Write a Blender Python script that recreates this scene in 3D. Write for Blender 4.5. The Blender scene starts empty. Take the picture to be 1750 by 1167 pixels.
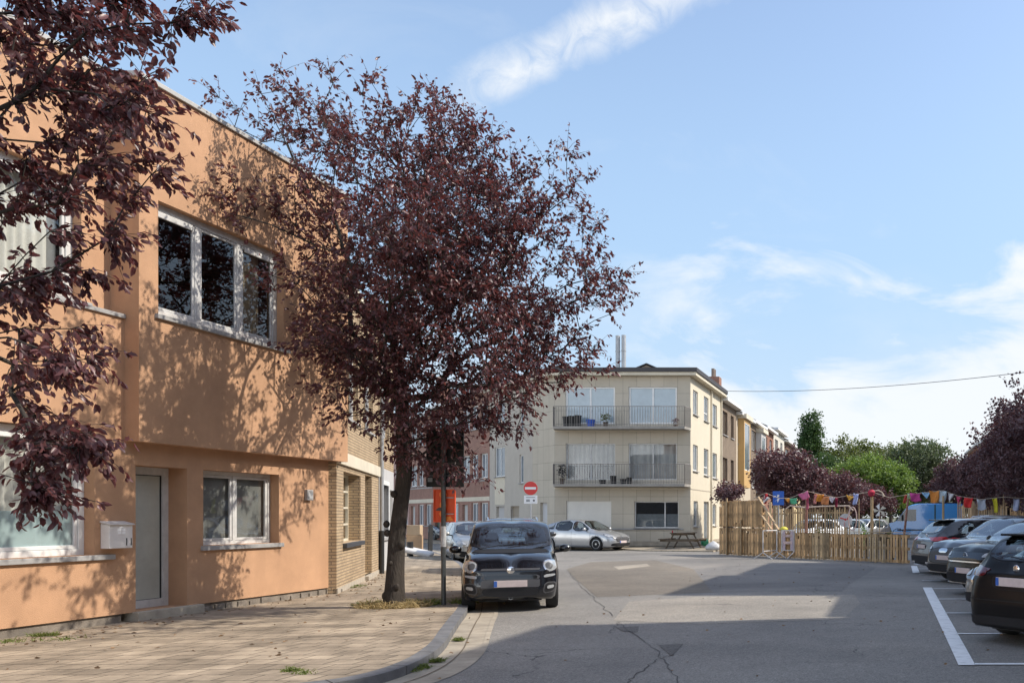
import bpy, math, random
import numpy as np
from mathutils import Vector, Matrix
from mathutils.bvhtree import BVHTree
random.seed(11); rng = np.random.default_rng(11)
R = math.radians
sc = bpy.context.scene
col = sc.collection

# ---------------------------------------------------------------- camera, sky, sun, exposure
EYE = 1.63; FL = 1500.0; VX = 1525.0; VY = 882.0     # eye height, focal length and vanishing point of the street in photo pixels
cd = bpy.data.cameras.new('camera'); cam = bpy.data.objects.new('camera', cd); col.objects.link(cam)
cam.location = (0, 0, EYE); cam.rotation_euler = (R(90), 0, 0)
cd.sensor_width = 36; cd.sensor_fit = 'HORIZONTAL'; cd.lens = FL / 1750 * 36
cd.shift_x = -(VX - 875) / 1750; cd.shift_y = (VY - 583.5) / 1750
cd.clip_start = 0.1; cd.clip_end = 3000
sc.camera = cam

SUN_AZ = 14.0      # degrees from +X towards +Y
SUN_EL = 42.0
w = bpy.data.worlds.new('World'); sc.world = w; w.use_nodes = True
nt = w.node_tree; nt.nodes.clear()
def N(t, **k):
    n = nt.nodes.new(t)
    for a, b in k.items(): setattr(n, a, b)
    return n
out = N('ShaderNodeOutputWorld'); bg = N('ShaderNodeBackground'); bg.inputs[1].default_value = 0.125
sky = N('ShaderNodeTexSky', sky_type='NISHITA', sun_disc=False, sun_elevation=R(SUN_EL), sun_rotation=R(90 - SUN_AZ))
sky.air_density = 1.0; sky.dust_density = 1.0; sky.ozone_density = 0.8
tc = N('ShaderNodeTexCoord')
def vmath(op, a, b=None):
    n = N('ShaderNodeVectorMath', operation=op)
    nt.links.new(a, n.inputs[0])
    if b is not None:
        if isinstance(b, tuple): n.inputs[1].default_value = b
        else: nt.links.new(b, n.inputs[1])
    return n
def fmath(op, a, b=None, clamp=False):
    n = N('ShaderNodeMath', operation=op, use_clamp=clamp)
    for i, q in enumerate((a, b)):
        if q is None: continue
        if isinstance(q, (int, float)): n.inputs[i].default_value = q
        else: nt.links.new(q, n.inputs[i])
    return n.outputs[0]
def ss(a, lo, hi):
    n = N('ShaderNodeMapRange', interpolation_type='SMOOTHSTEP'); nt.links.new(a, n.inputs[0])
    n.inputs[1].default_value = lo; n.inputs[2].default_value = hi
    return n.outputs[0]
D = vmath('NORMALIZE', tc.outputs['Generated']).outputs[0]
sx = N('ShaderNodeSeparateXYZ'); nt.links.new(D, sx.inputs[0])
zc = fmath('MAXIMUM', sx.outputs[2], 0.03)
# cloud sheet at a fixed height: project the direction on a plane above the street
pl = N('ShaderNodeCombineXYZ')
nt.links.new(fmath('DIVIDE', sx.outputs[0], zc), pl.inputs[0]); nt.links.new(fmath('DIVIDE', sx.outputs[1], zc), pl.inputs[1])
def noise(vec, scale, detail, rough=.55, dist=0, loc=(0,0,0), sca=(1,1,1), rot=(0,0,0)):
    m = N('ShaderNodeMapping'); nt.links.new(vec, m.inputs[0]); m.inputs[1].default_value = loc; m.inputs[2].default_value = rot; m.inputs[3].default_value = sca
    n = N('ShaderNodeTexNoise'); nt.links.new(m.outputs[0], n.inputs[0])
    n.inputs['Scale'].default_value = scale; n.inputs['Detail'].default_value = detail; n.inputs['Roughness'].default_value = rough; n.inputs['Distortion'].default_value = dist
    return n.outputs[0]
def pdir(x, y):
    v = Vector(((x - VX) / FL, 1, (VY - y) / FL)); return v.normalized()
# streaky cirrus band: great circle through two directions, ragged by noise
A, B = pdir(785, 165), pdir(1120, 10)
nrm = A.cross(B).normalized(); along = (B - A).normalized()
dist = vmath('DOT_PRODUCT', D, tuple(nrm)).outputs[1]
al = vmath('DOT_PRODUCT', vmath('SUBTRACT', D, tuple(A)).outputs[0], tuple(along)).outputs[1]
L = (B - A).length
n1 = noise(D, 9, 8, .6, .6)
n2 = noise(D, 30, 6, .65, .9)
wob = fmath('MULTIPLY', fmath('SUBTRACT', n1, .5), .045)
dd = fmath('ABSOLUTE', fmath('ADD', dist, wob))
band = fmath('SUBTRACT', 1.0, ss(dd, 0.0, 0.030), True)
band = fmath('MULTIPLY', band, fmath('MULTIPLY', ss(al, -.05, .06), fmath('SUBTRACT', 1.0, ss(al, L * .95, L * 1.7), True)))
band = fmath('MULTIPLY', band, ss(n2, .05, .80))
# low bank of thin cloud towards the end of the street
elev = sx.outputs[2]
bankn = noise(D, 4.5, 9, .58, .5, (1.3, .2, .6), (1, 1, 2.6))
C0 = pdir(1560, 640)
cd_ = vmath('DOT_PRODUCT', D, tuple(C0)).outputs[1]
bank = fmath('MULTIPLY', ss(cd_, .93, .98), ss(fmath('ADD', bankn, fmath('MULTIPLY', fmath('SUBTRACT', .22, elev), 1.5)), .38, .62))
low = fmath('MULTIPLY', fmath('SUBTRACT', 1.0, ss(elev, .02, .34), True), ss(noise(D, 3.0, 6, .55, .3, (4, 2, 1), (1, 1, 2)), .2, .7))
bank2 = fmath('MULTIPLY', low, .8)
wisp = fmath('MULTIPLY', ss(noise(D, 3.2, 10, .6, .8, (7, 1, 3), (1, 1, 2.2)), .5, .85), .22)
amount = fmath('MAXIMUM', fmath('MAXIMUM', fmath('MULTIPLY', band, .95), fmath('MULTIPLY', bank, .9)), fmath('MAXIMUM', bank2, wisp))
veil = fmath('ADD', .05, fmath('MULTIPLY', fmath('SUBTRACT', 1.0, ss(elev, .0, .30), True), .30))
amount = fmath('MINIMUM', fmath('MAXIMUM', amount, veil), .92)
mx = N('ShaderNodeMix', data_type='RGBA'); nt.links.new(amount, mx.inputs[0])
hz = N('ShaderNodeMix', data_type='RGBA'); nt.links.new(fmath('MULTIPLY', fmath('SUBTRACT', 1.0, ss(elev, .12, .62), True), .85), hz.inputs[0]); nt.links.new(sky.outputs[0], hz.inputs[6]); hz.inputs[7].default_value = (1.75, 2.65, 3.7, 1)   # pale haze low in the sky
nt.links.new(hz.outputs[2], mx.inputs[6])
# thin cloud ahead; unseen bright cloud added behind and overhead to fill the shade
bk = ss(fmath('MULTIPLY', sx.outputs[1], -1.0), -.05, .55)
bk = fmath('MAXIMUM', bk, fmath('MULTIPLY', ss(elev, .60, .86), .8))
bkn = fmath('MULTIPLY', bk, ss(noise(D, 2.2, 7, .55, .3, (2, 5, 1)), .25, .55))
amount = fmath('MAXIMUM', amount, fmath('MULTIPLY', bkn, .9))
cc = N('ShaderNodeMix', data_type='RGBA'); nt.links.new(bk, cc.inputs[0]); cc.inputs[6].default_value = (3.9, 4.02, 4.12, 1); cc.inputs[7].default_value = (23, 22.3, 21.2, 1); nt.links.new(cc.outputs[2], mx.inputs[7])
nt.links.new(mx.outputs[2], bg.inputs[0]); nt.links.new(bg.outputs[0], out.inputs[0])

sl = bpy.data.lights.new('sun', 'SUN'); sun = bpy.data.objects.new('sun', sl); col.objects.link(sun)
sl.energy = 2.55; sl.angle = R(.53); sl.color = (1.0, .93, .82)
sd = Vector((math.cos(R(SUN_AZ)) * math.cos(R(SUN_EL)), math.sin(R(SUN_AZ)) * math.cos(R(SUN_EL)), math.sin(R(SUN_EL))))
sun.rotation_euler = sd.to_track_quat('Z', 'Y').to_euler()
sc.view_settings.view_transform = 'Standard'; sc.view_settings.look = 'None'; sc.view_settings.gamma = 1
sc.view_settings.exposure = 1.0
sc.cycles.max_bounces = 7; sc.cycles.transparent_max_bounces = 12

# ---------------------------------------------------------------- materials
def mat(name, c, rough=.8, var=.12, scale=3., bump=0., bscale=60., metal=0., spec=.5, coat=0., blotch=0., bl_scale=.6, bl_col=None, blz=.45):
    m = bpy.data.materials.new(name); m.use_nodes = True; t = m.node_tree; b = t.nodes['Principled BSDF']
    b.inputs['Roughness'].default_value = rough; b.inputs['Metallic'].default_value = metal
    b.inputs['Specular IOR Level'].default_value = spec
    if coat: b.inputs['Coat Weight'].default_value = coat; b.inputs['Coat Roughness'].default_value = .04
    tcn = t.nodes.new('ShaderNodeTexCoord')
    if var:
        n = t.nodes.new('ShaderNodeTexNoise'); n.inputs['Scale'].default_value = scale; n.inputs['Detail'].default_value = 8; n.inputs['Roughness'].default_value = .65
        t.links.new(tcn.outputs['Object'], n.inputs[0])
        mp = t.nodes.new('ShaderNodeMapRange'); t.links.new(n.outputs[0], mp.inputs[0]); mp.inputs[1].default_value = .3; mp.inputs[2].default_value = .7
        x = t.nodes.new('ShaderNodeMix'); x.data_type = 'RGBA'; t.links.new(mp.outputs[0], x.inputs[0])
        x.inputs[6].default_value = (*[q * (1 - var) for q in c], 1); x.inputs[7].default_value = (*[min(1, q * (1 + var)) for q in c], 1)
        last = x.outputs[2]
        if blotch:
            n2 = t.nodes.new('ShaderNodeTexNoise'); n2.inputs['Scale'].default_value = bl_scale; n2.inputs['Detail'].default_value = 10; n2.inputs['Roughness'].default_value = .6
            mpp = t.nodes.new('ShaderNodeMapping'); mpp.inputs[3].default_value = (1, 1, blz); t.links.new(tcn.outputs['Object'], mpp.inputs[0]); t.links.new(mpp.outputs[0], n2.inputs[0])
            r2 = t.nodes.new('ShaderNodeMapRange'); t.links.new(n2.outputs[0], r2.inputs[0]); r2.inputs[1].default_value = .5; r2.inputs[2].default_value = .72; r2.inputs[4].default_value = blotch
            y = t.nodes.new('ShaderNodeMix'); y.data_type = 'RGBA'; t.links.new(r2.outputs[0], y.inputs[0]); t.links.new(last, y.inputs[6])
            y.inputs[7].default_value = (*(bl_col or [q * .5 for q in c]), 1); last = y.outputs[2]
        t.links.new(last, b.inputs['Base Color'])
    else: b.inputs['Base Color'].default_value = (*c, 1)
    if bump:
        n = t.nodes.new('ShaderNodeTexNoise'); n.inputs['Scale'].default_value = bscale; n.inputs['Detail'].default_value = 6
        t.links.new(tcn.outputs['Object'], n.inputs[0])
        bp = t.nodes.new('ShaderNodeBump'); bp.inputs['Strength'].default_value = bump; bp.inputs['Distance'].default_value = .01
        t.links.new(n.outputs[0], bp.inputs['Height']); t.links.new(bp.outputs[0], b.inputs['Normal'])
    return m

def brick(name, c1, c2, mortar, bw=.22, bh=.065, ms=.008, axes='xz', offset=.5, rough=.85, bump=.5, var=.25, vscale=1.2, squash=1, grime=0.25):
    """coursed masonry, slabs or cladding in the object's own coordinates"""
    m = bpy.data.materials.new(name); m.use_nodes = True; t = m.node_tree; b = t.nodes['Principled BSDF']; b.inputs['Roughness'].default_value = rough
    b.inputs['Specular IOR Level'].default_value = .3
    tcn = t.nodes.new('ShaderNodeTexCoord'); s = t.nodes.new('ShaderNodeSeparateXYZ'); cb = t.nodes.new('ShaderNodeCombineXYZ')
    t.links.new(tcn.outputs['Object'], s.inputs[0])
    if axes == 'xz':   # faces turned sideways use y instead of x
        ad = t.nodes.new('ShaderNodeMath'); ad.operation = 'ADD'; t.links.new(s.outputs[0], ad.inputs[0]); t.links.new(s.outputs[1], ad.inputs[1])
        t.links.new(ad.outputs[0], cb.inputs[0]); t.links.new(s.outputs[2], cb.inputs[1])
    else:
        t.links.new(s.outputs[0], cb.inputs[0]); t.links.new(s.outputs[1], cb.inputs[1])
    k = t.nodes.new('ShaderNodeTexBrick'); t.links.new(cb.outputs[0], k.inputs[0]); k.offset = offset; k.squash = squash
    k.inputs['Scale'].default_value = 1; k.inputs['Brick Width'].default_value = bw; k.inputs['Row Height'].default_value = bh
    k.inputs['Mortar Size'].default_value = ms; k.inputs['Mortar Smooth'].default_value = .3; k.inputs['Bias'].default_value = 0
    k.inputs['Color1'].default_value = (*c1, 1); k.inputs['Color2'].default_value = (*c2, 1); k.inputs['Mortar'].default_value = (*mortar, 1)
    n = t.nodes.new('ShaderNodeTexNoise'); n.inputs['Scale'].default_value = vscale; n.inputs['Detail'].default_value = 10; n.inputs['Roughness'].default_value = .7; t.links.new(tcn.outputs['Object'], n.inputs[0])
    mp = t.nodes.new('ShaderNodeMapRange'); t.links.new(n.outputs[0], mp.inputs[0]); mp.inputs[1].default_value = .3; mp.inputs[2].default_value = .75; mp.inputs[3].default_value = 1 + var * .4; mp.inputs[4].default_value = 1 - var
    x = t.nodes.new('ShaderNodeMix'); x.data_type = 'RGBA'; x.blend_type = 'MULTIPLY'; x.inputs[0].default_value = 1
    t.links.new(k.outputs[0], x.inputs[6]); t.links.new(mp.outputs[0], x.inputs[7]); t.links.new(x.outputs[2], b.inputs['Base Color'])
    bp = t.nodes.new('ShaderNodeBump'); bp.inputs['Strength'].default_value = bump; bp.inputs['Distance'].default_value = .008; bp.invert = True
    n3 = t.nodes.new('ShaderNodeTexNoise'); n3.inputs['Scale'].default_value = 40; t.links.new(tcn.outputs['Object'], n3.inputs[0])
    ad2 = t.nodes.new('ShaderNodeMath'); ad2.operation = 'MULTIPLY_ADD'; t.links.new(n3.outputs[0], ad2.inputs[0]); ad2.inputs[1].default_value = .35; t.links.new(k.outputs[1], ad2.inputs[2])
    t.links.new(ad2.outputs[0], bp.inputs['Height']); t.links.new(bp.outputs[0], b.inputs['Normal'])
    return m

def glass(name, tint=(.6, .64, .66), tr=.75, rough=.02, ior=1.5, wave=.04):
    """thin pane: part sees through, part mirrors"""
    m = bpy.data.materials.new(name); m.use_nodes = True; t = m.node_tree; t.nodes.remove(t.nodes['Principled BSDF']); o = t.nodes['Material Output']
    a = t.nodes.new('ShaderNodeBsdfTransparent'); a.inputs[0].default_value = (*[q * tr for q in tint], 1)
    g = t.nodes.new('ShaderNodeBsdfGlossy'); g.inputs[0].default_value = (.95, .97, 1, 1); g.inputs['Roughness'].default_value = rough
    f = t.nodes.new('ShaderNodeLayerWeight'); f.inputs[0].default_value = .5; pw = t.nodes.new('ShaderNodeMath'); pw.operation = 'POWER'; t.links.new(f.outputs['Facing'], pw.inputs[0]); pw.inputs[1].default_value = 3.2
    mm = t.nodes.new('ShaderNodeMath'); mm.operation = 'MULTIPLY_ADD'; t.links.new(pw.outputs[0], mm.inputs[0]); mm.inputs[1].default_value = .9; mm.inputs[2].default_value = 1.7 * ((ior - 1) / (ior + 1)) ** 2; mm.use_clamp = True
    x = t.nodes.new('ShaderNodeMixShader'); t.links.new(mm.outputs[0], x.inputs[0]); t.links.new(a.outputs[0], x.inputs[1]); t.links.new(g.outputs[0], x.inputs[2]); t.links.new(x.outputs[0], o.inputs[0])
    n = t.nodes.new('ShaderNodeTexNoise'); n.inputs['Scale'].default_value = 1.3; tcn = t.nodes.new('ShaderNodeTexCoord'); t.links.new(tcn.outputs['Object'], n.inputs[0])
    bp = t.nodes.new('ShaderNodeBump'); bp.inputs['Strength'].default_value = wave; bp.inputs['Distance'].default_value = .05; t.links.new(n.outputs[0], bp.inputs['Height']); t.links.new(bp.outputs[0], g.inputs['Normal'])
    return m

# ---------------------------------------------------------------- mesh building
class MB:
    def __init__(s): s.v = []; s.f = []; s.m = []
    def add(s, vs, fs, m=0):
        o = len(s.v); s.v += [tuple(q) for q in vs]; s.f += [tuple(i + o for i in f) for f in fs]; s.m += [m] * len(fs); return s
    def box(s, x0, x1, y0, y1, z0, z1, m=0, M=None):
        vs = [Vector((x, y, z)) for x in (x0, x1) for y in (y0, y1) for z in (z0, z1)]
        if M: vs = [M @ q for q in vs]
        return s.add(vs, [(0, 1, 3, 2), (4, 6, 7, 5), (0, 4, 5, 1), (2, 3, 7, 6), (0, 2, 6, 4), (1, 5, 7, 3)], m)
    def quad(s, a, b, c, d, m=0): return s.add([a, b, c, d], [(0, 1, 2, 3)], m)
    def rect(s, x0, x1, z0, z1, y, m=0): return s.quad((x0, y, z0), (x1, y, z0), (x1, y, z1), (x0, y, z1), m)
    def beam(s, a, b, w, h, m=0, up=(0, 0, 1)):
        a = Vector(a); b = Vector(b); d = (b - a).normalized(); u = Vector(up)
        if abs(d.dot(u)) > .98: u = Vector((0, 1, 0))
        sd_ = d.cross(u).normalized(); u = sd_.cross(d)
        vs = [p + sd_ * i * w / 2 + u * j * h / 2 for p in (a, b) for i, j in ((-1, -1), (1, -1), (1, 1), (-1, 1))]
        return s.add(vs, [(3, 2, 1, 0), (4, 5, 6, 7), (0, 1, 5, 4), (1, 2, 6, 5), (2, 3, 7, 6), (3, 0, 4, 7)], m)
    def tube(s, pts, r, n=8, m=0, cap=True):
        pts = [Vector(p) for p in pts]; rs = r if isinstance(r, (list, tuple)) else [r] * len(pts); vs = []; fs = []
        ref = None
        for i, p in enumerate(pts):
            d = (pts[min(i + 1, len(pts) - 1)] - pts[max(i - 1, 0)]).normalized()
            if ref is None: ref = Vector((0, 0, 1)) if abs(d.z) < .9 else Vector((1, 0, 0))
            a = d.cross(ref).normalized(); b = a.cross(d).normalized(); ref = b if abs(d.dot(b)) < .9 else ref
            for k in range(n): an = 2 * math.pi * k / n; vs.append(p + (a * math.cos(an) + b * math.sin(an)) * rs[i])
        for i in range(len(pts) - 1):
            for k in range(n): fs.append((i * n + k, i * n + (k + 1) % n, (i + 1) * n + (k + 1) % n, (i + 1) * n + k))
        if cap: fs.append(tuple(range(n))[::-1]); fs.append(tuple(range((len(pts) - 1) * n, len(pts) * n)))
        return s.add(vs, fs, m)
    def lathe(s, prof, c=(0, 0, 0), n=16, axis='z', m=0, cap=True):
        vs = []; fs = []
        for i, (r_, h) in enumerate(prof):
            for k in range(n):
                a = 2 * math.pi * k / n; x, y = r_ * math.cos(a), r_ * math.sin(a)
                p = (x, y, h) if axis == 'z' else ((x, h, y) if axis == 'y' else (h, x, y)); vs.append((p[0] + c[0], p[1] + c[1], p[2] + c[2]))
        for i in range(len(prof) - 1):
            for k in range(n): fs.append((i * n + k, i * n + (k + 1) % n, (i + 1) * n + (k + 1) % n, (i + 1) * n + k))
        if cap: fs.append(tuple(range(n))[::-1]); fs.append(tuple(range((len(prof) - 1) * n, len(prof) * n)))
        return s.add(vs, fs, m)
    def prism(s, poly, y0, y1, m=0, plane='xz'):
        n = len(poly)
        def P(a, b, c): return (a, c, b) if plane == 'xz' else ((a, b, c) if plane == 'xy' else (c, a, b))
        vs = [P(a, b, y0) for a, b in poly] + [P(a, b, y1) for a, b in poly]
        return s.add(vs, [tuple(range(n)), tuple(range(2 * n - 1, n - 1, -1))] + [(i, i + n, (i + 1) % n + n, (i + 1) % n) for i in range(n)], m)
    def build(s, name, mats, parent=None, smooth=False, bevel=0, seg=2, recalc=False, solid=0):
        me = bpy.data.meshes.new(name); me.from_pydata(s.v, [], s.f)
        for q in (mats if isinstance(mats, (list, tuple)) else [mats]): me.materials.append(q)
        if any(s.m): me.polygons.foreach_set('material_index', s.m)
        if recalc:
            import bmesh
            bm = bmesh.new(); bm.from_mesh(me); bmesh.ops.recalc_face_normals(bm, faces=bm.faces); bm.to_mesh(me); bm.free()
        if smooth:
            me.polygons.foreach_set('use_smooth', [True] * len(me.polygons))
            if smooth != 'all': me.set_sharp_from_angle(angle=R(40))
        o = bpy.data.objects.new(name, me); col.objects.link(o)
        if parent: o.parent = parent
        if bevel:
            b = o.modifiers.new('bevel', 'BEVEL'); b.width = bevel; b.segments = seg; b.limit_method = 'ANGLE'; b.angle_limit = R(40)
        if solid:
            b = o.modifiers.new('solid', 'SOLIDIFY'); b.thickness = solid; b.offset = 0
        return o

def tag(o, label, cat, group=None, kind=None):
    if label: o['label'] = label
    if cat: o['category'] = cat
    if group: o['group'] = group
    if kind: o['kind'] = kind
    return o
def structure(o): o['kind'] = 'structure'; return o
def empty(name, loc=(0, 0, 0), rz=0, label=None, cat=None, group=None):
    o = bpy.data.objects.new(name, None); col.objects.link(o); o.location = loc; o.rotation_euler = (0, 0, rz); o.empty_display_size = .2
    return tag(o, label, cat, group)
def copy_tree(o, parent=None):
    c = o.copy(); col.objects.link(c); c.parent = parent
    for ch in list(o.children): copy_tree(ch, c)
    return c
def text_mesh(name, s, size, m, parent, loc, rot, extrude=.001, align='CENTER'):
    cu = bpy.data.curves.new(name, 'FONT'); cu.body = s; cu.size = size; cu.extrude = extrude; cu.align_x = align; cu.align_y = 'CENTER'
    t = bpy.data.objects.new(name, cu); col.objects.link(t); bpy.context.view_layer.update()
    me = bpy.data.meshes.new_from_object(t.evaluated_get(bpy.context.evaluated_depsgraph_get())); bpy.data.objects.remove(t)
    o = bpy.data.objects.new(name, me); col.objects.link(o); me.materials.clear(); me.materials.append(m)
    o.location = loc; o.rotation_euler = rot; o.parent = parent; return o
def G(x, y, z=0.0):
    """photo pixel on a level z metres above the road -> world X, Y"""
    d = FL * (EYE - z) / (y - VY); return ((x - VX) * d / FL, d)
def at(x, y, d):
    """photo pixel at distance d -> world point"""
    return ((x - VX) * d / FL, d, EYE + (VY - y) * d / FL)
# ---------------------------------------------------------------- ground, road, pavements
ASPH_OUT = []
def asphalt():
    m = bpy.data.materials.new('asphalt'); m.use_nodes = True; t = m.node_tree; b = t.nodes['Principled BSDF']
    b.inputs['Roughness'].default_value = .85; b.inputs['Specular IOR Level'].default_value = .35
    tcn = t.nodes.new('ShaderNodeTexCoord'); P = tcn.outputs['Object']
    def no(sc_, det=6, ro=.6, dist=0, sca=(1, 1, 1)):
        mp = t.nodes.new('ShaderNodeMapping'); mp.inputs[3].default_value = sca; t.links.new(P, mp.inputs[0])
        n = t.nodes.new('ShaderNodeTexNoise'); t.links.new(mp.outputs[0], n.inputs[0]); n.inputs['Scale'].default_value = sc_; n.inputs['Detail'].default_value = det; n.inputs['Roughness'].default_value = ro; n.inputs['Distortion'].default_value = dist
        return n.outputs[0]
    def mr(a, lo, hi, o0=0, o1=1):
        n = t.nodes.new('ShaderNodeMapRange'); t.links.new(a, n.inputs[0]); n.inputs[1].default_value = lo; n.inputs[2].default_value = hi; n.inputs[3].default_value = o0; n.inputs[4].default_value = o1; return n.outputs[0]
    def mix(f, a, b_, bt='MIX'):
        n = t.nodes.new('ShaderNodeMix'); n.data_type = 'RGBA'; n.blend_type = bt
        if isinstance(f, float): n.inputs[0].default_value = f
        else: t.links.new(f, n.inputs[0])
        for i, q in ((6, a), (7, b_)):
            if isinstance(q, tuple): n.inputs[i].default_value = (*q, 1)
            else: t.links.new(q, n.inputs[i])
        return n.outputs[2]
    c = mix(mr(no(.22, 7, .55, .4), .38, .62), (.195, .182, .165), (.275, .256, .228))
    c = mix(mr(no(.11, 6, .6, .8), .56, .66, 0, .55), c, (.33, .295, .25))           # sandy, worn patches
    c = mix(mr(no(1.6, 10, .75), .35, .7, 0, .5), c, mix(1.0, c, (.72, .72, .74), 'MULTIPLY'))
    c = mix(mr(no(3.2, 4, .5, 0, (.25, 1, 1)), .62, .75, 0, .25), c, (.12, .113, .106))
    sp = mr(no(140, 3, .8), .3, .7, .50, 1.5); c = mix(1.0, c, sp, 'MULTIPLY'); c = mix(1.0, c, mr(no(38, 5, .85), .36, .64, .70, 1.28), 'MULTIPLY')
    for vs_, lo_, hi_ in ((75, .72, 1.26), (28, .86, 1.14)):
        vo = t.nodes.new('ShaderNodeTexVoronoi'); vo.inputs['Scale'].default_value = vs_; t.links.new(P, vo.inputs[0]); c = mix(1.0, c, mr(vo.outputs[1], 0, 1, lo_, hi_), 'MULTIPLY')
    v = t.nodes.new('ShaderNodeTexVoronoi'); v.feature = 'DISTANCE_TO_EDGE'; v.inputs['Scale'].default_value = .22
    wv = t.nodes.new('ShaderNodeVectorMath'); wv.operation = 'ADD'; n_ = t.nodes.new('ShaderNodeTexNoise'); n_.inputs['Scale'].default_value = 1.4; n_.inputs['Detail'].default_value = 8
    t.links.new(P, n_.inputs[0]); ml = t.nodes.new('ShaderNodeVectorMath'); ml.operation = 'SCALE'; t.links.new(n_.outputs[1], ml.inputs[0]); ml.inputs[3].default_value = .9
    t.links.new(P, wv.inputs[0]); t.links.new(ml.outputs[0], wv.inputs[1]); t.links.new(wv.outputs[0], v.inputs[0])
    cr = mr(v.outputs[0], .0, .0035, 1, 0)
    ms = mr(no(.35, 3, .5), .52, .6)
    mm = t.nodes.new('ShaderNodeMath'); mm.operation = 'MULTIPLY'; t.links.new(cr, mm.inputs[0]); t.links.new(ms, mm.inputs[1])
    c = mix(mm.outputs[0], c, (.045, .042, .04))
    ASPH_OUT.append((t, c)); t.links.new(c, b.inputs['Base Color'])
    bp = t.nodes.new('ShaderNodeBump'); bp.inputs['Strength'].default_value = .7; bp.inputs['Distance'].default_value = .006
    t.links.new(no(110, 4, .8), bp.inputs['Height']); t.links.new(bp.outputs[0], b.inputs['Normal'])
    return m
MAS = asphalt()
M_soil = mat('soil', (.10, .10, .055), .95, .4, .5)
M_pave = brick('pavers', (.42, .34, .25), (.30, .242, .178), (.12, .10, .075), .3, .3, .009, 'xy', .5, .9, 1., .72, 1.3)
M_conc = mat('concrete', (.36, .31, .24), .9, .25, 3, .5, 60, blotch=.5, bl_scale=1.4)
M_blue = mat('bluestone', (.135, .135, .14), .7, .25, 5, .4, 50, blotch=.4, bl_scale=3, bl_col=(.25, .24, .22))
M_mark = mat('road_paint', (.74, .74, .73), .6, .06, 3, .3, 120, blotch=.55, bl_scale=7, bl_col=(.30, .29, .28))
structure(MB().quad((-900, -400, -.05), (900, -400, -.05), (900, 1500, -.05), (-900, 1500, -.05)).build('ground', M_soil))
structure(MB().quad((-75, -18, 0), (8.9, -18, 0), (8.9, 170, 0), (-75, 170, 0)).build('road', MAS))

KERB = [(-14, 2.0), (-9.0, 5.2), (-6.6, 6.9), (-5.35, 7.85), (-4.98, 8.4), (-5.02, 9.3), (-5.38, 10.5), (-5.92, 11.8), (-6.5, 13.2), (-7.25, 15.0), (-9.2, 19.2), (-11.5, 23.9), (-15.3, 30.8), (-22.5, 42), (-33, 57)]
def catmull(p, k=6):
    o = []
    for i in range(len(p) - 1):
        a, b, c, d = (Vector(p[max(i - 1, 0)]), Vector(p[i]), Vector(p[i + 1]), Vector(p[min(i + 2, len(p) - 1)]))
        for j in range(k):
            t = j / k; o.append(.5 * ((2 * b) + (-a + c) * t + (2 * a - 5 * b + 4 * c - d) * t * t + (-a + 3 * b - 3 * c + d) * t ** 3))
    o.append(Vector(p[-1])); return o
def offs(p, d):
    o = []
    for i in range(len(p)):
        t = (p[min(i + 1, len(p) - 1)] - p[max(i - 1, 0)]).normalized(); o.append(p[i] + Vector((t.y, -t.x)) * d)
    return o
KC = catmull(KERB)
inner = offs(KC, -.15); gut = offs(KC, .42)
def ribbon(a, b, za, zb, name, m, sides=None):
    mb = MB()
    vs = [(q.x, q.y, za) for q in a] + [(q.x, q.y, zb) for q in b]; n = len(a)
    mb.add(vs, [(i + n, i + 1 + n, i + 1, i) for i in range(n - 1)])
    if sides is not None: mb.add([(q.x, q.y, zb) for q in b] + [(q.x, q.y, sides) for q in b], [(i + n, i + 1 + n, i + 1, i) for i in range(n - 1)])
    return structure(mb.build(name, m, recalc=False))
structure(ribbon(inner, KC, .115, .105, 'kerb', M_blue, -.02))
ribbon([q for q in offs(KC, .002)], gut, .012, .006, 'gutter', M_conc)
# kerb joints
mb = MB(); acc = 0
for i in range(1, len(KC) - 1):
    acc += (KC[i] - KC[i - 1]).length
    if acc > .9 and KC[i].y < 24:
        acc = 0; t = (KC[i + 1] - KC[i]).normalized(); n_ = Vector((t.y, -t.x)); a = KC[i] - n_ * .152; b = KC[i] + n_ * .004
        mb.quad((a.x, a.y, .1175), (b.x, b.y, .1075), (b.x + t.x * .012, b.y + t.y * .012, .1075), (a.x + t.x * .012, a.y + t.y * .012, .1175))
        mb.quad((b.x, b.y, .1075), (b.x, b.y, .0), (b.x + t.x * .012, b.y + t.y * .012, .0), (b.x + t.x * .012, b.y + t.y * .012, .1075))
structure(mb.build('kerb_joints', mat('joint', (.05, .045, .04), .9)))
# pavement sheet behind the kerb: fan strips towards a line inside the houses
mb = MB(); n = len(inner)
far = []
for q in inner:
    far.append(Vector((-15.5, q.y)) if q.y < 20 else Vector((q.x - 9.5, q.y - 1)))
mb.add([(q.x, q.y, .115) for q in inner] + [(q.x, q.y, .115) for q in far], [(i, i + 1, i + 1 + n, i + n) for i in range(n - 1)])
structure(mb.build('sidewalk', M_pave))
# gutter joints: dirt lines between gutter blocks and a dirty run line
M_dirt = mat('gutter_dirt', (.16, .125, .085), .95, .3, 8)
a_ = offs(KC, .20); b_ = offs(KC, .215); ribbon(a_, b_, .0155, .0155, 'gutter_seam', M_dirt)
a_ = offs(KC, .405); b_ = offs(KC, .47); ribbon(a_, b_, .0105, .0065, 'gutter_edge', M_conc)

def sheet(name, poly, z, m, top=True, h=0):
    mb = MB(); n = len(poly); mb.add([(x, y, z) for x, y in poly], [tuple(range(n))])
    if h: mb.add([(x, y, z) for x, y in poly] + [(x, y, z - h) for x, y in poly], [(i, (i + 1) % n, (i + 1) % n + n, i + n) for i in range(n)])
    return structure(mb.build(name, m, recalc=bool(h)))
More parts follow.
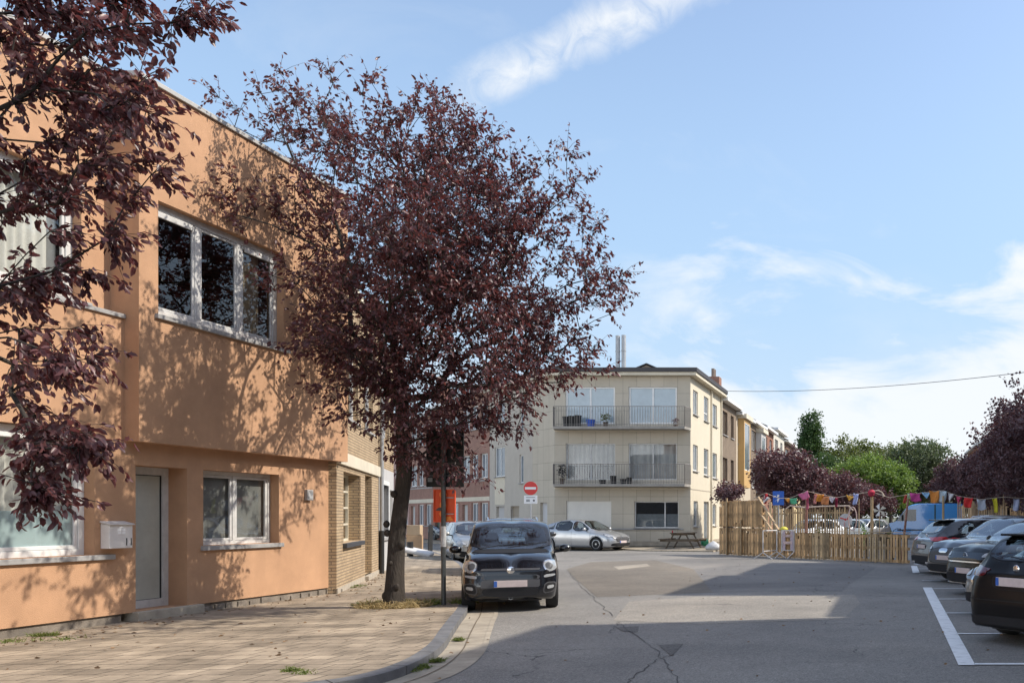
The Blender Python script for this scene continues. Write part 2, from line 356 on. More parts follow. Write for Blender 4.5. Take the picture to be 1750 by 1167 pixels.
# pavement round the cream apartment house
W1 = (-17.31, 45.0)
sheet('apartment_sidewalk', [(-8.2, 40.2), (-11.6, 41.0), (-14, 43.5), (-18.35, 43.6), (-24.9, 50.2), (-48, 73.6), (-50, 78), (-12, 78), (-8.2, 140)], .06, brick('pale_pavers', (.40, .34, .26), (.34, .29, .22), (.2, .17, .13), .3, .3, .008, 'xy', .5, .9, .5, .35, .7), h=.13)
sheet('far_sidewalk', [(5.9, -18), (8.9, -18), (8.9, 150), (5.9, 150)], .11, M_pave, h=.13)
# sandy worn patches, repairs, and sun and shade tinted into the asphalt (thin sheets)
M_patch = None
M_patch = mat('old_repair', (.15, .14, .132), .9, .2, 3, .4, 90)
M_patch2 = mat('pale_repair', (.30, .275, .235), .9, .2, 2, .4, 90, blotch=.6, bl_scale=1.2, bl_col=(.22, .205, .185))
def gp(*pts): return [G(x, y) for x, y in pts]
def tinted(name, k):
    m = MAS.copy(); m.name = name; t = m.node_tree; b = t.nodes['Principled BSDF']; src = b.inputs['Base Color'].links[0].from_socket
    x = t.nodes.new('ShaderNodeMix'); x.data_type = 'RGBA'; x.blend_type = 'MULTIPLY'; x.inputs[0].default_value = 1; t.links.new(src, x.inputs[6]); x.inputs[7].default_value = (*k, 1); t.links.new(x.outputs[2], b.inputs['Base Color']); return m
sheet('asphalt_patch', gp((968, 972), (1010, 960), (1120, 957), (1185, 972), (1218, 1012), (1130, 1015), (1020, 1020), (985, 990)), .003, tinted('brown_asphalt', (.84, .78, .70)))
sheet('asphalt_patch', gp((1048, 1060), (1075, 1028), (1180, 1020), (1460, 1016), (1470, 1030), (1440, 1058), (1200, 1066)), .0035, tinted('sun_tint_asphalt', (1.22, 1.18, 1.12)))  # brighter tint paints the sunlit strip into the asphalt colour
sheet('asphalt_patch', gp((1218, 1012), (1185, 972), (1260, 966), (1440, 962), (1500, 968), (1450, 1000), (1440, 1010)), .003, tinted('shade_tint_asphalt', (.82, .82, .84)))  # darker tint paints the shadow wedge into the asphalt colour
sheet('asphalt_patch', gp((1048, 968), (1105, 963), (1112, 967), (1058, 973)), .0055, tinted('sandy_asphalt', (1.45, 1.35, 1.2)))
sheet('asphalt_patch', gp((1125, 1102), (1168, 1100), (1148, 1121)), .006, tinted('old_repair_asphalt', (.62, .62, .62)))
sheet('asphalt_patch', gp((1052, 1072), (1092, 1070), (1090, 1080), (1066, 1079)), .006, bpy.data.materials['old_repair_asphalt'])
# long cracks
def seam(pts, w_, name='asphalt_seam'):
    p = [Vector(G(*q)) for q in pts]; q = []
    for i in range(len(p) - 1):
        for j in range(14): q.append(p[i].lerp(p[i + 1], j / 14) + Vector((random.uniform(-.03, .03), random.uniform(-.03, .03))))
    q.append(p[-1]); ws = [w_ * random.uniform(.3, 1.2) for _ in q]
    L_ = [a + (b - a) * 0 for a, b in zip(q, q)]; o1 = offs(L_, .5); n = len(q)
    nn = [(b - a) for a, b in zip(L_, o1)]
    mb = MB(); mb.add([(a.x - d.x * w2, a.y - d.y * w2, .006) for a, d, w2 in zip(q, nn, ws)] + [(a.x + d.x * w2, a.y + d.y * w2, .006) for a, d, w2 in zip(q, nn, ws)], [(i, i + n, i + 1 + n, i + 1) for i in range(n - 1)])
    structure(mb.build(name, M_seam))
M_seam = mat('seam_tar', (.085, .078, .07), .9)
seam([(972, 978), (1000, 1008), (1047, 1053)], .016)
seam([(1055, 1062), (1120, 1110), (1172, 1180)], .014)
seam([(845, 1094), (930, 1094), (1040, 1082), (1060, 1062)], .012)
seam([(1210, 1024), (1330, 1012), (1440, 1010), (1570, 1016)], .013)
seam([(1040, 1000), (1130, 1012), (1215, 1012)], .013)
seam([(1070, 1167), (1120, 1128), (1150, 1118)], .018)
# parking bays: long line and bay lines
mb = MB()
def mark(pts): mb.add([(*G(x, y), .008) for x, y in pts], [tuple(range(len(pts)))][::1])
mark([(1638, 1137), (1667, 1137), (1592.5, 1004), (1577, 1004)])
mark([(1560, 979), (1572, 979), (1567, 967), (1557, 967)])
mb2 = MB()
xs = -0.0
for yy, hw in ((1135, 2.6), (1083, 2.2), (1047.6, 1.6), (1023.7, 1.3), (1006, 1.1)):
    d = G(0, yy)[1]; x0 = (1582 + .564 * (yy - 1004) + 9 - VX) * d / FL
    d0, d1 = d - .05, d + .05
    mb2.add([(x0, d0, .004 + .004), (5.7, d0 + .02, .008), (5.7, d1 + .02, .008), (x0, d1, .008)], [(0, 1, 2, 3)])
for d in (22.2, 24.7, 27.2, 36.2, 38.7, 41.2, 43.7):
    mb2.add([(.75, d - .05, .008), (5.7, d - .05, .008), (5.7, d + .05, .008), (.75, d + .05, .008)], [(0, 1, 2, 3)])
structure(mb.build('bay_edge_line', M_mark, recalc=True)); structure(mb2.build('bay_lines', M_mark, recalc=True))
for o in ('bay_edge_line', 'bay_lines'): bpy.data.objects[o].location.z = .002
# ---------------------------------------------------------------- buildings
M_orange = mat('orange_render', (.50, .29, .168), .92, .13, 1.6, .8, 90, blotch=.42, bl_scale=2.2, bl_col=(.39, .225, .13), blz=.16)
M_white = mat('white_frame', (.72, .72, .70), .45, .06, 6)
M_alu = mat('old_white_frame', (.58, .57, .55), .5, .12, 8, blotch=.4, bl_scale=5)
M_grey = mat('grey_stone', (.33, .32, .31), .7, .15, 6, .2)
M_plinth = mat('plinth', (.20, .17, .14), .95, .35, 5, .8, 30, blotch=.6, bl_scale=3, bl_col=(.10, .09, .08))
M_step = mat('step_stone', (.40, .35, .28), .85, .2, 5, .3)
M_black = mat('black_plastic', (.02, .02, .02), .5, .1)
M_dark = mat('dark_room', (.06, .055, .05), .9)
M_coping = mat('coping', (.40, .39, .37), .6, .12, 5)
M_roofing = mat('roofing', (.06, .06, .065), .7, .2, 3)
M_curt = mat('curtain', (.62, .60, .55), .9, .05, 2)
M_curt2 = mat('ochre_curtain', (.66, .52, .36), .9, .15, 2)
G_clear = glass('clear_glass', (.93, .95, .94), .97)
G_dark = glass('dark_glass', (.6, .62, .62), .85, .015, 1.45)
G_frost = mat('frosted_glass', (.50, .51, .45), .35, .16, 1.5, spec=.6)
G_frost2 = mat('frosted_film', (.42, .52, .53), .3, .05, 1.5, spec=.6)
def curtain(name, x0, x1, z0, z1, y, m, parent, amp=.03, per=.13):
    n = max(8, int((x1 - x0) / per * 8)); vs = []
    for i in range(n + 1):
        x = x0 + (x1 - x0) * i / n; dy = amp * math.sin(2 * math.pi * x / per + 1.7 * math.sin(x * 5)); vs += [(x, y + dy, z0), (x, y + dy * .8, z1)]
    return MB().add(vs, [(2 * i, 2 * i + 2, 2 * i + 3, 2 * i + 1) for i in range(n)]).build(name, m, parent, smooth='all')
def facade(mb, x0, x1, z0, z1, y, ops=(), depth=.15, m=0, mr=None):
    xs = sorted({x0, x1, *[q for o in ops for q in o[:2] if x0 < q < x1]}); zs = sorted({z0, z1, *[q for o in ops for q in o[2:4] if z0 < q < z1]})
    for i in range(len(xs) - 1):
        for j in range(len(zs) - 1):
            cx, cz = (xs[i] + xs[i + 1]) / 2, (zs[j] + zs[j + 1]) / 2
            if any(o[0] < cx < o[1] and o[2] < cz < o[3] for o in ops): continue
            mb.rect(xs[i], xs[i + 1], zs[j], zs[j + 1], y, m)
    for o in ops:
        a, b, c, d = o[:4]; e = y + (o[4] if len(o) > 4 else depth); k = m if mr is None else mr
        mb.quad((a, y, c), (a, y, d), (a, e, d), (a, e, c), k); mb.quad((b, y, d), (b, y, c), (b, e, c), (b, e, d), k)
        mb.quad((a, y, d), (b, y, d), (b, e, d), (a, e, d), k); mb.quad((b, y, c), (a, y, c), (a, e, c), (b, e, c), k)
def window(parent, x0, x1, z0, z1, y, mullions=(), transoms=(), fw=.06, mf=None, mp=None, sill=None, msill=None, sash=0, pane=True, name='window'):
    """frame in its opening, front at y; children pane and sill"""
    mf = mf or M_white; mp = mp or G_clear; mb = MB(); t = .05
    mb.box(x0, x1, y, y + t, z1 - fw, z1); mb.box(x0, x1, y, y + t, z0, z0 + fw)
    mb.box(x0, x0 + fw, y, y + t, z0 + fw, z1 - fw); mb.box(x1 - fw, x1, y, y + t, z0 + fw, z1 - fw)
    for q in mullions: mb.box(q - fw / 2, q + fw / 2, y + .001, y + t, z0 + fw, z1 - fw)
    for q in transoms: mb.box(x0 + fw, x1 - fw, y + .003, y + t - .002, q - fw / 2.4, q + fw / 2.4)
    if sash:
        e = [x0 + fw] + [q for q in mullions] + [x1 - fw]
        for i in range(len(e) - 1):
            a = e[i] + (fw / 2 if i else 0); b = e[i + 1] - (fw / 2 if i < len(e) - 2 else 0); s = sash
            mb.box(a + .004, b - .004, y + .012, y + t - .003, z0 + fw + .004, z0 + fw + s); mb.box(a + .004, b - .004, y + .012, y + t - .003, z1 - fw - s, z1 - fw - .004)
            mb.box(a + .004, a + s, y + .012, y + t - .003, z0 + fw + s, z1 - fw - s); mb.box(b - s, b - .004, y + .012, y + t - .003, z0 + fw + s, z1 - fw - s)
    o = mb.build(name, mf, parent, bevel=.004 if sash else 0, seg=1)
    if pane: MB().rect(x0 + fw * .5, x1 - fw * .5, z0 + fw * .5, z1 - fw * .5, y + t * .6).build('pane', mp, o)
    if sill:
        dep, th, ov = sill; MB().box(x0 - ov, x1 + ov, y - dep, y + .02, z0 - th, z0 - .003).build('sill', msill or M_grey, o, bevel=.006)
    return o

# ---- orange corner house: local x = distance along the street from Y=5, local -y faces the street
OX = 5.0; PW = -11.0
oh = empty('orange_house', (PW, OX, 0), R(90), 'orange rendered two-storey house with projecting upper floor and frosted glass door', 'house')
def L(d): return d - OX
ZB, ZU, ZL, ZR = .24, 2.705, 4.50, 7.92
wl = [(L(9.55), L(12.10), 1.10, 2.80, .16), (L(12.76), L(13.69), .25, 2.375, .30), (L(14.01), L(15.74), 1.16, 2.375, .17)]
wu = (L(12.9), L(15.56), 4.60, 6.27, .16)
mb = MB()
facade(mb, 0, L(12.57), ZB, ZL, 0, [wl[0]])
facade(mb, L(12.57), L(17.39), ZB, ZU, 0, wl[1:])
facade(mb, L(12.57), L(17.39), ZU, ZR, -.21, [wu])
mb.quad((L(12.57), -.21, ZU), (L(12.57), -.21, ZR), (L(12.57), .2, ZR), (L(12.57), .2, ZU))
mb.quad((L(17.39), -.21, ZU), (L(17.39), -.21, ZR), (L(17.39), 8, ZR), (L(17.39), 8, ZU)); mb.quad((L(17.39), 0, ZB), (L(17.39), 0, ZU), (L(17.39), 8, ZU), (L(17.39), 8, ZB))
mb.quad((L(12.57), -.21, ZU), (L(12.57), 0, ZU), (L(17.39), 0, ZU), (L(17.39), -.21, ZU))
wul = (L(8.4), L(12.12), 4.60, 6.27, .16)
facade(mb, 0, L(12.57), ZL, ZR, .2, [wul])
mb.quad((0, 0, ZL), (L(12.57), 0, ZL), (L(12.57), .2, ZL), (0, .2, ZL))
mb.quad((0, 0, 0), (0, 8, 0), (0, 8, ZR), (0, 0, ZR)); mb.quad((0, 8, 0), (L(17.39), 8, 0), (L(17.39), 8, ZR), (0, 8, ZR))
mb.quad((0, .2, ZR), (L(12.57), .2, ZR), (L(12.57), 8, ZR), (0, 8, ZR)); mb.quad((L(12.57), -.21, ZR), (L(17.39), -.21, ZR), (L(17.39), 8, ZR), (L(12.57), 8, ZR))
mb.build('wall', M_orange, oh)
# inner floor and back walls so that rooms read as rooms
mb = MB(); mb.rect(.1, L(17.3), .0, ZR - .1, 3.2); mb.quad((.1, .3, 2.85), (L(17.3), .3, 2.85), (L(17.3), 3.2, 2.85), (.1, 3.2, 2.85)); mb.rect(L(9), L(17), 0, 0.01, 1); mb.build('room_walls', mat('room', (.30, .27, .24), .9), oh)
mb = MB(); mb.box(-.05, L(12.565), .165, .5, ZR, ZR + .07); mb.box(L(12.53), L(17.43), -.25, .5, ZR + .003, ZR + .075); mb.box(L(17.0), L(17.432), .5, 8, ZR + .003, ZR + .075); mb.build('coping', M_coping, oh, bevel=.008)
MB().box(0, L(12.56), -.035, .2, ZL - .045, ZL + .015).build('ledge', M_grey, oh, bevel=.006)
mb = MB(); mb.box(0, L(12.56), .035, .3, .05, ZB); mb.box(L(13.95), L(17.36), .035, .3, .05, ZB)
for i in range(14):
    x = L(14.0) + i * .26 + random.uniform(-.03, .03); mb.box(x, x + random.uniform(.12, .22), .012, .034, .1, random.uniform(.17, .22))
mb.build('plinth', M_plinth, oh, bevel=.006)
MB().box(L(12.70), L(13.93), -.09, .28, .10, .245).build('doorstep', M_step, oh, bevel=.012)
MB().box(L(17.28), L(17.42), -.03, .12, .08, .2).build('corner_stone', M_plinth, oh, bevel=.01)
# door
d0, d1 = L(12.76), L(13.69); mb = MB(); y = .29
mb.box(d0, d1, y, y + .08, 2.26, 2.375); mb.box(d0, d0 + .11, y, y + .08, .25, 2.26); mb.box(d1 - .11, d1, y, y + .08, .25, 2.26); mb.box(d0 + .11, d1 - .11, y, y + .08, .25, .37)
mb.box(d1 - .095, d1 - .085, y - .006, y, .3, 2.33)
dr = mb.build('door', M_alu, oh, bevel=.005)
MB().rect(d0 + .10, d1 - .10, .36, 2.27, y + .035).build('pane', G_frost, dr)
mb = MB(); mb.box(d0 + .14, d1 - .14, y + .02, y + .034, .365, .375); mb.box(d1 - .125, d1 - .112, y + .02, y + .034, .37, 2.26); mb.box(d0 + .12, d1 - .12, y + .02, y + .034, 2.245, 2.26); mb.build('gasket', M_black, dr)
mb = MB(); mb.tube([(d0 + .07, y, 1.12), (d0 + .07, y - .05, 1.12), (d0 + .19, y - .05, 1.12)], .01, 8); mb.build('handle', M_alu, dr, smooth=True)
# big ground floor window with two casements, roller box on top, curtains and a frosted lower half
x0, x1, z0, z1 = wl[0][:4]
wn = window(oh, x0, x1, z0, z1, .14, mullions=((x0 + 1.275),), fw=.085, sash=.055, sill=None)
MB().box(x0 - .3, x1 + .28, -.05, .155, z0 - .075, z0 - .004).build('sill', M_grey, wn, bevel=.008)
MB().box(x0 + .01, x1 - .01, .115, .139, z1 - .17, z1 - .01).build('shutter_box', M_white, wn, bevel=.01)
mb = MB(); mb.rect(x0 + 1.37, x1 - .15, z0 + .13, z0 + .60, .176); mb.rect(x0 + .1, x0 + 1.2, z0 + .13, z0 + .60, .176); mb.build('frosted_film', G_frost2, wn)
curtain('curtain', x0 + .1, x1 - .1, z0 + .05, z1 - .1, .27, M_curt, wn)
# small ground floor window, double sash
x0, x1, z0, z1 = wl[2][:4]
wn = window(oh, x0, x1, z0, z1, .155, mullions=((x0 + x1) / 2,), fw=.06, sash=.05, mf=M_alu, mp=G_clear)
MB().box(x0 - .05, x1 + .07, -.05, .16, z0 - .075, z0 - .004).build('sill', M_grey, wn, bevel=.006)
mb = MB(); mb.rect(x0 + .05, x1 - .05, z0 + .05, z1 - .05, .235); mb.build('blind', mat('pale_blind', (.20, .20, .19), .7, .25, 2.2), wn)
# upper windows
for k, (x0, x1, z0, z1, _) in enumerate((wu, wul)):
    y = (-.21 + .12) if k == 0 else .2 + .12
    w3 = (x1 - x0) / 3
    wn = window(oh, x0, x1, z0, z1, y, mullions=(x0 + w3, x0 + 2 * w3), fw=.10, sash=.045, mf=M_alu, mp=G_dark if k == 0 else G_clear)
    MB().box(x0 - .06, x1 + .12, y - .17, y + .01, z0 - .07, z0 - .004).build('sill', M_grey, wn, bevel=.006)
    for q in (0, 2): MB().box(x0 + q * w3 + .11, x0 + (q + 1) * w3 - .11, y - .02, y + .012, z1 - .2, z1 - .11).build('roller_box', M_alu, wn, bevel=.01)
    if k == 0: curtain('curtain', x0 + 2 * w3 + .22, x1 - .28, z0 + .08, z1 - .12, y + .13, M_curt2, wn, .035, .16)
    else: curtain('curtain', x0 + .1, x1 - .1, z0 + .08, z1 - .12, y + .16, M_curt, wn)
# letter box
bx = empty('mailbox', (PW, 12.19, 1.18), R(90), 'white steel mailbox number 11 beside the frosted glass door', 'mailbox')
mb = MB(); mb.prism([(0, 0), (-.13, 0), (-.13, .33), (0, .35)], 0, .37, plane='yz'); mb.build('box', mat('mailbox_paint', (.74, .71, .68), .4, .06, 6), bx, bevel=.008, recalc=True)
mb = MB(); mb.prism([(.0, .385), (-.155, .345), (-.155, .328), (0, .36)], -.012, .382, plane='yz'); mb.build('lid', mat('mailbox_lid', (.66, .63, .6), .35, .08, 6), bx, bevel=.004, recalc=True)
mb = MB()
for i in (0, 1):
    for j in (0, 1): mb.box(.125 + i * .065, .182 + i * .065, -.134, -.131, .20 + j * .042, .236 + j * .042)
mb.prism([(.145, .285), (.225, .285), (.185, .315)], -.134, -.131); mb.build('house_emblem', mat('emblem_white', (.9, .9, .9), .4, 0), bx, recalc=True)
text_mesh('house_number', '11', .15, M_black, bx, (.305, -.133, .085), (R(90), 0, 0))
# small meter/intercom box
ib = empty('wall_box', (PW, 16.42, 1.93), R(90), 'small grey intercom box high on orange wall', 'wall box')
MB().box(0, .17, -.06, 0, 0, .2).build('box', M_grey, ib, bevel=.008); MB().box(.03, .14, -.064, -.0605, .04, .15).build('cover', M_alu, ib)

# ---- houses along the bent side street (buff brick, then grey shutters)
M_buff = brick('buff_brick', (.52, .385, .24), (.42, .305, .19), (.24, .19, .135), .21, .062, .010, 'xz', .5, .9, .9, .3, 1.0)
M_pink = brick('pink_brick', (.38, .215, .165), (.32, .18, .14), (.21, .155, .125), .21, .062, .007, 'xz', .5, .9, .5, .3, .8)
M_red = brick('red_brick', (.34, .165, .115), (.27, .13, .09), (.22, .17, .14), .21, .062, .007, 'xz', .5, .9, .5, .3, .8)
M_taupe = brick('taupe_brick', (.26, .20, .145), (.22, .17, .125), (.17, .14, .115), .21, .062, .006, 'xz', .5, .9, .5, .25, .8)
M_brown = brick('brown_brick', (.22, .13, .085), (.18, .105, .07), (.16, .12, .09), .21, .062, .006, 'xz', .5, .9, .5, .25, .8)
M_cream = mat('cream_band', (.62, .56, .44), .8, .08, 3, blotch=.3)
M_tile = brick('roof_tiles', (.16, .075, .05), (.12, .06, .045), (.04, .03, .025), .25, .3, .02, 'xy', .5, .8, .8, .3, .6)
M_slate = brick('slates', (.075, .07, .075), (.06, .058, .065), (.03, .03, .03), .25, .22, .01, 'xy', .5, .7, .5, .3, .6)
M_zinc = mat('zinc', (.36, .37, .38), .45, .15, 5, metal=.3)
TH = 114.2
bh = empty('buff_brick_house', (PW, 17.45, 0), R(TH), 'buff brick house with multi-pane window and recessed white door', 'house')
mb = MB(); W = 6.35
op1 = (.55, 3.0, 1.08, 2.55, .30); op2 = (3.75, 4.95, .22, 2.62, .62)
facade(mb, -.3, W, .1, 2.68, 0, [op1, op2]); facade(mb, -.3, W, 2.92, 6.4, 0, [(1.0, 2.6, 3.7, 5.3, .15), (3.6, 5.2, 3.7, 5.3, .15)])
mb.quad((W, 0, .1), (W, 7, .1), (W, 7, 6.4), (W, 0, 6.4)); mb.quad((-.3, 0, 6.4), (W, 0, 6.4), (W, 7, 6.4), (-.3, 7, 6.4)); mb.quad((-.3, 0, 0), (-.3, 0, 6.4), (-.3, 7, 6.4), (-.3, 7, 0))
mb.quad((-.3, 7, 0), (W, 7, 0), (W, 7, 6.4), (-.3, 7, 6.4)); mb.build('wall', M_buff, bh)
MB().box(-.3, W, -.05, .3, 2.67, 2.93).build('lintel_band', M_cream, bh, bevel=.01)
MB().box(-.3, W + .03, -.12, .4, 6.4, 6.55).build('cornice', M_cream, bh, bevel=.01)
MB().box(-.3, W, -.02, .06, .05, .22).build('plinth', M_step, bh)
wn = window(bh, *op1[:4], .24, transoms=(2.18, 1.82, 1.45), mullions=(1.75,), fw=.05, mp=G_clear, mf=M_cream)
MB().box(.45, 3.1, -.08, .25, .98, 1.077).build('sill', mat('dark_sill', (.05, .05, .055), .5), wn, bevel=.01)
mb = MB(); mb.rect(.6, 2.95, 1.1, 2.5, .40); mb.build('net_curtain', mat('net', (.34, .33, .29), .9, .3, 2), wn)
mb = MB(); mb.box(1.0, 2.3, .30, .31, 2.0, 2.35); mb.box(1.0, 2.3, .298, .311, 1.87, 1.95); mb.build('awning_stripes', mat('red_stripes', (.42, .09, .08), .8, .3, 9), wn)
d_ = window(bh, op2[0], op2[1], op2[2], op2[3], .56, transoms=(2.25, 1.85, 1.45, 1.08), fw=.07, mf=M_cream, mp=G_clear, name='door')
MB().box(op2[0] + .07, op2[1] - .07, .575, .6, .29, 1.04).build('panel', M_cream, d_)
MB().box(3.6, 5.1, -.1, .6, .1, .215).build('doorstep', M_step, bh, bevel=.01)
MB().lathe([(.0, 0), (.09, 0), (.09, -.03), (0, -.03)], (4.955 + .0, .35, 1.6), 16, 'x').build('lamp_disc', M_cream, bh)
for a, b in ((1.0, 2.6), (3.6, 5.2)): window(bh, a, b, 3.7, 5.3, .1, mullions=((a + b) / 2,), fw=.06, mp=G_dark, sill=(.15, .06, .05))
mb = MB(); mb.tube([(W + .0, -.07, .15), (W + .0, -.07, 6.4)], .05, 10); mb.build('drainpipe', M_zinc, bh, smooth=True)
MB().tube([(W + .0, -.07, .12), (W + .0, -.07, 1.25)], .062, 10).build('pipe_guard', M_black, bh, smooth=True)
# grey house
gh = empty('grey_house', (PW + (W + .06) * math.cos(R(TH)), 17.45 + (W + .06) * math.sin(R(TH)), 0), R(TH), 'pale grey house with closed grey roller shutter beyond buff brick house', 'house')
M_pale = mat('pale_render', (.46, .45, .44), .85, .08, 2, blotch=.2)
mb = MB(); facade(mb, 0, 3.6, .1, 2.95, 0, [(.5, 2.2, 1.05, 2.5, .2), (2.6, 3.4, .2, 2.4, .2)])
mb.quad((3.6, 0, .1), (3.6, 6, .1), (3.6, 6, 6.2), (3.6, 0, 6.2)); mb.quad((0, 0, 6.2), (3.6, 0, 6.2), (3.6, 6, 6.2), (0, 6, 6.2)); mb.quad((0, 6, 0), (3.6, 6, 0), (3.6, 6, 6.2), (0, 6, 6.2)); mb.build('wall', M_pale, gh)
mb = MB(); facade(mb, 0, 3.6, 2.95, 6.2, 0, [(.8, 2.4, 3.8, 5.2, .15)]); mb.build('upper_wall', M_buff, gh)
sh = MB()
for i in range(29): sh.box(.53, 2.17, .10 + .012, .13, 1.06 + i * .05, 1.06 + i * .05 + .044)
sh = sh.build('window', mat('shutter_grey', (.26, .27, .29), .5, .1, 4), gh); MB().box(.42, 2.28, -.06, .12, .97, 1.045).build('sill', M_grey, sh)
fr = MB(); fr.box(.40, .5, -.02, .12, 1.05, 2.5); fr.box(2.2, 2.3, -.02, .12, 1.05, 2.5); fr.box(.40, 2.3, -.021, .12, 2.5, 2.62); fr.build('frame', M_white, sh)
MB().box(2.62, 3.38, .12, .16, .2, 2.38).build('door', M_white, gh, bevel=.01)
window(gh, .8, 2.4, 3.8, 5.2, .1, mullions=(1.6,), mp=G_dark)
MB().box(-.02, 3.65, -.1, .3, 6.2, 6.32).build('cornice', M_zinc, gh)

# ---- cream apartment house on the far corner
M_clad = brick('stone_cladding', (.53, .475, .385), (.48, .43, .345), (.25, .22, .18), .70, .88, .009, 'xz', 0, .75, .35, .13, .7)
M_clad_r = mat('yellowish_render', (.60, .54, .42), .8, .05, 1.3, .15, 90, blotch=.10, bl_scale=.9)
M_rend = mat('grey_render', (.46, .42, .36), .85, .07, 1.5, .2, 80, blotch=.14)
G_far = mat('far_glass', (.16, .19, .22), .12, .25, 1.2, spec=1.0)
G_van = mat('van_glass', (.50, .54, .57), .15, .1, 2, spec=.9)
G_sky = mat('net_glass', (.30, .38, .43), .18, .10, 2.5, spec=.9)
ap = empty('apartment_house', (0, 0, 0), 0, 'three-storey cream stone-clad apartment house with two balconies, beyond the silver car', 'building')
AZ = 8.95
def face(origin, th, W_, parts):  # helper child empties are avoided: bake the transform in the mesh
    return Matrix.Translation(Vector((*origin, 0))) @ Matrix.Rotation(th, 4, 'Z')
class MBT(MB):
    def __init__(s, M): super().__init__(); s.M = M
    def add(s, vs, fs, m=0): return super().add([s.M @ Vector(q) for q in vs], fs, m)
def place(o, M): 
    o.matrix_basis = M @ o.matrix_basis; return o
MF = face(W1, 0, 7, 0); MR = face((-10.35, 45), R(90), 8, 0)
wd = Vector((.7, -.714)).normalized(); MLc = Vector(W1) - wd * 2.8; MLf = Vector(W1) - wd * 6.1; MLe = Vector(W1) - wd * 8.94
THL = math.atan2(wd.y, wd.x); MLm = face(MLc, THL, 0, 0); MLm2 = face(MLf, THL, 0, 0); MLm3 = face(MLe, THL, 0, 0)
fops = [(.55, 3.09, 6.36, 8.27, .12), (3.79, 6.27, 6.36, 8.27, .12), (.57, 3.1, 3.5, 5.37, .12), (3.79, 6.27, 3.5, 5.37, .12), (4.08, 6.35, 1.03, 2.4, .15), (.60, 2.9, 1.03, 2.42, .08)]
mb = MB(); facade(mb, 0, 6.96, .1, AZ, 0, fops); place(mb.build('wall', M_clad, ap), MF)
rops = [(.57, 1.7, 6.95, 8.22, .12), (3.2, 4.4, 6.9, 8.25, .12), (5.3, 6.8, 6.87, 8.13, .12), (.57, 1.7, 4.0, 5.37, .12), (3.2, 4.4, 3.9, 5.37, .12), (5.3, 6.8, 3.85, 5.3, .12), (.7, 1.7, 1.1, 2.43, .12), (3.2, 4.5, .15, 2.45, .15), (5.5, 6.6, 1.1, 2.3, .12)]
mb = MB(); facade(mb, 0, 8, .1, AZ, 0, rops); place(mb.build('wall', M_clad_r, ap), MR)
mb = MB(); facade(mb, 0, 2.8, .1, AZ, 0, [(1.0, 1.9, .15, 2.35, .2)]); place(mb.build('wall', M_clad, ap), MLm)
lops = [(1.55, 2.1, 6.25, 7.55, .12), (1.55, 2.1, 3.45, 5.0, .12), (.3, 1.5, .15, 2.2, .2)]
mb = MB(); facade(mb, 0, 3.3, .1, AZ, 0, lops); place(mb.build('wall', M_rend, ap), MLm2)
mops = [(.8, 2.3, 6.9, 8.3, .12), (.8, 2.3, 3.9, 5.6, .12), (1.0, 2.2, .15, 2.2, .2)]
mb = MB(); facade(mb, 0, 2.84, .1, AZ, 0, mops); place(mb.build('wall', M_rend, ap), MLm3)
place(MB().box(.8, 2.3, -.01, 0.1, 2.3, 3.85).build('panel', M_cream, ap), MLm3)
pl_ = [Vector(W1), Vector((-10.35, 45)), Vector((-10.35, 53)), Vector((-16, 60)), MLe]
mb = MB(); mb.add([(q.x, q.y, AZ) for q in pl_], [tuple(range(5))]); mb.quad((-10.35, 53, 0), (-18, 62, 0), (-18, 62, AZ), (-10.35, 53, AZ)); mb.build('roof_deck', M_roofing, ap)
# eaves: cream soffit board and dark fascia round the three faces
def offpoly(p, d):
    o = []
    for i, q in enumerate(p):
        a = (p[i] - p[i - 1]).normalized() if i else (p[1] - p[0]).normalized(); b = (p[i + 1] - p[i]).normalized() if i < len(p) - 1 else a
        na, nb = Vector((a.y, -a.x)), Vector((b.y, -b.x)); n_ = (na + nb).normalized(); o.append(q + n_ * d / max(.4, n_.dot(na)))
    return o
line = [MLe, Vector(W1), Vector((-10.35, 45)), Vector((-10.35, 53))]
def band(name, d_in, d_out, z0, z1, m):
    a, b = offpoly(line, d_in), offpoly(line, d_out); n = len(line); mb = MB()
    vs = [(q.x, q.y, z) for z in (z0, z1) for r_ in (a, b) for q in r_]
    f = []
    for i in range(n - 1): f += [(i, i + 1, n + i + 1, n + i), (2 * n + i, 3 * n + i, 3 * n + i + 1, 2 * n + i + 1), (n + i, n + i + 1, 3 * n + i + 1, 3 * n + i)]
    f += [(0, n, 3 * n, 2 * n), (n - 1, 3 * n - 1, 4 * n - 1, 2 * n - 1)]
    return mb.add(vs, f).build(name, m, ap, recalc=True)
band('soffit', -.1, .36, AZ - .14, AZ + .02, M_cream); band('fascia', -.6, .42, AZ + .023, AZ + .24, mat('dark_fascia', (.045, .04, .042), .6, .1))
for z in (3.02, 5.98): place(MB().box(-0.02, 6.98, -.025, .02, z, z + .07).build('string_course', M_cream, ap), MF)
for z in (3.02,): place(MB().box(0, 8, -.02, .02, z, z + .05).build('string_course', M_clad, ap), MR)
place(MB().box(.0, 6.6, -.05, .02, .94, 1.01).build('ledge', M_grey, ap), MF)
place(MB().box(0, 6.96, -.03, .02, .1, .36).build('plinth', M_conc, ap), MF); place(MB().box(0, 8, -.02, .02, .1, .3).build('plinth', M_conc, ap), MR)
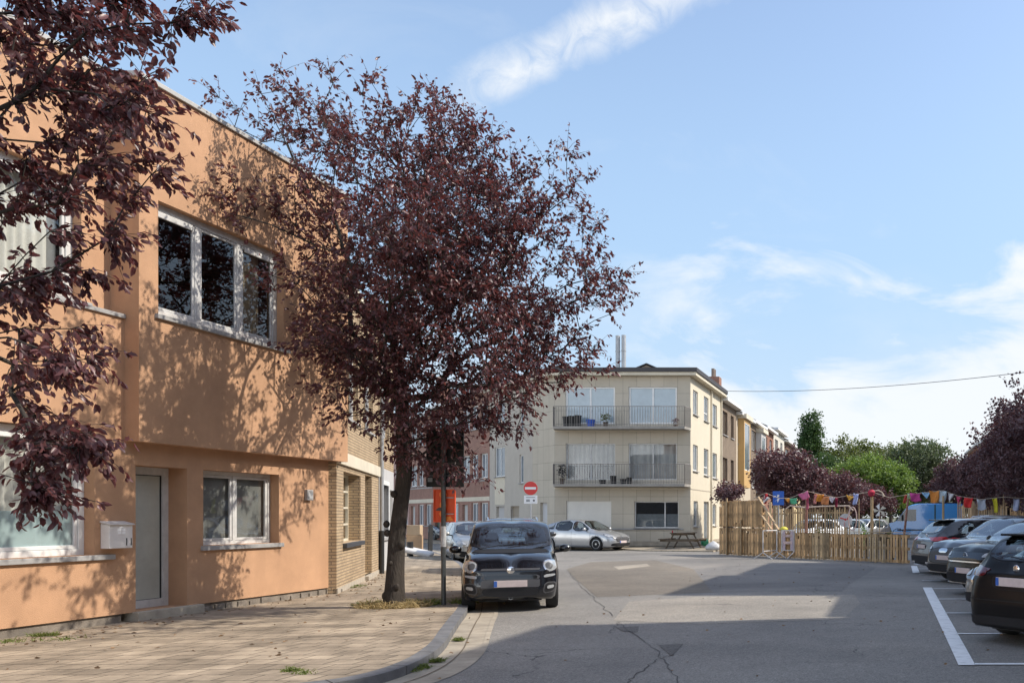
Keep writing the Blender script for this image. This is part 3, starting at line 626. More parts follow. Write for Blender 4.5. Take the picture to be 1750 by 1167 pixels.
for k, (a, b, c, d, e) in enumerate(fops):
    if k == 5:
        s_ = MB(); s_.box(a, b, .06, .075, c, d)
        for i in range(26): s_.box(a, b, .052, .059, c + i * .053, c + i * .053 + .045)
        place(s_.build('shop_shutter', mat('white_shutter', (.74, .71, .64), .6, .06, 1.5), ap), MF); continue
    top = k < 2
    o = window(ap, a, b, c, d, e - .05, mullions=((a + b) / 2,) if k != 4 else (a + 1.55,), fw=.09 if top else .055, mf=M_white if top else M_alu, mp=[G_sky, G_sky, G_clear, G_clear, G_dark][k])
    place(o, MF)
    if k in (2, 3): curtain('curtain', a + .05, b - .05, c + .05, d - .05, e + .10, mat('grey_net', (.36, .35, .34), .9, .2, 2), o, .05, .3)
    if k in (0, 1): curtain('curtain', a + .1, b - .1, c + .1, d - .1, e + .10, M_curt, o, .05, .3)
    if k == 4:
        MB().rect(a + .05, b - .05, c + .05, c + .72, e + .05).build('frosted_film', mat('grey_film', (.42, .45, .47), .4, .15, 3), o)
        MB().box(a - .05, b + .05, e - .2, e - .03, c - .06, c - .003).build('sill', M_grey, o)
for k, (a, b, c, d, e) in enumerate(rops):
    o = window(ap, a, b, c, d, e - .05, fw=.07, mullions=((a + b) / 2,) if k in (0, 3) else (), transoms=(c + .45,) if k in (1, 4) else (), mf=M_white, mp=G_far, sill=(.16, .05, .04), name='door' if k == 7 else 'window'); place(o, MR)
for ops_, M_, nm in ((lops, MLm2, 0), (mops, MLm3, 1)):
    for k, (a, b, c, d, e) in enumerate(ops_):
        if k == 2:
            place(MB().box(a, b, e - .06, e, c, d).build('garage_door', M_pale if nm else mat('tan_door', (.30, .25, .19), .6, .1), ap), M_); continue
        place(window(ap, a, b, c, d, e - .05, fw=.06, mullions=((a + b) / 2,) if nm else (), mp=G_far, sill=(.16, .05, .04)), M_)
place(MB().box(1.0, 1.9, .14, .2, .15, 2.35).build('door', mat('pale_door', (.52, .52, .52), .5, .05), ap), MLm)
for xx in (4.95, 7.85): place(MB().tube([(xx, -.07, .2), (xx, -.07, AZ - .1)], .05, 8).build('drainpipe', M_cream, ap, smooth=True), MR)
for zz, nm in ((6.16, 'upper'), (3.26, 'lower')):
    mb = MB(); P = [(-.0, 0), (.25, -.85), (6.86, -.85), (6.96, 0)]
    mb.prism(P, zz - .13, zz, plane='xy'); bal = place(mb.build('balcony', mat('balcony_slab', (.30, .28, .25), .85, .2, 3), ap, recalc=True), MF)
    mb = MB(); zt = zz + 1.0
    for (a, b) in ((P[0], P[1]), (P[1], P[2]), (P[2], P[3])):
        A_, B_ = Vector(a), Vector(b); n_ = max(2, int((B_ - A_).length / .13)); ia = (Vector((3.4, -.4)) - A_) * .01
        mb.tube([(A_.x, A_.y + .02, zt), (B_.x, B_.y + .02, zt)], .018, 6); mb.tube([(A_.x, A_.y + .02, zz + .1), (B_.x, B_.y + .02, zz + .1)], .01, 5)
        for i in range(n_ + 1):
            p = A_.lerp(B_, i / n_); mb.tube([(p.x, p.y + .02, zz), (p.x, p.y + .02, zt)], .011 if 0 < i < n_ else .02, 4, cap=False)
    mb.build('railing', mat('railing_paint', (.22, .20, .18), .6, .1), bal, smooth=True)
# flues on the roof
fl = empty('roof_flues', (*at(1062, 630, 49)[:2], AZ), 0, 'pair of tall metal flue pipes on the apartment house roof', 'chimney')
MB().box(-.42, .42, -.35, .35, 0, .42).build('chimney_base', M_zinc, fl, bevel=.02); MB().box(-.3, .3, -.3, .3, .42, .55).build('cap', M_grey, fl)
for xx, hh in ((-.2, 2.75), (.13, 2.78)):
    mb = MB(); mb.tube([(xx, 0, .5), (xx, 0, hh)], .12, 10); mb.tube([(xx, 0, hh - .9), (xx, 0, hh - .85)], .14, 10); mb.build('flue_pipe', M_zinc, fl, smooth=True)

# ---- generic terraced house
def terraced(name, label, origin, th, W_, Hh, wm, cols, floors, roof=None, rm=None, ridge=2.2, dep=9., band_m=None, gf=None, pane=None, frame=None, bay=None, group=None, cat='house', chimney=False, wz=None, detail=True):
    h = empty(name, (*origin, 0), th, label, cat, group)
    fh = (Hh - .3) / floors; mb = MB(); ops = []
    for f in range(floors):
        for (a, b) in cols:
            if f == 0 and (a, b) == cols[0]: ops.append((a * W_ + .1, a * W_ + 1.05, .18, 2.35, .2)); continue
            z0 = f * fh + (1.0 if f == 0 else .95); ops.append((a * W_, b * W_, z0, min(z0 + 1.45, (f + 1) * fh - .1), .15))
    facade(mb, 0, W_, .1, Hh, 0, ops)
    mb.quad((0, 0, 0), (0, 0, Hh), (0, dep, Hh), (0, dep, 0)); mb.quad((W_, 0, 0), (W_, dep, 0), (W_, dep, Hh), (W_, 0, Hh)); mb.quad((0, dep, 0), (0, dep, Hh), (W_, dep, Hh), (W_, dep, 0))
    if roof == 'gable':
        for x in (0, W_): mb.add([(x, 0, Hh), (x, dep, Hh), (x, dep / 2, Hh + ridge)], [(0, 1, 2)])
    else: mb.quad((0, 0, Hh), (W_, 0, Hh), (W_, dep, Hh), (0, dep, Hh))
    mb.build('wall', wm, h)
    if roof == 'gable':
        mb = MB(); mb.quad((-.02, -.35, Hh - .05), (W_ + .02, -.35, Hh - .05), (W_ + .02, dep / 2, Hh + ridge + .1), (-.02, dep / 2, Hh + ridge + .1))
        mb.quad((W_ + .02, dep + .3, Hh - .02), (-.02, dep + .3, Hh - .02), (-.02, dep / 2, Hh + ridge + .1), (W_ + .02, dep / 2, Hh + ridge + .1)); r_ = mb.build('roof', rm or M_slate, h, solid=.06)
        if chimney:
            MB().box(.2, .95, .15, .95, Hh, Hh + 1.25).build('chimney', M_red, r_); mb = MB()
            for q in (.35, .75): mb.tube([(q, .55, Hh + 1.2), (q, .55, Hh + 1.75)], .1, 8)
            mb.build('chimney_pot', mat('pot', (.2, .15, .12), .8), r_)
    mb = MB(); mb.box(0.003, W_ - .003, -.42, .0, Hh - .22, Hh - .02); mb.build('gutter', M_white if not band_m else band_m, h)
    for (a, b, c, d, e) in ops:
        if d < 2.36 + .001 and c < .2: o = MB(); o.box(a, b, e - .05, e, c, d); o.build('door', random.choice(M_doors), h); continue
        window(h, a, b, c, d, e - .05, mullions=((a + b) / 2,) if b - a > 1 else (), fw=.07, mf=frame or M_white, mp=pane or G_far, sill=(.17, .06, .05))
    if gf: MB().box(.003, W_ - .003, -.012, .002, 2.55, 2.8).build('lintel_band', M_cream, h)
    if gf: MB().box(.003, W_ - .003, -.03, .002, fh + .75, fh + .83).build('sill_band', M_grey, h)
    if bay:
        a, b, z0, z1, bm, pm = bay; mb = MB(); facade(mb, a, b, z0, z1, -.42, [(a + .25, b - .25, z0 + 1.15, z1 - .25, .08)]); mb.quad((a, -.42, z0), (a, -.42, z1), (a, 0, z1), (a, 0, z0)); mb.quad((b, -.42, z0), (b, 0, z0), (b, 0, z1), (b, -.42, z1)); mb.quad((a, -.42, z0), (a, 0, z0), (b, 0, z0), (b, -.42, z0))
        o = mb.build('bay', bm, h); window(o, a + .25, b - .25, z0 + 1.15, z1 - .25, -.40, fw=.07, mp=G_far)
        MB().box(a - .1, b + .1, -.60, -.02, z1, z1 + .3).build('bay_roof', M_cream, h)
    return h
M_doors = [mat('brown_door', (.12, .07, .04), .6, .1), mat('white_door', (.5, .5, .48), .5, .05), mat('green_door', (.06, .09, .07), .5, .1)]
# pink/red brick terrace left of the apartment house
rows = [(5.0, 9.2, M_pink, 'pink brick terraced house joined to the apartment house', 'gable'), (5.2, 8.9, M_red, 'red brick terraced house behind the large dark sign', 'gable'), (5.2, 8.6, M_pink, 'pinkish brick terraced house seen between tree trunk and sign pole', None), (6.0, 8.3, mat('pinkish_render', (.42, .27, .23), .85, .08, 2), 'pale pink rendered house beyond the tree trunk', None), (6.5, 9.0, M_brown, 'brown brick house at end of side street', None)]
pos = MLe.copy()
for k, (W_, Hh, m_, lb, rf) in enumerate(rows):
    pos = pos - wd * W_
    terraced('brick_house' if k < 3 or k == 4 else 'pink_house', lb, (pos.x, pos.y), THL, W_ - .01, Hh, m_, ((.06, .34), (.40, .62), (.70, .94)), 3, rf, M_slate, 1.8, gf=True, pane=G_sky if k % 2 else G_far, chimney=(k == 1))
# white gabled house behind the terrace
p = at(772, 800, 92)
terraced('white_house', 'white gabled house far behind the brick terrace', (p[0] - 5, p[1]), 0, 8, 9.5, mat('white_render', (.6, .6, .6), .8, .05), ((.2, .4), (.6, .8)), 3, 'gable', M_slate, 2.5, dep=7)
# terrace going away behind the apartment house
far = [
 (53, 58.2, 8.85, M_taupe, 'gable', None, 'taupe brick house joined to the cream apartment house', 1),
 (58.2, 64, 8.6, mat('beige_render', (.50, .43, .33), .85, .06, 2), 'gable', (.6, 3.2, 3.6, 8.2, mat('ochre_panel', (.52, .33, .13), .7, .08, 2)), 'beige house with ochre panelled bay window', 0),
 (64, 70, 8.7, M_taupe, 'gable', (2.6, 5.0, 3.4, 8.0, mat('white_panel', (.55, .53, .5), .7, .05, 2)), 'house with white boxed bay over street beyond ochre bay', 0),
 (70, 76.5, 8.9, M_red, 'gable', None, 'red brick house half way down the terrace', 0),
 (76.5, 84, 9.4, mat('off_white_render', (.56, .53, .46), .85, .06, 2), None, None, 'off-white flat-roofed house in the terrace', 0),
 (84, 92, 9.0, M_brown, 'gable', None, 'brown brick house near end of terrace', 0),
 (92, 101, 8.6, mat('yellow_render', (.52, .42, .24), .85, .06, 2), None, None, 'yellowish house near end of terrace', 0),
 (101, 112, 8.4, M_pink, 'gable', None, 'last pink brick house of the terrace', 0)]
for k, (a, b, Hh, m_, rf, bay, lb, ch) in enumerate(far):
    terraced('terraced_house', lb, (-10.35, a + .005), R(90), b - a - .01, Hh, m_, ((.10, .40), (.62, .82)), 3, rf, [M_slate, M_tile, M_slate, M_slate][k % 4], 1.9, bay=(*bay, None) if bay else None, chimney=bool(ch), pane=G_far if k % 2 else mat('brownish_glass', (.10, .085, .07), .15, .2), frame=mat('brown_frame', (.18, .12, .08), .6) if k == 0 else None)
# right-hand side of the street: mostly out of frame, its houses throw the long shadows on the road
rr = [(-18, -9, 12.6), (-9, -.5, 12.9), (-.5, 8.0, 12.5), (8.0, 16.6, 12.8), (16.6, 21.4, 9.0), (21.4, 27.5, 12.4), (27.5, 34, 12.0), (34, 41, 9.2), (41, 49, 8.8), (49, 58, 9.4), (58, 67, 8.8), (67, 77, 9.6), (77, 90, 9.0), (90, 105, 9.2)]
ords = ['taupe four-storey block at the near end of the right-hand row', 'red brick four-storey block beside the near taupe one', 'grey-white four-storey block in the right-hand row', 'brown four-storey block level with the black estate car', 'low three-storey taupe house between two taller blocks', 'tall brick house opposite the pallet fence', 'tall house just past the parked cars', 'house behind the first plum tree', 'house behind the second plum tree', 'house behind the third plum tree', 'pale house peeping over the plum trees', 'grey house peeping over the plum trees', 'house toward the end of the street', 'last house of the street']
for k, (a, b, Hh) in enumerate(rr):
    m_ = [M_taupe, M_red, mat('grey_white_render', (.5, .5, .48), .85, .05), M_brown][k % 4]
    terraced('street_house', ords[k], (9.0, b - .005), R(-90), b - a - .01, Hh, m_, ((.10, .32), (.40, .60), (.70, .90)), 4 if Hh > 11 else 3, 'gable' if k in (10, 11, 13) else None, M_slate, 2.0)
# ---------------------------------------------------------------- trees
def leaf_mat(name, c1, c2, trans, gloss=.35, tr=.35):
    m = bpy.data.materials.new(name); m.use_nodes = True; t = m.node_tree; b = t.nodes['Principled BSDF']; b.inputs['Roughness'].default_value = gloss; b.inputs['Specular IOR Level'].default_value = .45
    g = t.nodes.new('ShaderNodeNewGeometry'); x = t.nodes.new('ShaderNodeMix'); x.data_type = 'RGBA'; x.inputs[6].default_value = (*c1, 1); x.inputs[7].default_value = (*c2, 1)
    tcn = t.nodes.new('ShaderNodeTexCoord'); n = t.nodes.new('ShaderNodeTexNoise'); n.inputs['Scale'].default_value = .7; t.links.new(tcn.outputs['Object'], n.inputs[0])
    a = t.nodes.new('ShaderNodeMath'); a.operation = 'MULTIPLY_ADD'; t.links.new(g.outputs['Random Per Island'], a.inputs[0]); a.inputs[1].default_value = .7
    s = t.nodes.new('ShaderNodeMath'); s.operation = 'MULTIPLY_ADD'; t.links.new(n.outputs[0], s.inputs[0]); s.inputs[1].default_value = 1.6; s.inputs[2].default_value = -.65; t.links.new(s.outputs[0], a.inputs[2]); a.use_clamp = True
    t.links.new(a.outputs[0], x.inputs[0]); t.links.new(x.outputs[2], b.inputs['Base Color'])
    tr_ = t.nodes.new('ShaderNodeBsdfTranslucent'); tr_.inputs[0].default_value = (*trans, 1); ms = t.nodes.new('ShaderNodeMixShader'); ms.inputs[0].default_value = tr
    t.links.new(b.outputs[0], ms.inputs[1]); t.links.new(tr_.outputs[0], ms.inputs[2]); t.links.new(ms.outputs[0], t.nodes['Material Output'].inputs[0])
    return m
def bark_mat(name, c, dk):
    m = mat(name, c, .9, .35, 4, 0); t = m.node_tree; b = t.nodes['Principled BSDF']; tcn = t.nodes.new('ShaderNodeTexCoord')
    mp = t.nodes.new('ShaderNodeMapping'); mp.inputs[3].default_value = (1, 1, .22); t.links.new(tcn.outputs['Object'], mp.inputs[0])
    v = t.nodes.new('ShaderNodeTexNoise'); v.inputs['Scale'].default_value = 22; v.inputs['Detail'].default_value = 8; v.inputs['Distortion'].default_value = 1.0; t.links.new(mp.outputs[0], v.inputs[0])
    bp = t.nodes.new('ShaderNodeBump'); bp.inputs['Strength'].default_value = 1; bp.inputs['Distance'].default_value = .03; t.links.new(v.outputs[0], bp.inputs['Height']); t.links.new(bp.outputs[0], b.inputs['Normal'])
    return m
M_plum = leaf_mat('plum_leaves', (.046, .024, .028), (.185, .082, .082), (.22, .050, .045), .38, .28)
M_plum_f = leaf_mat('plum_leaves_far', (.070, .040, .046), (.165, .095, .100), (.17, .06, .06), .5, .25)
M_bark = bark_mat('plum_bark', (.042, .033, .026), 0)
M_gr1 = leaf_mat('bright_leaves', (.10, .17, .035), (.19, .27, .06), (.20, .30, .05), .5, .35)
M_gr2 = leaf_mat('olive_leaves', (.09, .12, .035), (.18, .19, .06), (.12, .16, .03), .5, .3)
M_gr3 = leaf_mat('grey_green_leaves', (.085, .11, .055), (.15, .175, .085), (.10, .14, .05), .5, .3)
M_gr4 = leaf_mat('poplar_leaves', (.03, .07, .02), (.07, .12, .035), (.08, .14, .03), .5, .3)
def unit(a): return a / np.maximum(1e-9, np.linalg.norm(a, axis=-1, keepdims=True))
def np_mesh(name, V, Fq, m, parent, k=4, smooth=False):
    me = bpy.data.meshes.new(name); nf = len(Fq)
    me.vertices.add(len(V)); me.vertices.foreach_set('co', np.ascontiguousarray(V, np.float32).ravel())
    me.loops.add(nf * k); me.loops.foreach_set('vertex_index', np.ascontiguousarray(Fq, np.int32).ravel())
    me.polygons.add(nf); me.polygons.foreach_set('loop_start', np.arange(0, nf * k, k, dtype=np.int32))
    me.update(calc_edges=True); me.validate(); me.materials.append(m)
    if smooth: me.polygons.foreach_set('use_smooth', [True] * nf)
    o = bpy.data.objects.new(name, me); col.objects.link(o); o.parent = parent; return o
def leaves(P, Dr, size, m, parent, name='crown', aspect=.58, droop=.45, fold=.25, ovate=False):
    """P base points, Dr leaf directions: folded diamond leaves, two triangles along the midrib"""
    n = len(P); Dr = unit(Dr + np.array([0, 0, -droop])); s = (size * rng.uniform(.65, 1.25, n))[:, None]
    side = unit(np.cross(Dr, unit(rng.normal(size=(n, 3)) + np.array([0, 0, .8])))); up = np.cross(side, Dr)
    if ovate:
        def at_(t, w_, c_): return P + Dr * s * t - up * s * c_ + side * s * aspect * w_ + up * s * fold * abs(w_)
        cu = rng.uniform(.0, .35, (n, 1)); rows = [P, at_(.28, -.42, cu * .08), at_(.28, 0, cu * .08), at_(.28, .42, cu * .08), at_(.68, -.40, cu * .46), at_(.68, 0, cu * .46), at_(.68, .40, cu * .46), at_(1.0, 0, cu)]
        V = np.stack(rows, 1).reshape(-1, 3); b = np.arange(n)[:, None] * 8
        T_ = np.array([[0, 1, 2], [0, 2, 3], [1, 4, 5], [1, 5, 2], [2, 5, 6], [2, 6, 3], [4, 7, 5], [5, 7, 6]]); return np_mesh(name, V, (b[:, :, None] + T_[None]).reshape(-1, 3), m, parent, 3, True)
    tip = P + Dr * s; mid = P + Dr * s * .45; l = mid + side * s * aspect * .5 + up * s * fold * .5; r = mid - side * s * aspect * .5 + up * s * fold * .5
    V = np.stack([P, r, tip, l], 1).reshape(-1, 3); b = np.arange(n)[:, None] * 4
    F_ = np.concatenate([b + np.array([[0, 1, 2]]), b + np.array([[0, 2, 3]])], 1).reshape(-1, 3)
    return np_mesh(name, V, F_, m, parent, 3)
def tree(name, base, trunk, trunk_r, targets, center, leaf_n, leaf_size, ml, label, group=None, twigs=5, twig_len=.42, mb_=None, fine=True, cat='tree', aspect=.58, step=.28, limb_pow=2.3, spread=.8, thin=1.0):
    """trunk: points relative to base; targets (n,3) relative to base; limbs grow to the targets by nearest joint"""
    root = empty(name, base, 0, label, cat, group); mb_ = mb_ or M_bark
    T = np.array(targets); P = []; par = []
    tr = [Vector(q) for q in trunk]
    for i in range(len(tr) - 1):
        k = max(1, int((tr[i + 1] - tr[i]).length / .2))
        for j in range(k): P.append(np.array(tr[i].lerp(tr[i + 1], j / k))); par.append(len(P) - 2)
    P.append(np.array(tr[-1])); par.append(len(P) - 2); nt_ = len(P)
    first = int(nt_ * .55)
    arr = np.zeros((nt_ + len(T) * 14, 3)); arr[:nt_] = np.array(P); cnt = nt_; par = list(par); chains = []
    fork = arr[nt_ - 1]
    order = np.argsort(np.linalg.norm(T - fork, axis=1) + rng.uniform(0, .8, len(T)))
    tips = []
    gd = np.zeros(len(arr)); 
    for ti in order:
        t = T[ti]; dv = arr[first:cnt] - t; dd = np.linalg.norm(dv, axis=1) + .28 * gd[first:cnt] + np.maximum(0, arr[first:cnt, 2] - t[2]) * .5
        j = first + int(np.argmin(dd)); a = arr[j]; dist = np.linalg.norm(t - a)
        k = max(1, min(13, int(dist / step))); mid = (a + t) / 2 + np.array([0, 0, .10 * dist]) + rng.normal(size=3) * .07 * dist
        ch = [j]; prev = j
        for q in range(1, k + 1):
            s = q / k; p = (1 - s) ** 2 * a + 2 * s * (1 - s) * mid + s * s * t + (rng.normal(size=3) * .018 if q < k else 0)
            arr[cnt] = p; par.append(prev); gd[cnt] = gd[prev] + dist / k; prev = cnt; ch.append(cnt); cnt += 1
        chains.append(ch); tips.append(prev)
    area = np.zeros(cnt); rt = .0045
    for q in tips: area[q] += rt ** limb_pow
    for q in range(cnt - 1, 0, -1): area[par[q]] += area[q] * (1 if q in () else 1)
    rad = np.maximum(area, rt ** limb_pow) ** (1 / limb_pow); rad *= 1
    k_ = trunk_r / max(rad[first], 1e-6)
    rad = np.where(rad > .02, .02 + (rad - .02) * k_ , rad) if k_ > 1 else rad * np.clip(k_ + (1 - k_) * (1 - rad / rad[0]), k_, 1)
    mb = MB(); tp = arr[:nt_]; hh = np.linspace(0, 1, nt_)
    mbt = MB(); nn = 18; vs = []
    for i in range(nt_):
        flare = 1 + .45 * math.exp(-hh[i] * 9); r0 = trunk_r * flare * (1 - .12 * hh[i])
        for k in range(nn):
            an = 2 * math.pi * k / nn; rr_ = r0 * (1 + .09 * math.sin(3 * an + 4 * hh[i]) + .06 * math.sin(5 * an - 7 * hh[i] + 1) + (.05 * math.sin(11 * an + 9 * hh[i]) if fine else 0) + random.uniform(-.015, .015))
            vs.append((tp[i][0] + rr_ * math.cos(an), tp[i][1] + rr_ * math.sin(an), tp[i][2]))
    mbt.add(vs, [(i * nn + k, i * nn + (k + 1) % nn, (i + 1) * nn + (k + 1) % nn, (i + 1) * nn + k) for i in range(nt_ - 1) for k in range(nn)] + [tuple(range((nt_ - 1) * nn, nt_ * nn))])
    trunk_o = mbt.build('trunk', mb_, root, smooth='all')
    for ch in chains:
        rs = [float(max(rad[c], .004)) for c in ch]; rs[0] = min(rs[0], rs[1] * 1.25) if len(rs) > 1 else rs[0]
        if not fine and rs[0] < .02: continue
        mb.tube([arr[c] for c in ch], rs, 8 if rs[0] > .05 else (5 if rs[0] > .015 else 3), cap=False)
    # sprays of twigs and leaves at the limb tips
    C = np.array(center); tp = arr[np.array(tips)]
    out_ = unit(tp - C) ; n = len(tp); Dt = unit(out_[:, None, :] * .9 + rng.normal(size=(n, twigs, 3)) * spread + np.array([0, 0, .25]))
    ln = twig_len * rng.uniform(.5, 1.2, (n, twigs))
    if fine:
        for i in range(n):
            for k in range(twigs):
                a = tp[i]; b = a + Dt[i, k] * ln[i, k]; mb.tube([a, (a + b) / 2 + np.array([0, 0, .02]), b], [.0045, .003, .0015], 3, cap=False)
    mb.build('limbs', mb_, trunk_o, smooth='all')
    per = leaf_n // twigs; s = rng.uniform(.08, 1.08, (n, twigs, per))
    LP = tp[:, None, None, :] + Dt[:, :, None, :] * (ln[:, :, None] * s)[..., None] + rng.normal(size=(n, twigs, per, 3)) * (.015 if fine else leaf_size * .8)
    LD = Dt[:, :, None, :] * .7 + rng.normal(size=(n, twigs, per, 3)) * .5
    leaves(LP.reshape(-1, 3), LD.reshape(-1, 3), leaf_size, ml, root, aspect=aspect, ovate=fine, droop=.75 if fine else .45)
    return root
def lobes_px(lobes, d0, base, dens):
    """lobes (px, py, radius px, depth offset, depth factor, density) around distance d0 -> target points relative to base"""
    o = []
    for (x, y, r, dz, df, de) in lobes:
        d = d0 + dz; c = np.array(at(x, y, d)); r_ = r * d / FL; vol = 4.19 * r_ ** 3 * df; n = max(4, int(vol * dens * de)); u = unit(rng.normal(size=(n, 3))) * (rng.uniform(0, 1, (n, 1)) ** (1 / 2.2)) * np.array([r_, r_ * df, r_])
        o.append(c + u)
    return np.concatenate(o) - np.array(base)
# the plum tree on the pavement
TB = (*G(672, 1036, .115), .10)
lob = [(480, 215, 95, .2, 1.1, .5), (590, 225, 95, .3, 1.2, .6), (715, 255, 100, 0, 1.4, .75), (810, 320, 105, -.2, 1.3, 1.1), (640, 330, 105, .6, 1.3, .6), (430, 330, 62, -.3, 1.4, .75), (400, 380, 42, -.5, 1.4, .9), (510, 360, 75, .3, 1.2, .45),
       (950, 320, 66, .3, 1.2, .45), (970, 270, 46, .4, 1.2, .4), (1000, 400, 52, .2, 1.3, .55), (880, 400, 95, -.3, 1.4, 1.1), (1000, 495, 76, 0, 1.3, 1.0), (760, 450, 130, -.6, 1.3, 1.0), (590, 440, 80, .3, 1.3, .8), (540, 510, 62, -.6, 1.3, 1.0),
       (660, 560, 120, -.6, 1.3, 1.1), (820, 570, 120, -.4, 1.3, 1.1), (940, 590, 82, .2, 1.3, 1.0), (990, 630, 40, .3, 1.3, .9), (570, 600, 62, -.7, 1.2, 1.3), (720, 670, 90, -.2, 1.3, 1.3), (840, 680, 62, -.3, 1.3, 1.3), (600, 690, 34, -.6, 1.2, 1.2), (760, 745, 55, .1, 1.2, 1.0), (850, 745, 34, -.1, 1.2, 1.1), (700, 765, 35, -.3, 1.2, .9), (560, 660, 40, -.6, 1.2, 1.2), (725, 720, 75, -.7, 1.0, 1.1), (785, 790, 34, -.8, 1.0, 1.1), (640, 650, 70, -1.0, 1.0, 1.0), (900, 660, 50, -.5, 1.0, 1.0),
       (700, 450, 110, 2.0, 1.2, .7), (640, 560, 110, 1.8, 1.2, .7), (860, 500, 100, 1.8, 1.2, .6), (720, 400, 110, -2.0, 1.2, .6), (840, 600, 90, -1.8, 1.2, .6), (590, 330, 85, -1.7, 1.1, .5)]
tg = lobes_px(lob, TB[1], TB, 13)
tree('plum_tree', TB, [(0, 0, 0), (.02, 0, .5), (.05, .0, 1.1), (.12, .02, 1.7), (.20, 0, 2.25), (.16, .05, 2.7), (.1, .1, 3.2)], .124, tg, (.5, 0, 3.6), 46, .078, M_plum, 'dark purple-leaved plum tree growing from dry grass on the pavement beside the black car', 'purple plum trees', twigs=6, twig_len=.38, aspect=.52)
# burls and pruning knots on its trunk
tr0 = [o for o in bpy.data.objects if o.name.startswith('trunk')][0]
for (a, zz, r_) in ((-.3, 1.05, .065), (3.6, 1.4, .05), (-1.6, .75, .035), (-1.2, 1.9, .05), (-2.2, 1.25, .05), (-.9, .35, .05), (2.8, .25, .08), (-2.6, .2, .07)):
    cx, cy = .03 + .124 * math.cos(a), .124 * math.sin(a); mb = MB(); mb.lathe([(r_ * math.sin(q * math.pi / 6 + .01), -r_ * math.cos(q * math.pi / 6) * 1.25) for q in range(7)], (cx, cy, zz), 10); mb.build('burl', M_bark, tr0, smooth='all')
# the nearer plum tree hanging in from the left
NB = (-8.6, 5.3, .10)
lob = [(40, 60, 150, 1.6, 1.0, 1.2), (190, 40, 95, 1.2, 1, .8), (290, 25, 50, 1.4, 1, .6), (130, 190, 120, 1.5, 1, .8), (220, 170, 60, 1.2, 1, .75), (40, 300, 110, 1.8, 1, 1.2), (170, 300, 85, 1.5, 1, .6), (100, 420, 85, 1.6, 1, .9), (20, 480, 90, 1.7, 1, 1.0), (70, 560, 80, 1.6, 1, .8), (30, 660, 85, 1.7, 1, 1.0), (110, 610, 40, 1.3, 1, .7), (85, 740, 48, 1.4, 1, .8), (20, 770, 45, 1.3, 1, .9), (135, 755, 22, 1.2, 1, .7), (55, 835, 18, 1.2, 1, .7)]
lob += [(-250, 150, 260, 1.2, 1.2, .25), (-550, 100, 330, .6, 1.2, .18), (-350, 450, 240, 1.0, 1.2, .25), (-900, 250, 350, .2, 1.2, .13), (-650, -50, 300, 1.5, 1.2, .15), (-450, 600, 160, .8, 1.2, .2)]
tg = lobes_px(lob, NB[1], NB, 21)
tree('plum_tree', NB, [(0, 0, 0), (.05, .05, 1.2), (.1, .1, 2.2), (.2, .2, 3.0)], .17, tg, (.6, .4, 4.0), 78, .072, M_plum, 'nearer purple plum tree whose branches hang before the orange wall above the mailbox', 'purple plum trees', twigs=6, twig_len=.30, aspect=.52)

def blob_targets(c, r, n):
    u = unit(rng.normal(size=(n, 3))) * (rng.uniform(.15, 1, (n, 1)) ** (1 / 2.6)); return np.array(c) + u * np.array(r)
def bg_tree(name, x, y, h, rx, rz, m, label, group, n=260, ls=.2, lobes_=6, tr_r=.16, ln=36, cb=None, seed=0, twl=.6):
    r_ = np.random.default_rng(seed + 5); zc_ = h - rz; parts = [blob_targets((0, 0, zc_), (rx * .75, rx * .75, rz * .8), n // 2)]
    for k in range(lobes_):
        a = 2 * math.pi * k / lobes_ + r_.uniform(0, 1); q = r_.uniform(.45, .6); parts.append(blob_targets((rx * q * math.cos(a), rx * q * math.sin(a), zc_ + rz * r_.uniform(-.4, .45)), (rx * .42, rx * .42, rz * .42), n // (2 * lobes_)))
    T = np.concatenate(parts); return tree(name, (x, y, 0), [(0, 0, 0), (.05, 0, max(.8, (zc_ - rz * .6) * .6)), (0, 0, max(1.4, zc_ - rz * .5))], tr_r, T, (0, 0, zc_ - rz * .3), ln, ls, m, label, group, twigs=4, twig_len=twl, fine=False, aspect=.75, step=.5)
def X(px_, d): return (px_ - VX) * d / FL
def Z(py, d): return EYE + (VY - py) * d / FL
GP = 'purple plum trees'
bg_tree('plum_tree', X(1348, 47), 47, Z(762, 47), 2.35, 1.75, M_plum_f, 'round purple plum tree behind the tall end of the pallet fence', GP, 420, .15, seed=1, ln=44, twl=.4)
bg_tree('plum_tree', X(1246, 43), 43, Z(826, 43), .75, .55, M_plum_f, 'small purple shrub-like plum peeping over the tallest pallets', GP, 60, .12, seed=2, twl=.3)
bg_tree('plum_tree', X(1428, 62), 62, Z(800, 62), 2.5, 1.7, M_plum_f, 'purple plum tree in front of the bright green tree', GP, 260, .17, seed=3, ln=44)
bg_tree('plum_tree', X(1490, 76), 76, Z(828, 76), 2.4, 1.6, M_plum_f, 'low purple plum tree behind the blue van nose', GP, 160, .2, seed=4)
for k, (xx, d, top, rx, rz, lb) in enumerate([(6.6, 34, 622, 3.9, 3.2, 'purple plum tree at the right picture edge, nearest above the parked cars'), (7.1, 43, 690, 3.6, 2.7, 'second purple plum tree over the parked cars'), (7.0, 53, 752, 3.3, 2.3, 'third purple plum tree of the row on the right'), (6.8, 66, 768, 3.6, 2.3, 'fourth purple plum tree, above the blue van'), (6.4, 82, 795, 3.6, 2.3, 'farthest purple plum tree of the row on the right')]):
    bg_tree('plum_tree', xx, d, Z(top, d), rx, rz, M_plum_f, lb, GP, 620 if k < 2 else 340, .13 if k < 2 else .17, seed=10 + k, ln=48, twl=.45)
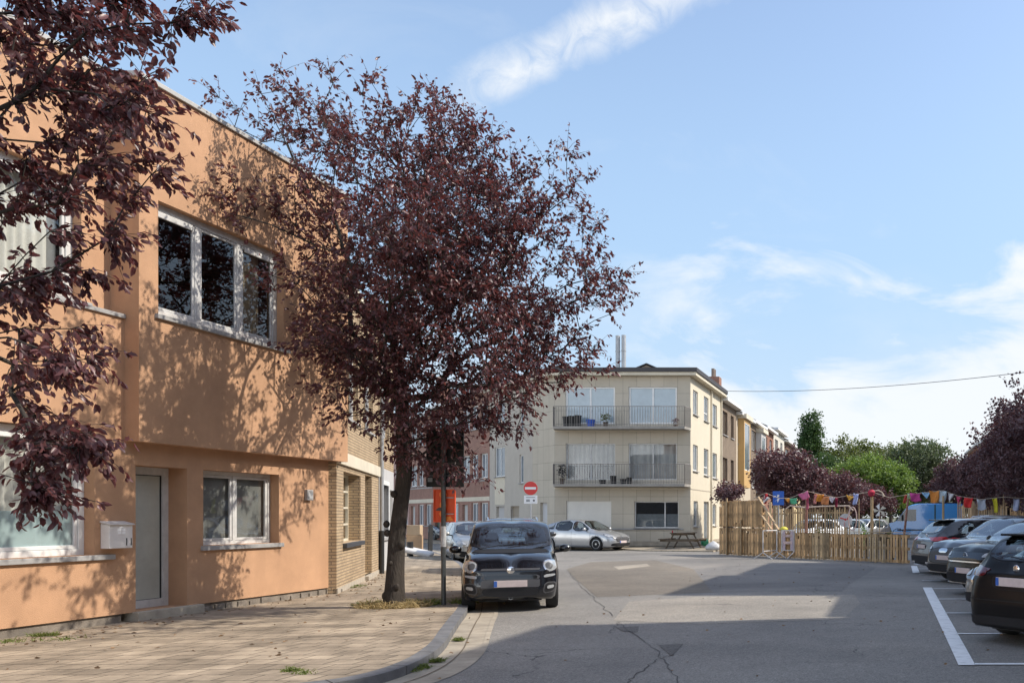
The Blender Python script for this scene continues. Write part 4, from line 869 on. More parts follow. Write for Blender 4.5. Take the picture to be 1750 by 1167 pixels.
for k, (xx, d, h) in enumerate([(7.4, 10, 7.0), (7.3, 20, 7.2)]):
    bg_tree('plum_tree', xx, d, h, 2.9, 2.3, M_plum_f, ['out of frame purple plum tree above the first parked estate car', 'out of frame purple plum tree above the dark grey parked car'][k], GP, 260, .16, seed=20 + k)
GG = 'green trees at the end of the street'
def g(px_, top, bot, wpx, d, m, label, n, ls, nm='green_tree', tall=False, seed=0, low=.3, ln=36):
    h = Z(top, d); rx = wpx * 1.3 * d / FL / 2; zb = max(low, Z(bot, d)); bg_tree(nm, X(px_, d), d, h, rx, (h - zb) / 2, m, label, GG, n, ls, seed=seed, lobes_=7, tr_r=.25, ln=ln, twl=ls * 2.6)
g(1383, 692, 860, 34, 112, M_gr4, 'tall narrow poplar standing above the other trees', 340, .30, 'poplar_tree', seed=31)
g(1492, 772, 885, 138, 82, M_gr1, 'bright light green tree in the middle of the park', 520, .24, seed=32, ln=44)
g(1452, 738, 870, 118, 112, M_gr2, 'olive green broad tree behind the bright green tree', 420, .33, seed=33, ln=40)
g(1408, 770, 880, 60, 105, M_gr4, 'dark green tree at the foot of the poplar', 200, .3, seed=37)
g(1570, 745, 870, 100, 106, M_gr3, 'grey-green tree right of the bright green tree', 380, .32, seed=34, ln=40)
g(1522, 750, 870, 70, 125, M_gr2, 'mid green tree between olive tree and grey-green tree', 240, .34, seed=35)
for k, (px_, top, wd_) in enumerate([(1340, 800, 90), (1440, 815, 110), (1540, 812, 110), (1620, 800, 110), (1300, 790, 90), (1700, 790, 110)]):
    g(px_, top, 892, wd_, 140 + 4 * k, [M_gr2, M_gr3, M_gr4][k % 3], ['dark hedge-like tree far behind the terrace end', 'far dark green tree filling behind the bright tree', 'far green tree behind the blue van', 'far green tree behind the plum row', 'far green tree mostly hidden by the terrace', 'far green tree behind the right-hand plum trees'][k], 170, .5, seed=40 + k)
# low green growth on the verge in front of the park
# ---------------------------------------------------------------- cars
# local frame: x forward, y to the car's left, origin on the ground under the middle
def paint(name, c, metal=.0, rough=.32, coat=1.0, var=.04): return mat(name, c, rough, var, 2, 0, metal=metal, coat=coat, spec=.5 if coat > .6 else .15)
M_tyre = mat('tyre', (.018, .018, .018), .85, .15, 8)
M_rim = mat('rim_alloy', (.42, .43, .44), .3, .06, metal=.8)
M_rimd = mat('rim_dark', (.08, .08, .085), .4, .06, metal=.5)
M_trim = mat('black_trim', (.018, .018, .020), .65, .1, 4, spec=.25)
M_gloss = mat('gloss_black', (.012, .012, .013), .12, 0, coat=.6)
M_grey_tr = mat('grey_trim', (.065, .065, .07), .5, .1)
M_chrome = mat('chrome', (.75, .75, .76), .14, 0, metal=1)
M_plate = mat('number_plate', (.62, .52, .50), .4, .10, 9)
M_blue_eu = mat('plate_blue', (.03, .12, .45), .4, 0)
M_lamp = mat('lamp_clear', (.34, .35, .36), .08, .25, 9, coat=1)
M_lampb = mat('lamp_bright', (.85, .86, .86), .12, .05, 9, coat=1)
M_red = mat('tail_red', (.45, .015, .02), .15, .15, 8, coat=1)
M_int = mat('car_interior', (.035, .035, .038), .85, .2, 4)
G_car = glass('car_glass', (.80, .86, .85), .92, .015, 1.6, 0)
def smooth_tab(tab, xs, sig):
    x, y = zip(*sorted(tab)); v = np.interp(xs, x, y)
    if sig <= 0: return v
    d = xs[:, None] - xs[None, :]; w_ = np.exp(-.5 * (d / sig) ** 2); 
    dx = np.gradient(xs); w_ = w_ * dx[None, :]; return (w_ * v[None, :]).sum(1) / w_.sum(1)
class Car:
    def __init__(s, name, label, cat, Lh, Wd, prof, belt, wmap, roofw, mpaint, wheel_r, axles, group=None, front_r=.32, rear_r=.25, zb=.22, shoulder=None, arch_lip=None, plan_f=.22, plan_r=.14, lower=None, glass_m=None):
        s.root = empty(name, (0, 0, 0), 0, label, cat, group); s.L = Lh; s.W = Wd; s.paint = mpaint; s.axles = axles; s.wr = wheel_r; s.zb = zb; h = Lh / 2
        n = 110; u = np.linspace(-1, 1, n); xs = np.sign(u) * (1 - (1 - np.abs(u)) ** 1.35) * h   # denser at the ends
        top = smooth_tab(prof, xs, .045); bl = smooth_tab(belt, xs, .10); rw = smooth_tab(roofw, xs, .10); ww = smooth_tab(wmap, xs, .12) * Wd / 2
        # rounding of nose and tail
        ef = np.clip((xs - (h - plan_f)) / plan_f, 0, 1); er = np.clip((-xs - (h - plan_r)) / plan_r, 0, 1)
        ww = ww - (1 - np.sqrt(np.clip(1 - ef ** 2.4, 0, 1))) * front_r - (1 - np.sqrt(np.clip(1 - er ** 2.6, 0, 1))) * rear_r
        bot = np.full(n, zb) + .06 * ef ** 2 + .08 * er ** 2
        NT = 30; V = np.zeros((n, 2 * NT, 3))
        for i, x in enumerate(xs):
            zt = top[i]; zbl = min(bl[i], zt - .05); z0 = bot[i]; w_ = ww[i]; wr_ = min(rw[i] * Wd / 2, w_ - .02); cab = (zt - zbl)
            pts = []
            # underside (3), side (11), greenhouse (8), roof (8)
            pts += [(0, z0), (w_ * .5, z0), (w_ - .10, z0)]
            for k in range(11):
                t = (k + 1) / 11; z = z0 + (zbl - z0) * t; bul = w_ - .06 * (1 - t) ** 2.5 * 1.3 - .055 * t ** 3
                if k == 0: bul = w_ - .055
                pts.append((bul, z))
            ws = pts[-1][0]; zr = zbl + cab * (.86 if cab > .25 else .60); 
            for k in range(8):
                t = (k + 1) / 8; c = (ws + (wr_ - ws) * (t ** 1.12 if cab > .25 else t)); pts.append((c, zbl + (zr - zbl) * t))
            for k in range(8):
                t = (k + 1) / 8; a = t * math.pi / 2; pts.append((pts[21][0] * math.cos(a) ** .75 if k < 7 else 0, zr + (zt - zr) * math.sin(a) ** .9))
            for k, (y, z) in enumerate(pts): V[i, k] = (x, y, z); V[i, 2 * NT - 1 - k] = (x, -y, z)
        # nose and tail faces bulge: lower bumper forward of the bonnet edge
        s.xs = xs
        if lower:
            for i in range(n):
                for k in range(2 * NT):
                    z = V[i, k, 2]
                    if ef[i] > 0: V[i, k, 0] -= lower[0] * ef[i] * max(0, (z - lower[1])) ** 1.2
                    if er[i] > 0: V[i, k, 0] += lower[2] * er[i] * max(0, (z - lower[3])) ** 1.2
        for ax in axles:   # snap vertices onto the wheel arch circles
            Rr = wheel_r + .055
            d = np.hypot(V[:, :, 0] - ax, V[:, :, 2] - wheel_r); sel = (np.abs(d - Rr) < .03) & (np.abs(V[:, :, 1]) > Wd * .38) & (V[:, :, 2] > zb)
            f = np.where(sel, Rr / np.maximum(d, 1e-6), 1); V[:, :, 0] = np.where(sel, ax + (V[:, :, 0] - ax) * f, V[:, :, 0]); V[:, :, 2] = np.where(sel, wheel_r + (V[:, :, 2] - wheel_r) * f, V[:, :, 2])
        s.V = V; m2 = 2 * NT; F_ = []
        for i in range(n - 1):
            for k in range(m2): F_.append((i * m2 + k, (i + 1) * m2 + k, (i + 1) * m2 + (k + 1) % m2, i * m2 + (k + 1) % m2))
        F_.append(tuple(range(m2))); F_.append(tuple(range((n - 1) * m2, n * m2))[::-1])
        # close the two end loops with quads across instead of one flat n-gon
        F_ = F_[:-2]
        for b_, rev in ((0, 0), ((n - 1) * m2, 1)):
            for k in range(NT - 1):
                q = (b_ + k, b_ + k + 1, b_ + m2 - 2 - k, b_ + m2 - 1 - k); F_.append(q[::-1] if rev else q)
        s.verts = [Vector(q) for q in V.reshape(-1, 3)]; s.faces = F_; s.bvh = BVHTree.FromPolygons(s.verts, F_); s.holes = []; s.glass_m = glass_m or G_car
    def proj(s, a, b, axis, sgn=1):
        """project 2D point on the body: axis 'f'/'r' coordinates (y,z), 'l'/'g' side (x,z), 't' top (x,y)"""
        if axis == 'f': o, d = Vector((4, a, b)), Vector((-1, 0, 0))
        elif axis == 'r': o, d = Vector((-4, a, b)), Vector((1, 0, 0))
        elif axis == 'l': o, d = Vector((a, 3, b)), Vector((0, -1, 0))
        elif axis == 'g': o, d = Vector((a, -3, b)), Vector((0, 1, 0))
        else: o, d = Vector((a, b, 4)), Vector((0, 0, -1))
        h_, nn, _, _ = s.bvh.ray_cast(o, d)
        if h_ is None: return (None, None)
        return (h_, -nn if nn.dot(d) > 0 else nn)
    def patch(s, outline, axis, off=.006, rings=5, m=None, name='panel', parent=None, ring=None, ring_m=None, rnd=2, hole=False, thick=True):
        """cover a region of the body with a skin; ring = width of a dark border (fraction)"""
        p = [Vector(q) for q in outline]
        for _ in range(rnd):
            q = []
            for i in range(len(p)):
                a, b = p[i], p[(i + 1) % len(p)]; q += [a.lerp(b, .2), a.lerp(b, .8)] if _ == 0 else [a.lerp(b, .25), a.lerp(b, .75)]
            p = q
        # resample the outline
        per = []; tot = sum((p[(i + 1) % len(p)] - p[i]).length for i in range(len(p))); k = max(20, min(90, int(tot / .05))); acc = 0; i = 0
        for j in range(k):
            t = tot * j / k
            while acc + (p[(i + 1) % len(p)] - p[i % len(p)]).length < t: acc += (p[(i + 1) % len(p)] - p[i % len(p)]).length; i += 1
            a, b = p[i % len(p)], p[(i + 1) % len(p)]; per.append(a.lerp(b, (t - acc) / max(1e-6, (b - a).length)))
        c = sum(per, Vector((0, 0))) / k
        ns = len(per); ext = max((q - c).length for q in per); rings = max(rings, int(ext / .07)); fr = [j / rings for j in range(1, rings + 1)]
        if ring: fr = [f * (1 - ring) for f in fr] + [1.0]
        vs = []; ok = True; hc = s.proj(c.x, c.y, axis)
        if hc[0] is None: return None
        P3 = [hc[0] + hc[1] * off]
        for f in fr:
            for q in per:
                w_ = c + (q - c) * f; h_, nn = s.proj(w_.x, w_.y, axis)
                if h_ is None: h_, nn = P3[-1] - hc[1] * off, hc[1]
                P3.append(h_ + nn * off)
        F_ = []; mi = []
        flip = axis in ('r', 'l', )
        for j in range(ns): F_.append((0, 1 + j, 1 + (j + 1) % ns)); mi.append(0)
        for r_ in range(len(fr) - 1):
            for j in range(ns): a = 1 + r_ * ns; F_.append((a + j, a + ns + j, a + ns + (j + 1) % ns, a + (j + 1) % ns)); mi.append(1 if ring and r_ == len(fr) - 2 else 0)
        if thick:   # skirt back to the skin
            a = 1 + (len(fr) - 1) * ns; b0 = len(P3)
            for q in per:
                h_, nn = s.proj(q.x, q.y, axis); P3.append(h_ - nn * .004 if h_ else P3[a])
            for j in range(ns): F_.append((a + j, b0 + j, b0 + (j + 1) % ns, a + (j + 1) % ns)); mi.append(1 if ring else 0)
        mb = MB(); mb.v = [tuple(q) for q in P3]; mb.f = F_; mb.m = mi
        o = mb.build(name, [m, ring_m or M_gloss], parent or s.root, smooth=True, recalc=True)
        if hole: s.holes.append(([c + (q - c) * (1 - (ring or .1) * .55) for q in per], axis))
        return o
    def inside(s, pt, poly):
        x, y = pt; r_ = False; n = len(poly)
        for i in range(n):
            a, b = poly[i], poly[i - 1]
            if (a.y > y) != (b.y > y) and x < (b.x - a.x) * (y - a.y) / (b.y - a.y) + a.x: r_ = not r_
        return r_
    def finish(s):
        keep = []
        for f in s.faces:
            c = sum((s.verts[i] for i in f), Vector()) / len(f); e1 = s.verts[f[1]] - s.verts[f[0]]; e2 = s.verts[f[-1]] - s.verts[f[0]]; n_ = e1.cross(e2)
            if n_.length < 1e-9: n_ = (s.verts[f[2]] - s.verts[f[1]]).cross(e1)
            n_ = n_.normalized() if n_.length else Vector((0, 0, 1)); drop = False
            for ax in s.axles:
                if abs(c.y) > s.W * .38 and all(math.hypot(s.verts[i].x - ax, s.verts[i].z - s.wr) < s.wr + .06 for i in f): drop = True
            for poly, axis in s.holes:
                if axis == 'f' and c.x > -.5 and abs(n_.x) > .12 and c.z > .9 and s.inside((c.y, c.z), poly): drop = True
                if axis == 'r' and c.x < 0 and abs(n_.x) > .12 and c.z > .8 and s.inside((c.y, c.z), poly): drop = True
                if axis == 'l' and c.y > .2 and abs(n_.y) > .5 and s.inside((c.x, c.z), poly): drop = True
                if axis == 'g' and c.y < -.2 and abs(n_.y) > .5 and s.inside((c.x, c.z), poly): drop = True
            if not drop: keep.append(f)
        mb = MB(); mb.v = [tuple(q) for q in s.verts]; mb.f = keep; mb.m = [0] * len(keep)
        o = mb.build('body', [s.paint, M_int], s.root, smooth='all', recalc=False)
        import bmesh
        bm = bmesh.new(); bm.from_mesh(o.data); bmesh.ops.recalc_face_normals(bm, faces=bm.faces)
        loose = [v for v in bm.verts if not v.link_faces]; bmesh.ops.delete(bm, geom=loose, context='VERTS'); bm.to_mesh(o.data); bm.free()
        ctr = sum((q.normal.x * q.center.x + q.normal.y * q.center.y for q in o.data.polygons)); 
        if ctr < 0: o.data.flip_normals()
        o.data.polygons.foreach_set('use_smooth', [True] * len(o.data.polygons))
        so = o.modifiers.new('solid', 'SOLIDIFY'); so.thickness = .02; so.offset = -1; so.material_offset = 1; so.material_offset_rim = 0
        # dark chassis and interior
        h = s.L / 2; mb = MB(); w2 = s.W / 2
        mb.box(-h + .35, h - .35, -w2 + .30, w2 - .30, s.zb - .03, .55); mb.box(s.axles[0] - .45, s.axles[0] + .45, -w2 + .24, w2 - .24, s.zb, .62) if False else None
        mb.build('chassis', M_int, s.root)
        s.body = o; return s
    def wheels(s, rim=None, spokes=5, tw=.205, cap=None):
        for ax in s.axles:
            for sg in (1, -1):
                yo = s.W / 2 - .035; r_ = s.wr; mb = MB(); c = (ax, 0, r_)
                prof = [(r_ * .62, 0), (r_ * .66, .004), (r_ * .90, .010), (r_ * .985, -.012), (r_, -.035), (r_, -tw + .03), (r_ * .97, -tw), (r_ * .6, -tw)]
                mb.lathe([(a, sg * (yo + b)) for a, b in prof], (ax, 0, r_), 32, 'y', cap=False); wh = mb.build('wheel', M_tyre, s.root, smooth=True, recalc=True)
                mb = MB(); mb.lathe([(r_ * .64, sg * (yo + .001)), (r_ * .64, sg * (yo - .03)), (r_ * .58, sg * (yo - .05)), (r_ * .5, sg * (yo - .07)), (.01, sg * (yo - .075))], (ax, 0, r_), 32, 'y', 1)
                mb.lathe([(r_ * .665, sg * (yo + .004)), (r_ * .60, sg * (yo + .008)), (r_ * .58, sg * (yo - .02)), (r_ * .665, sg * (yo - .02))], (ax, 0, r_), 32, 'y', 0, cap=False)
                mb.lathe([(r_ * .15, sg * (yo - .03)), (r_ * .13, sg * (yo + .002)), (.003, sg * (yo + .004))], (ax, 0, r_), 16, 'y', 0)
                for k in range(spokes):
                    a = 2 * math.pi * k / spokes + .3; ca, sa = math.cos(a), math.sin(a); pr = (-sa, ca)
                    w0, w1 = r_ * .09, r_ * .13; P = [(ca * r_ * .1 - pr[0] * w0, sa * r_ * .1 - pr[1] * w0), (ca * r_ * .1 + pr[0] * w0, sa * r_ * .1 + pr[1] * w0), (ca * r_ * .60 + pr[0] * w1, sa * r_ * .60 + pr[1] * w1), (ca * r_ * .60 - pr[0] * w1, sa * r_ * .60 - pr[1] * w1)]
                    a_, b_ = sorted((sg * (yo - .045), sg * (yo - .004)))
                    mb.prism([(ax + p[0], r_ + p[1]) for p in P], a_, b_)
                mb.build('rim', [rim or M_rim, M_trim], wh, recalc=True, smooth=True)
    def arch(s, m, wd=.05):
        Rr = s.wr + .05
        for ax in s.axles:
            for sg, axn in ((1, 'l'), (-1, 'g')):
                P = []; n = 28; F_ = []
                for j in range(n + 1):
                    a = math.pi * (-.12 + 1.24 * j / n)
                    for q in (0, 1, 2):
                        r_ = Rr - .008 + (wd * (.0, .5, 1)[q]); x, z = ax + r_ * math.cos(a), s.wr + r_ * math.sin(a); h_, nn = s.proj(x, max(z, s.zb + .03), axn)
                        y = h_.y if h_ else sg * (s.W / 2 - .05)
                        P.append((x, y + sg * (.004, .014, .002)[q], max(z, s.zb + .02)))
                    P.append((ax + (Rr - .008) * math.cos(a), sg * (s.W / 2 - .14), max(s.wr + (Rr - .008) * math.sin(a), s.zb + .02)))
                for j in range(n):
                    for q in (0, 1): a0 = j * 4 + q; F_.append((a0, a0 + 4, a0 + 5, a0 + 1))
                    F_.append((j * 4, j * 4 + 3, j * 4 + 7, j * 4 + 4))
                mb = MB(); mb.add(P, F_); mb.build('wheel_arch', m, s.root, smooth='all', recalc=True)
                # inner liner
                mb = MB(); Q = []
                for j in range(n + 1):
                    a = math.pi * (-.1 + 1.2 * j / n)
                    for y in (s.W / 2 - .12, s.W / 2 - .36): Q.append((ax + (Rr + .01) * math.cos(a), sg * y, s.wr + (Rr + .01) * math.sin(a)))
                mb.add(Q, [(2 * j, 2 * j + 1, 2 * j + 3, 2 * j + 2) for j in range(n)]); mb.add([Q[2 * j + 1] for j in range(n + 1)], [tuple(range(n + 1))]); mb.build('arch_liner', M_trim, s.root)
    def both(s, outline, **k):
        for axn in ('l', 'g'): s.patch(outline, axn, **k)
    def mirror_f(s, outline, axis='f', **k):
        s.patch(outline, axis, **k); s.patch([(-a, b) for a, b in outline][::-1], axis, **k)
    def line_side(s, pts, r_=.006, m=None, name='door_gap', sides=('l', 'g'), off=.001):
        for axn in sides:
            P = []
            for i in range(len(pts) - 1):
                for j in range(8):
                    t = j / 8; x = pts[i][0] + (pts[i + 1][0] - pts[i][0]) * t; z = pts[i][1] + (pts[i + 1][1] - pts[i][1]) * t; h_, nn = s.proj(x, z, axn)
                    if h_: P.append(h_ + nn * off)
            h_, nn = s.proj(*pts[-1], axn)
            if h_: P.append(h_ + nn * off)
            MB().tube(P, r_, 5, cap=False).build(name, m or M_trim, s.root, smooth='all')
    def mirrors(s, x, z, m, stalk=.09, sz=(.11, .19, .13)):
        for sg, axn in ((1, 'l'), (-1, 'g')):
            h_, nn = s.proj(x, z, axn); y0 = h_.y if h_ else sg * s.W * .42; mb = MB(); y1 = y0 + sg * (stalk + sz[1] / 2)
            pr = [(math.sin(q * math.pi / 8 + .001), -math.cos(q * math.pi / 8)) for q in range(9)]; vs = []
            mb.lathe([(a, b) for a, b in pr], (0, 0, 0), 14, 'x'); mb.v = [(x + v_[0] * sz[0] * (.6 if v_[0] > 0 else .35), y1 + v_[1] * sz[1] / 2 * 1.1, z + .04 + v_[2] * sz[2] / 2 * 1.15) for v_ in mb.v]
            mi = mb.build('mirror', m, s.root, smooth='all', recalc=True)
            MB().beam((x, y0 - sg * .02, z - .03), (x, y1, z), .05, .04).build('mirror_stalk', M_trim, mi)
            MB().box(x - sz[0] * .36, x - sz[0] * .345, min(y1 - .07, y1 + .07), max(y1 - .07, y1 + .07), z - .01, z + .09).build('mirror_glass', M_chrome, mi)
    def seats(s, xf=-.05, zh=1.32):
        mb = MB()
        for x, zz in ((xf, zh), (xf - .85, zh - .06)):
            for y in (-.36, .36):
                mb.box(x - .16, x + .0, y - .22, y + .22, .55, zz - .22, M=None); mb.box(x - .1, x - .02, y - .12, y + .12, zz - .19, zz - .0)
            mb.box(x - .1, x + .42, -.6, .6, .42, .62)
        mb.build('seats', mat('seat_cloth', (.05, .05, .055), .9), s.root, bevel=.035)
        mb = MB(); xd = xf + .78; mb.box(xd, xd + .42, -s.W * .40, s.W * .40, .6, .93); mb.build('dashboard', M_int, s.root, bevel=.06)
        mb = MB(); ring = [(xd - .08 + .05 * math.cos(a) * 0 - .07 * math.sin(a), .36 + .18 * math.cos(a), .95 + .16 * math.sin(a)) for a in np.linspace(0, 2 * math.pi, 20)]
        mb.tube(ring, .014, 6, cap=False).build('steering_wheel', M_int, s.root, smooth='all')
    def plate(s, axis, y, z, w_=.52, h_=.11, eu=True):
        c, nn = s.proj(y, z, axis)
        if c is None: return
        x = c.x + (.03 if axis == 'f' else -.03); sg = 1 if axis == 'f' else -1
        a, b = sorted((x, x - sg * .03)); mb = MB().box(a, b, y - w_ / 2, y + w_ / 2, z - h_ / 2, z + h_ / 2); o = mb.build('number_plate', M_plate, s.root, bevel=.004)
        if eu:
            a, b = sorted((x + sg * .0015, x - sg * .001)); yy = y + (-w_ / 2 if axis == 'f' else w_ / 2 - .05); MB().box(a, b, yy, yy + .05, z - h_ / 2 + .005, z + h_ / 2 - .005).build('plate_band', M_blue_eu, o)
    def badge(s, axis, y, z, r_, m=None, kind='disc'):
        c, nn = s.proj(y, z, axis)
        if c is None: return
        sg = 1 if axis == 'f' else -1; mb = MB()
        if kind == 'disc': mb.lathe([(r_, 0), (r_, sg * .012), (r_ * .86, sg * .018)], (c.x, y, z), 24, 'x')
        elif kind == 'ring':
            mb.tube([(c.x + sg * .012, y + r_ * math.cos(a), z + r_ * math.sin(a)) for a in np.linspace(0, 2 * math.pi, 25)], r_ * .13, 6, cap=False)
        o = mb.build('badge', m or M_chrome, s.root, smooth=True, recalc=True); return o, c
    def at(s, X_, Y_, yaw, z=0): s.root.location = (X_, Y_, z); s.root.rotation_euler = (0, 0, yaw); return s

def glasshouse(c, ws, side_list, rear, pillar=None, frit=.10):
    c.patch(ws, 'f', off=.005, m=c.glass_m, name='windscreen', ring=frit, hole=True, rnd=1)
    for sd_ in side_list: c.both(sd_, off=.005, m=c.glass_m, name='side_window', ring=.12, hole=True, rnd=1)
    if rear: c.patch(rear, 'r', off=.005, m=c.glass_m, name='rear_window', ring=.12, hole=True, rnd=1)

# --- small black hatchback, front towards the camera
M_black_p = paint('black_paint', (.008, .009, .013), .3, .25)
def small_hatch():
    h = 1.83
    c = Car('small_hatchback', 'small black hatchback parked by the kerb, its front facing the street corner', 'car', 3.66, 1.60,
        [(-1.83, .80), (-1.80, 1.12), (-1.60, 1.40), (-1.35, 1.52), (-.6, 1.56), (.15, 1.545), (.36, 1.48), (.95, 1.06), (1.05, 1.03), (1.35, .995), (1.60, .93), (1.73, .87), (1.80, .74), (1.83, .60)],
        [(-1.83, .7), (-1.7, 1.0), (-1, 1.01), (0, .97), (.9, .93), (1.2, .88), (1.6, .78), (1.83, .55)],
        [(-1.83, .93), (-1.4, .985), (-.6, 1), (.8, 1), (1.4, .985), (1.83, .93)], [(-1.83, .76), (-1.0, .80), (.3, .80), (.9, .85), (1.3, .84), (1.83, .80)],
        M_black_p, .305, (1.15, -1.15), front_r=.30, plan_f=.30, lower=(.22, .45, .15, .5), zb=.19)
    glasshouse(c, [(-.70, 1.03), (.70, 1.03), (.60, 1.49), (-.60, 1.49)], [[(-.02, 1.0), (.72, .99), (.22, 1.44), (-.02, 1.45)], [(-.9, 1.03), (-.08, 1.0), (-.08, 1.45), (-.85, 1.44)], [(-1.45, 1.08), (-.98, 1.04), (-.98, 1.42), (-1.3, 1.38)]], [(-.55, 1.08), (.55, 1.08), (.48, 1.42), (-.48, 1.42)])
    c.patch([(-.62, .985), (.62, .985), (.60, 1.045), (-.60, 1.045)], 'f', off=.008, m=M_trim, name='cowl', rnd=1)
    # headlamps, grille bar, badge
    hl = [(.50, .83), (.53, .72), (.62, .66), (.745, .70), (.765, .79), (.70, .865), (.58, .875)]
    c.mirror_f(hl, off=.012, m=M_lamp, name='headlight', ring=.14, ring_m=M_chrome, rnd=1)
    c.mirror_f([(.55, .80), (.56, .735), (.63, .72), (.66, .76), (.64, .81), (.59, .83)], off=.017, m=M_grey_tr, name='lamp_reflector', rnd=1)
    c.patch([(-.47, .705), (.47, .705), (.47, .735), (-.47, .735)], 'f', off=.014, m=M_grey_tr, name='grille_bar', rnd=0)
    c.badge('f', 0, .715, .062)
    c.patch([(-.44, .55), (.44, .55), (.47, .60), (.42, .635), (-.42, .635), (-.47, .60)], 'f', off=.010, m=M_gloss, name='upper_intake', ring=.08, ring_m=M_grey_tr, rnd=1)
    c.patch([(-.40, .27), (.40, .27), (.45, .36), (.43, .41), (-.43, .41), (-.45, .36)], 'f', off=.012, m=M_trim, name='lower_grille', rnd=1)
    c.patch([(-.46, .42), (.46, .42), (.46, .55), (-.46, .55)], 'f', off=.012, m=M_grey_tr, name='bumper_panel', rnd=0)
    c.mirror_f([(.52, .57), (.70, .60), (.71, .635), (.53, .625)], off=.012, m=M_lamp, name='day_lamp', rnd=1)
    c.mirror_f([(.50, .30), (.70, .33), (.74, .50), (.54, .50)], off=.008, m=M_trim, name='fog_lamp_recess', ring=.16, ring_m=M_grey_tr, rnd=1)
    c.mirror_f([(.57, .38), (.68, .40), (.68, .45), (.58, .44)], off=.016, m=M_lamp, name='fog_lamp', rnd=1)
    c.plate('f', 0, .485)
    mb = MB(); mb.tube([(1.02, -.05, 1.075), (.93, .30, 1.125), (.86, .60, 1.16)], .008, 5); mb.tube([(1.02, -.50, 1.06), (.95, -.2, 1.11), (.92, .1, 1.135)], .008, 5); mb.build('wiper', M_trim, c.root)
    MB().tube([(.2, 0, 1.54), (-.05, 0, 1.76)], .004, 5).build('aerial', M_trim, c.root)
    c.arch(M_trim, .055); c.line_side([(-.03, .30), (-.03, 1.0)]); c.line_side([(.85, .5), (.85, .95)]); c.line_side([(-.95, .6), (-.95, 1.0)])
    c.patch([(-.9, .28), (.85, .28), (.85, .38), (-.9, .38)], 'l', off=.012, m=M_trim, name='sill_trim', rnd=1); c.patch([(-.9, .28), (.85, .28), (.85, .38), (-.9, .38)], 'g', off=.012, m=M_trim, name='sill_trim', rnd=1)
    c.mirrors(.62, 1.0, M_black_p); c.wheels(M_rimd, 5, .19); c.seats(-.1, 1.32); c.finish(); return c
def X(px_, d): return (px_ - VX) * d / FL
c = small_hatch(); yw = R(-90 + 25.0)
# nose direction: towards the camera along the side street
P_ = G(873, 1043); fx, fy = math.sin(R(23)), -math.cos(R(23))
PCX, PCY = P_[0] - fx * 1.55, P_[1] - fy * 1.55
c.at(PCX, PCY, math.atan2(fy, fx))

def H_(x): return math.cos(R(x)), math.sin(R(x))
def nose_at(c, X_, Y_, ang, tail=False):
    """put nose (or tail) of the car at X_, Y_ with the car heading `ang` degrees"""
    ca, sa = H_(ang); k = c.L / 2 * (1 if tail else -1); return c.at(X_ + ca * k, Y_ + sa * k, R(ang))
def door_lines(c, xs_, z0, z1, handles=True, m=None):
    for x in xs_: c.line_side([(x, z0), (x, z1)], .005)
    if handles:
        for x in xs_[1:]: c.both([(x + .05, z1 - .13), (x + .23, z1 - .12), (x + .23, z1 - .09), (x + .05, z1 - .10)], off=.03, m=m or c.paint, name='door_handle', rnd=1)

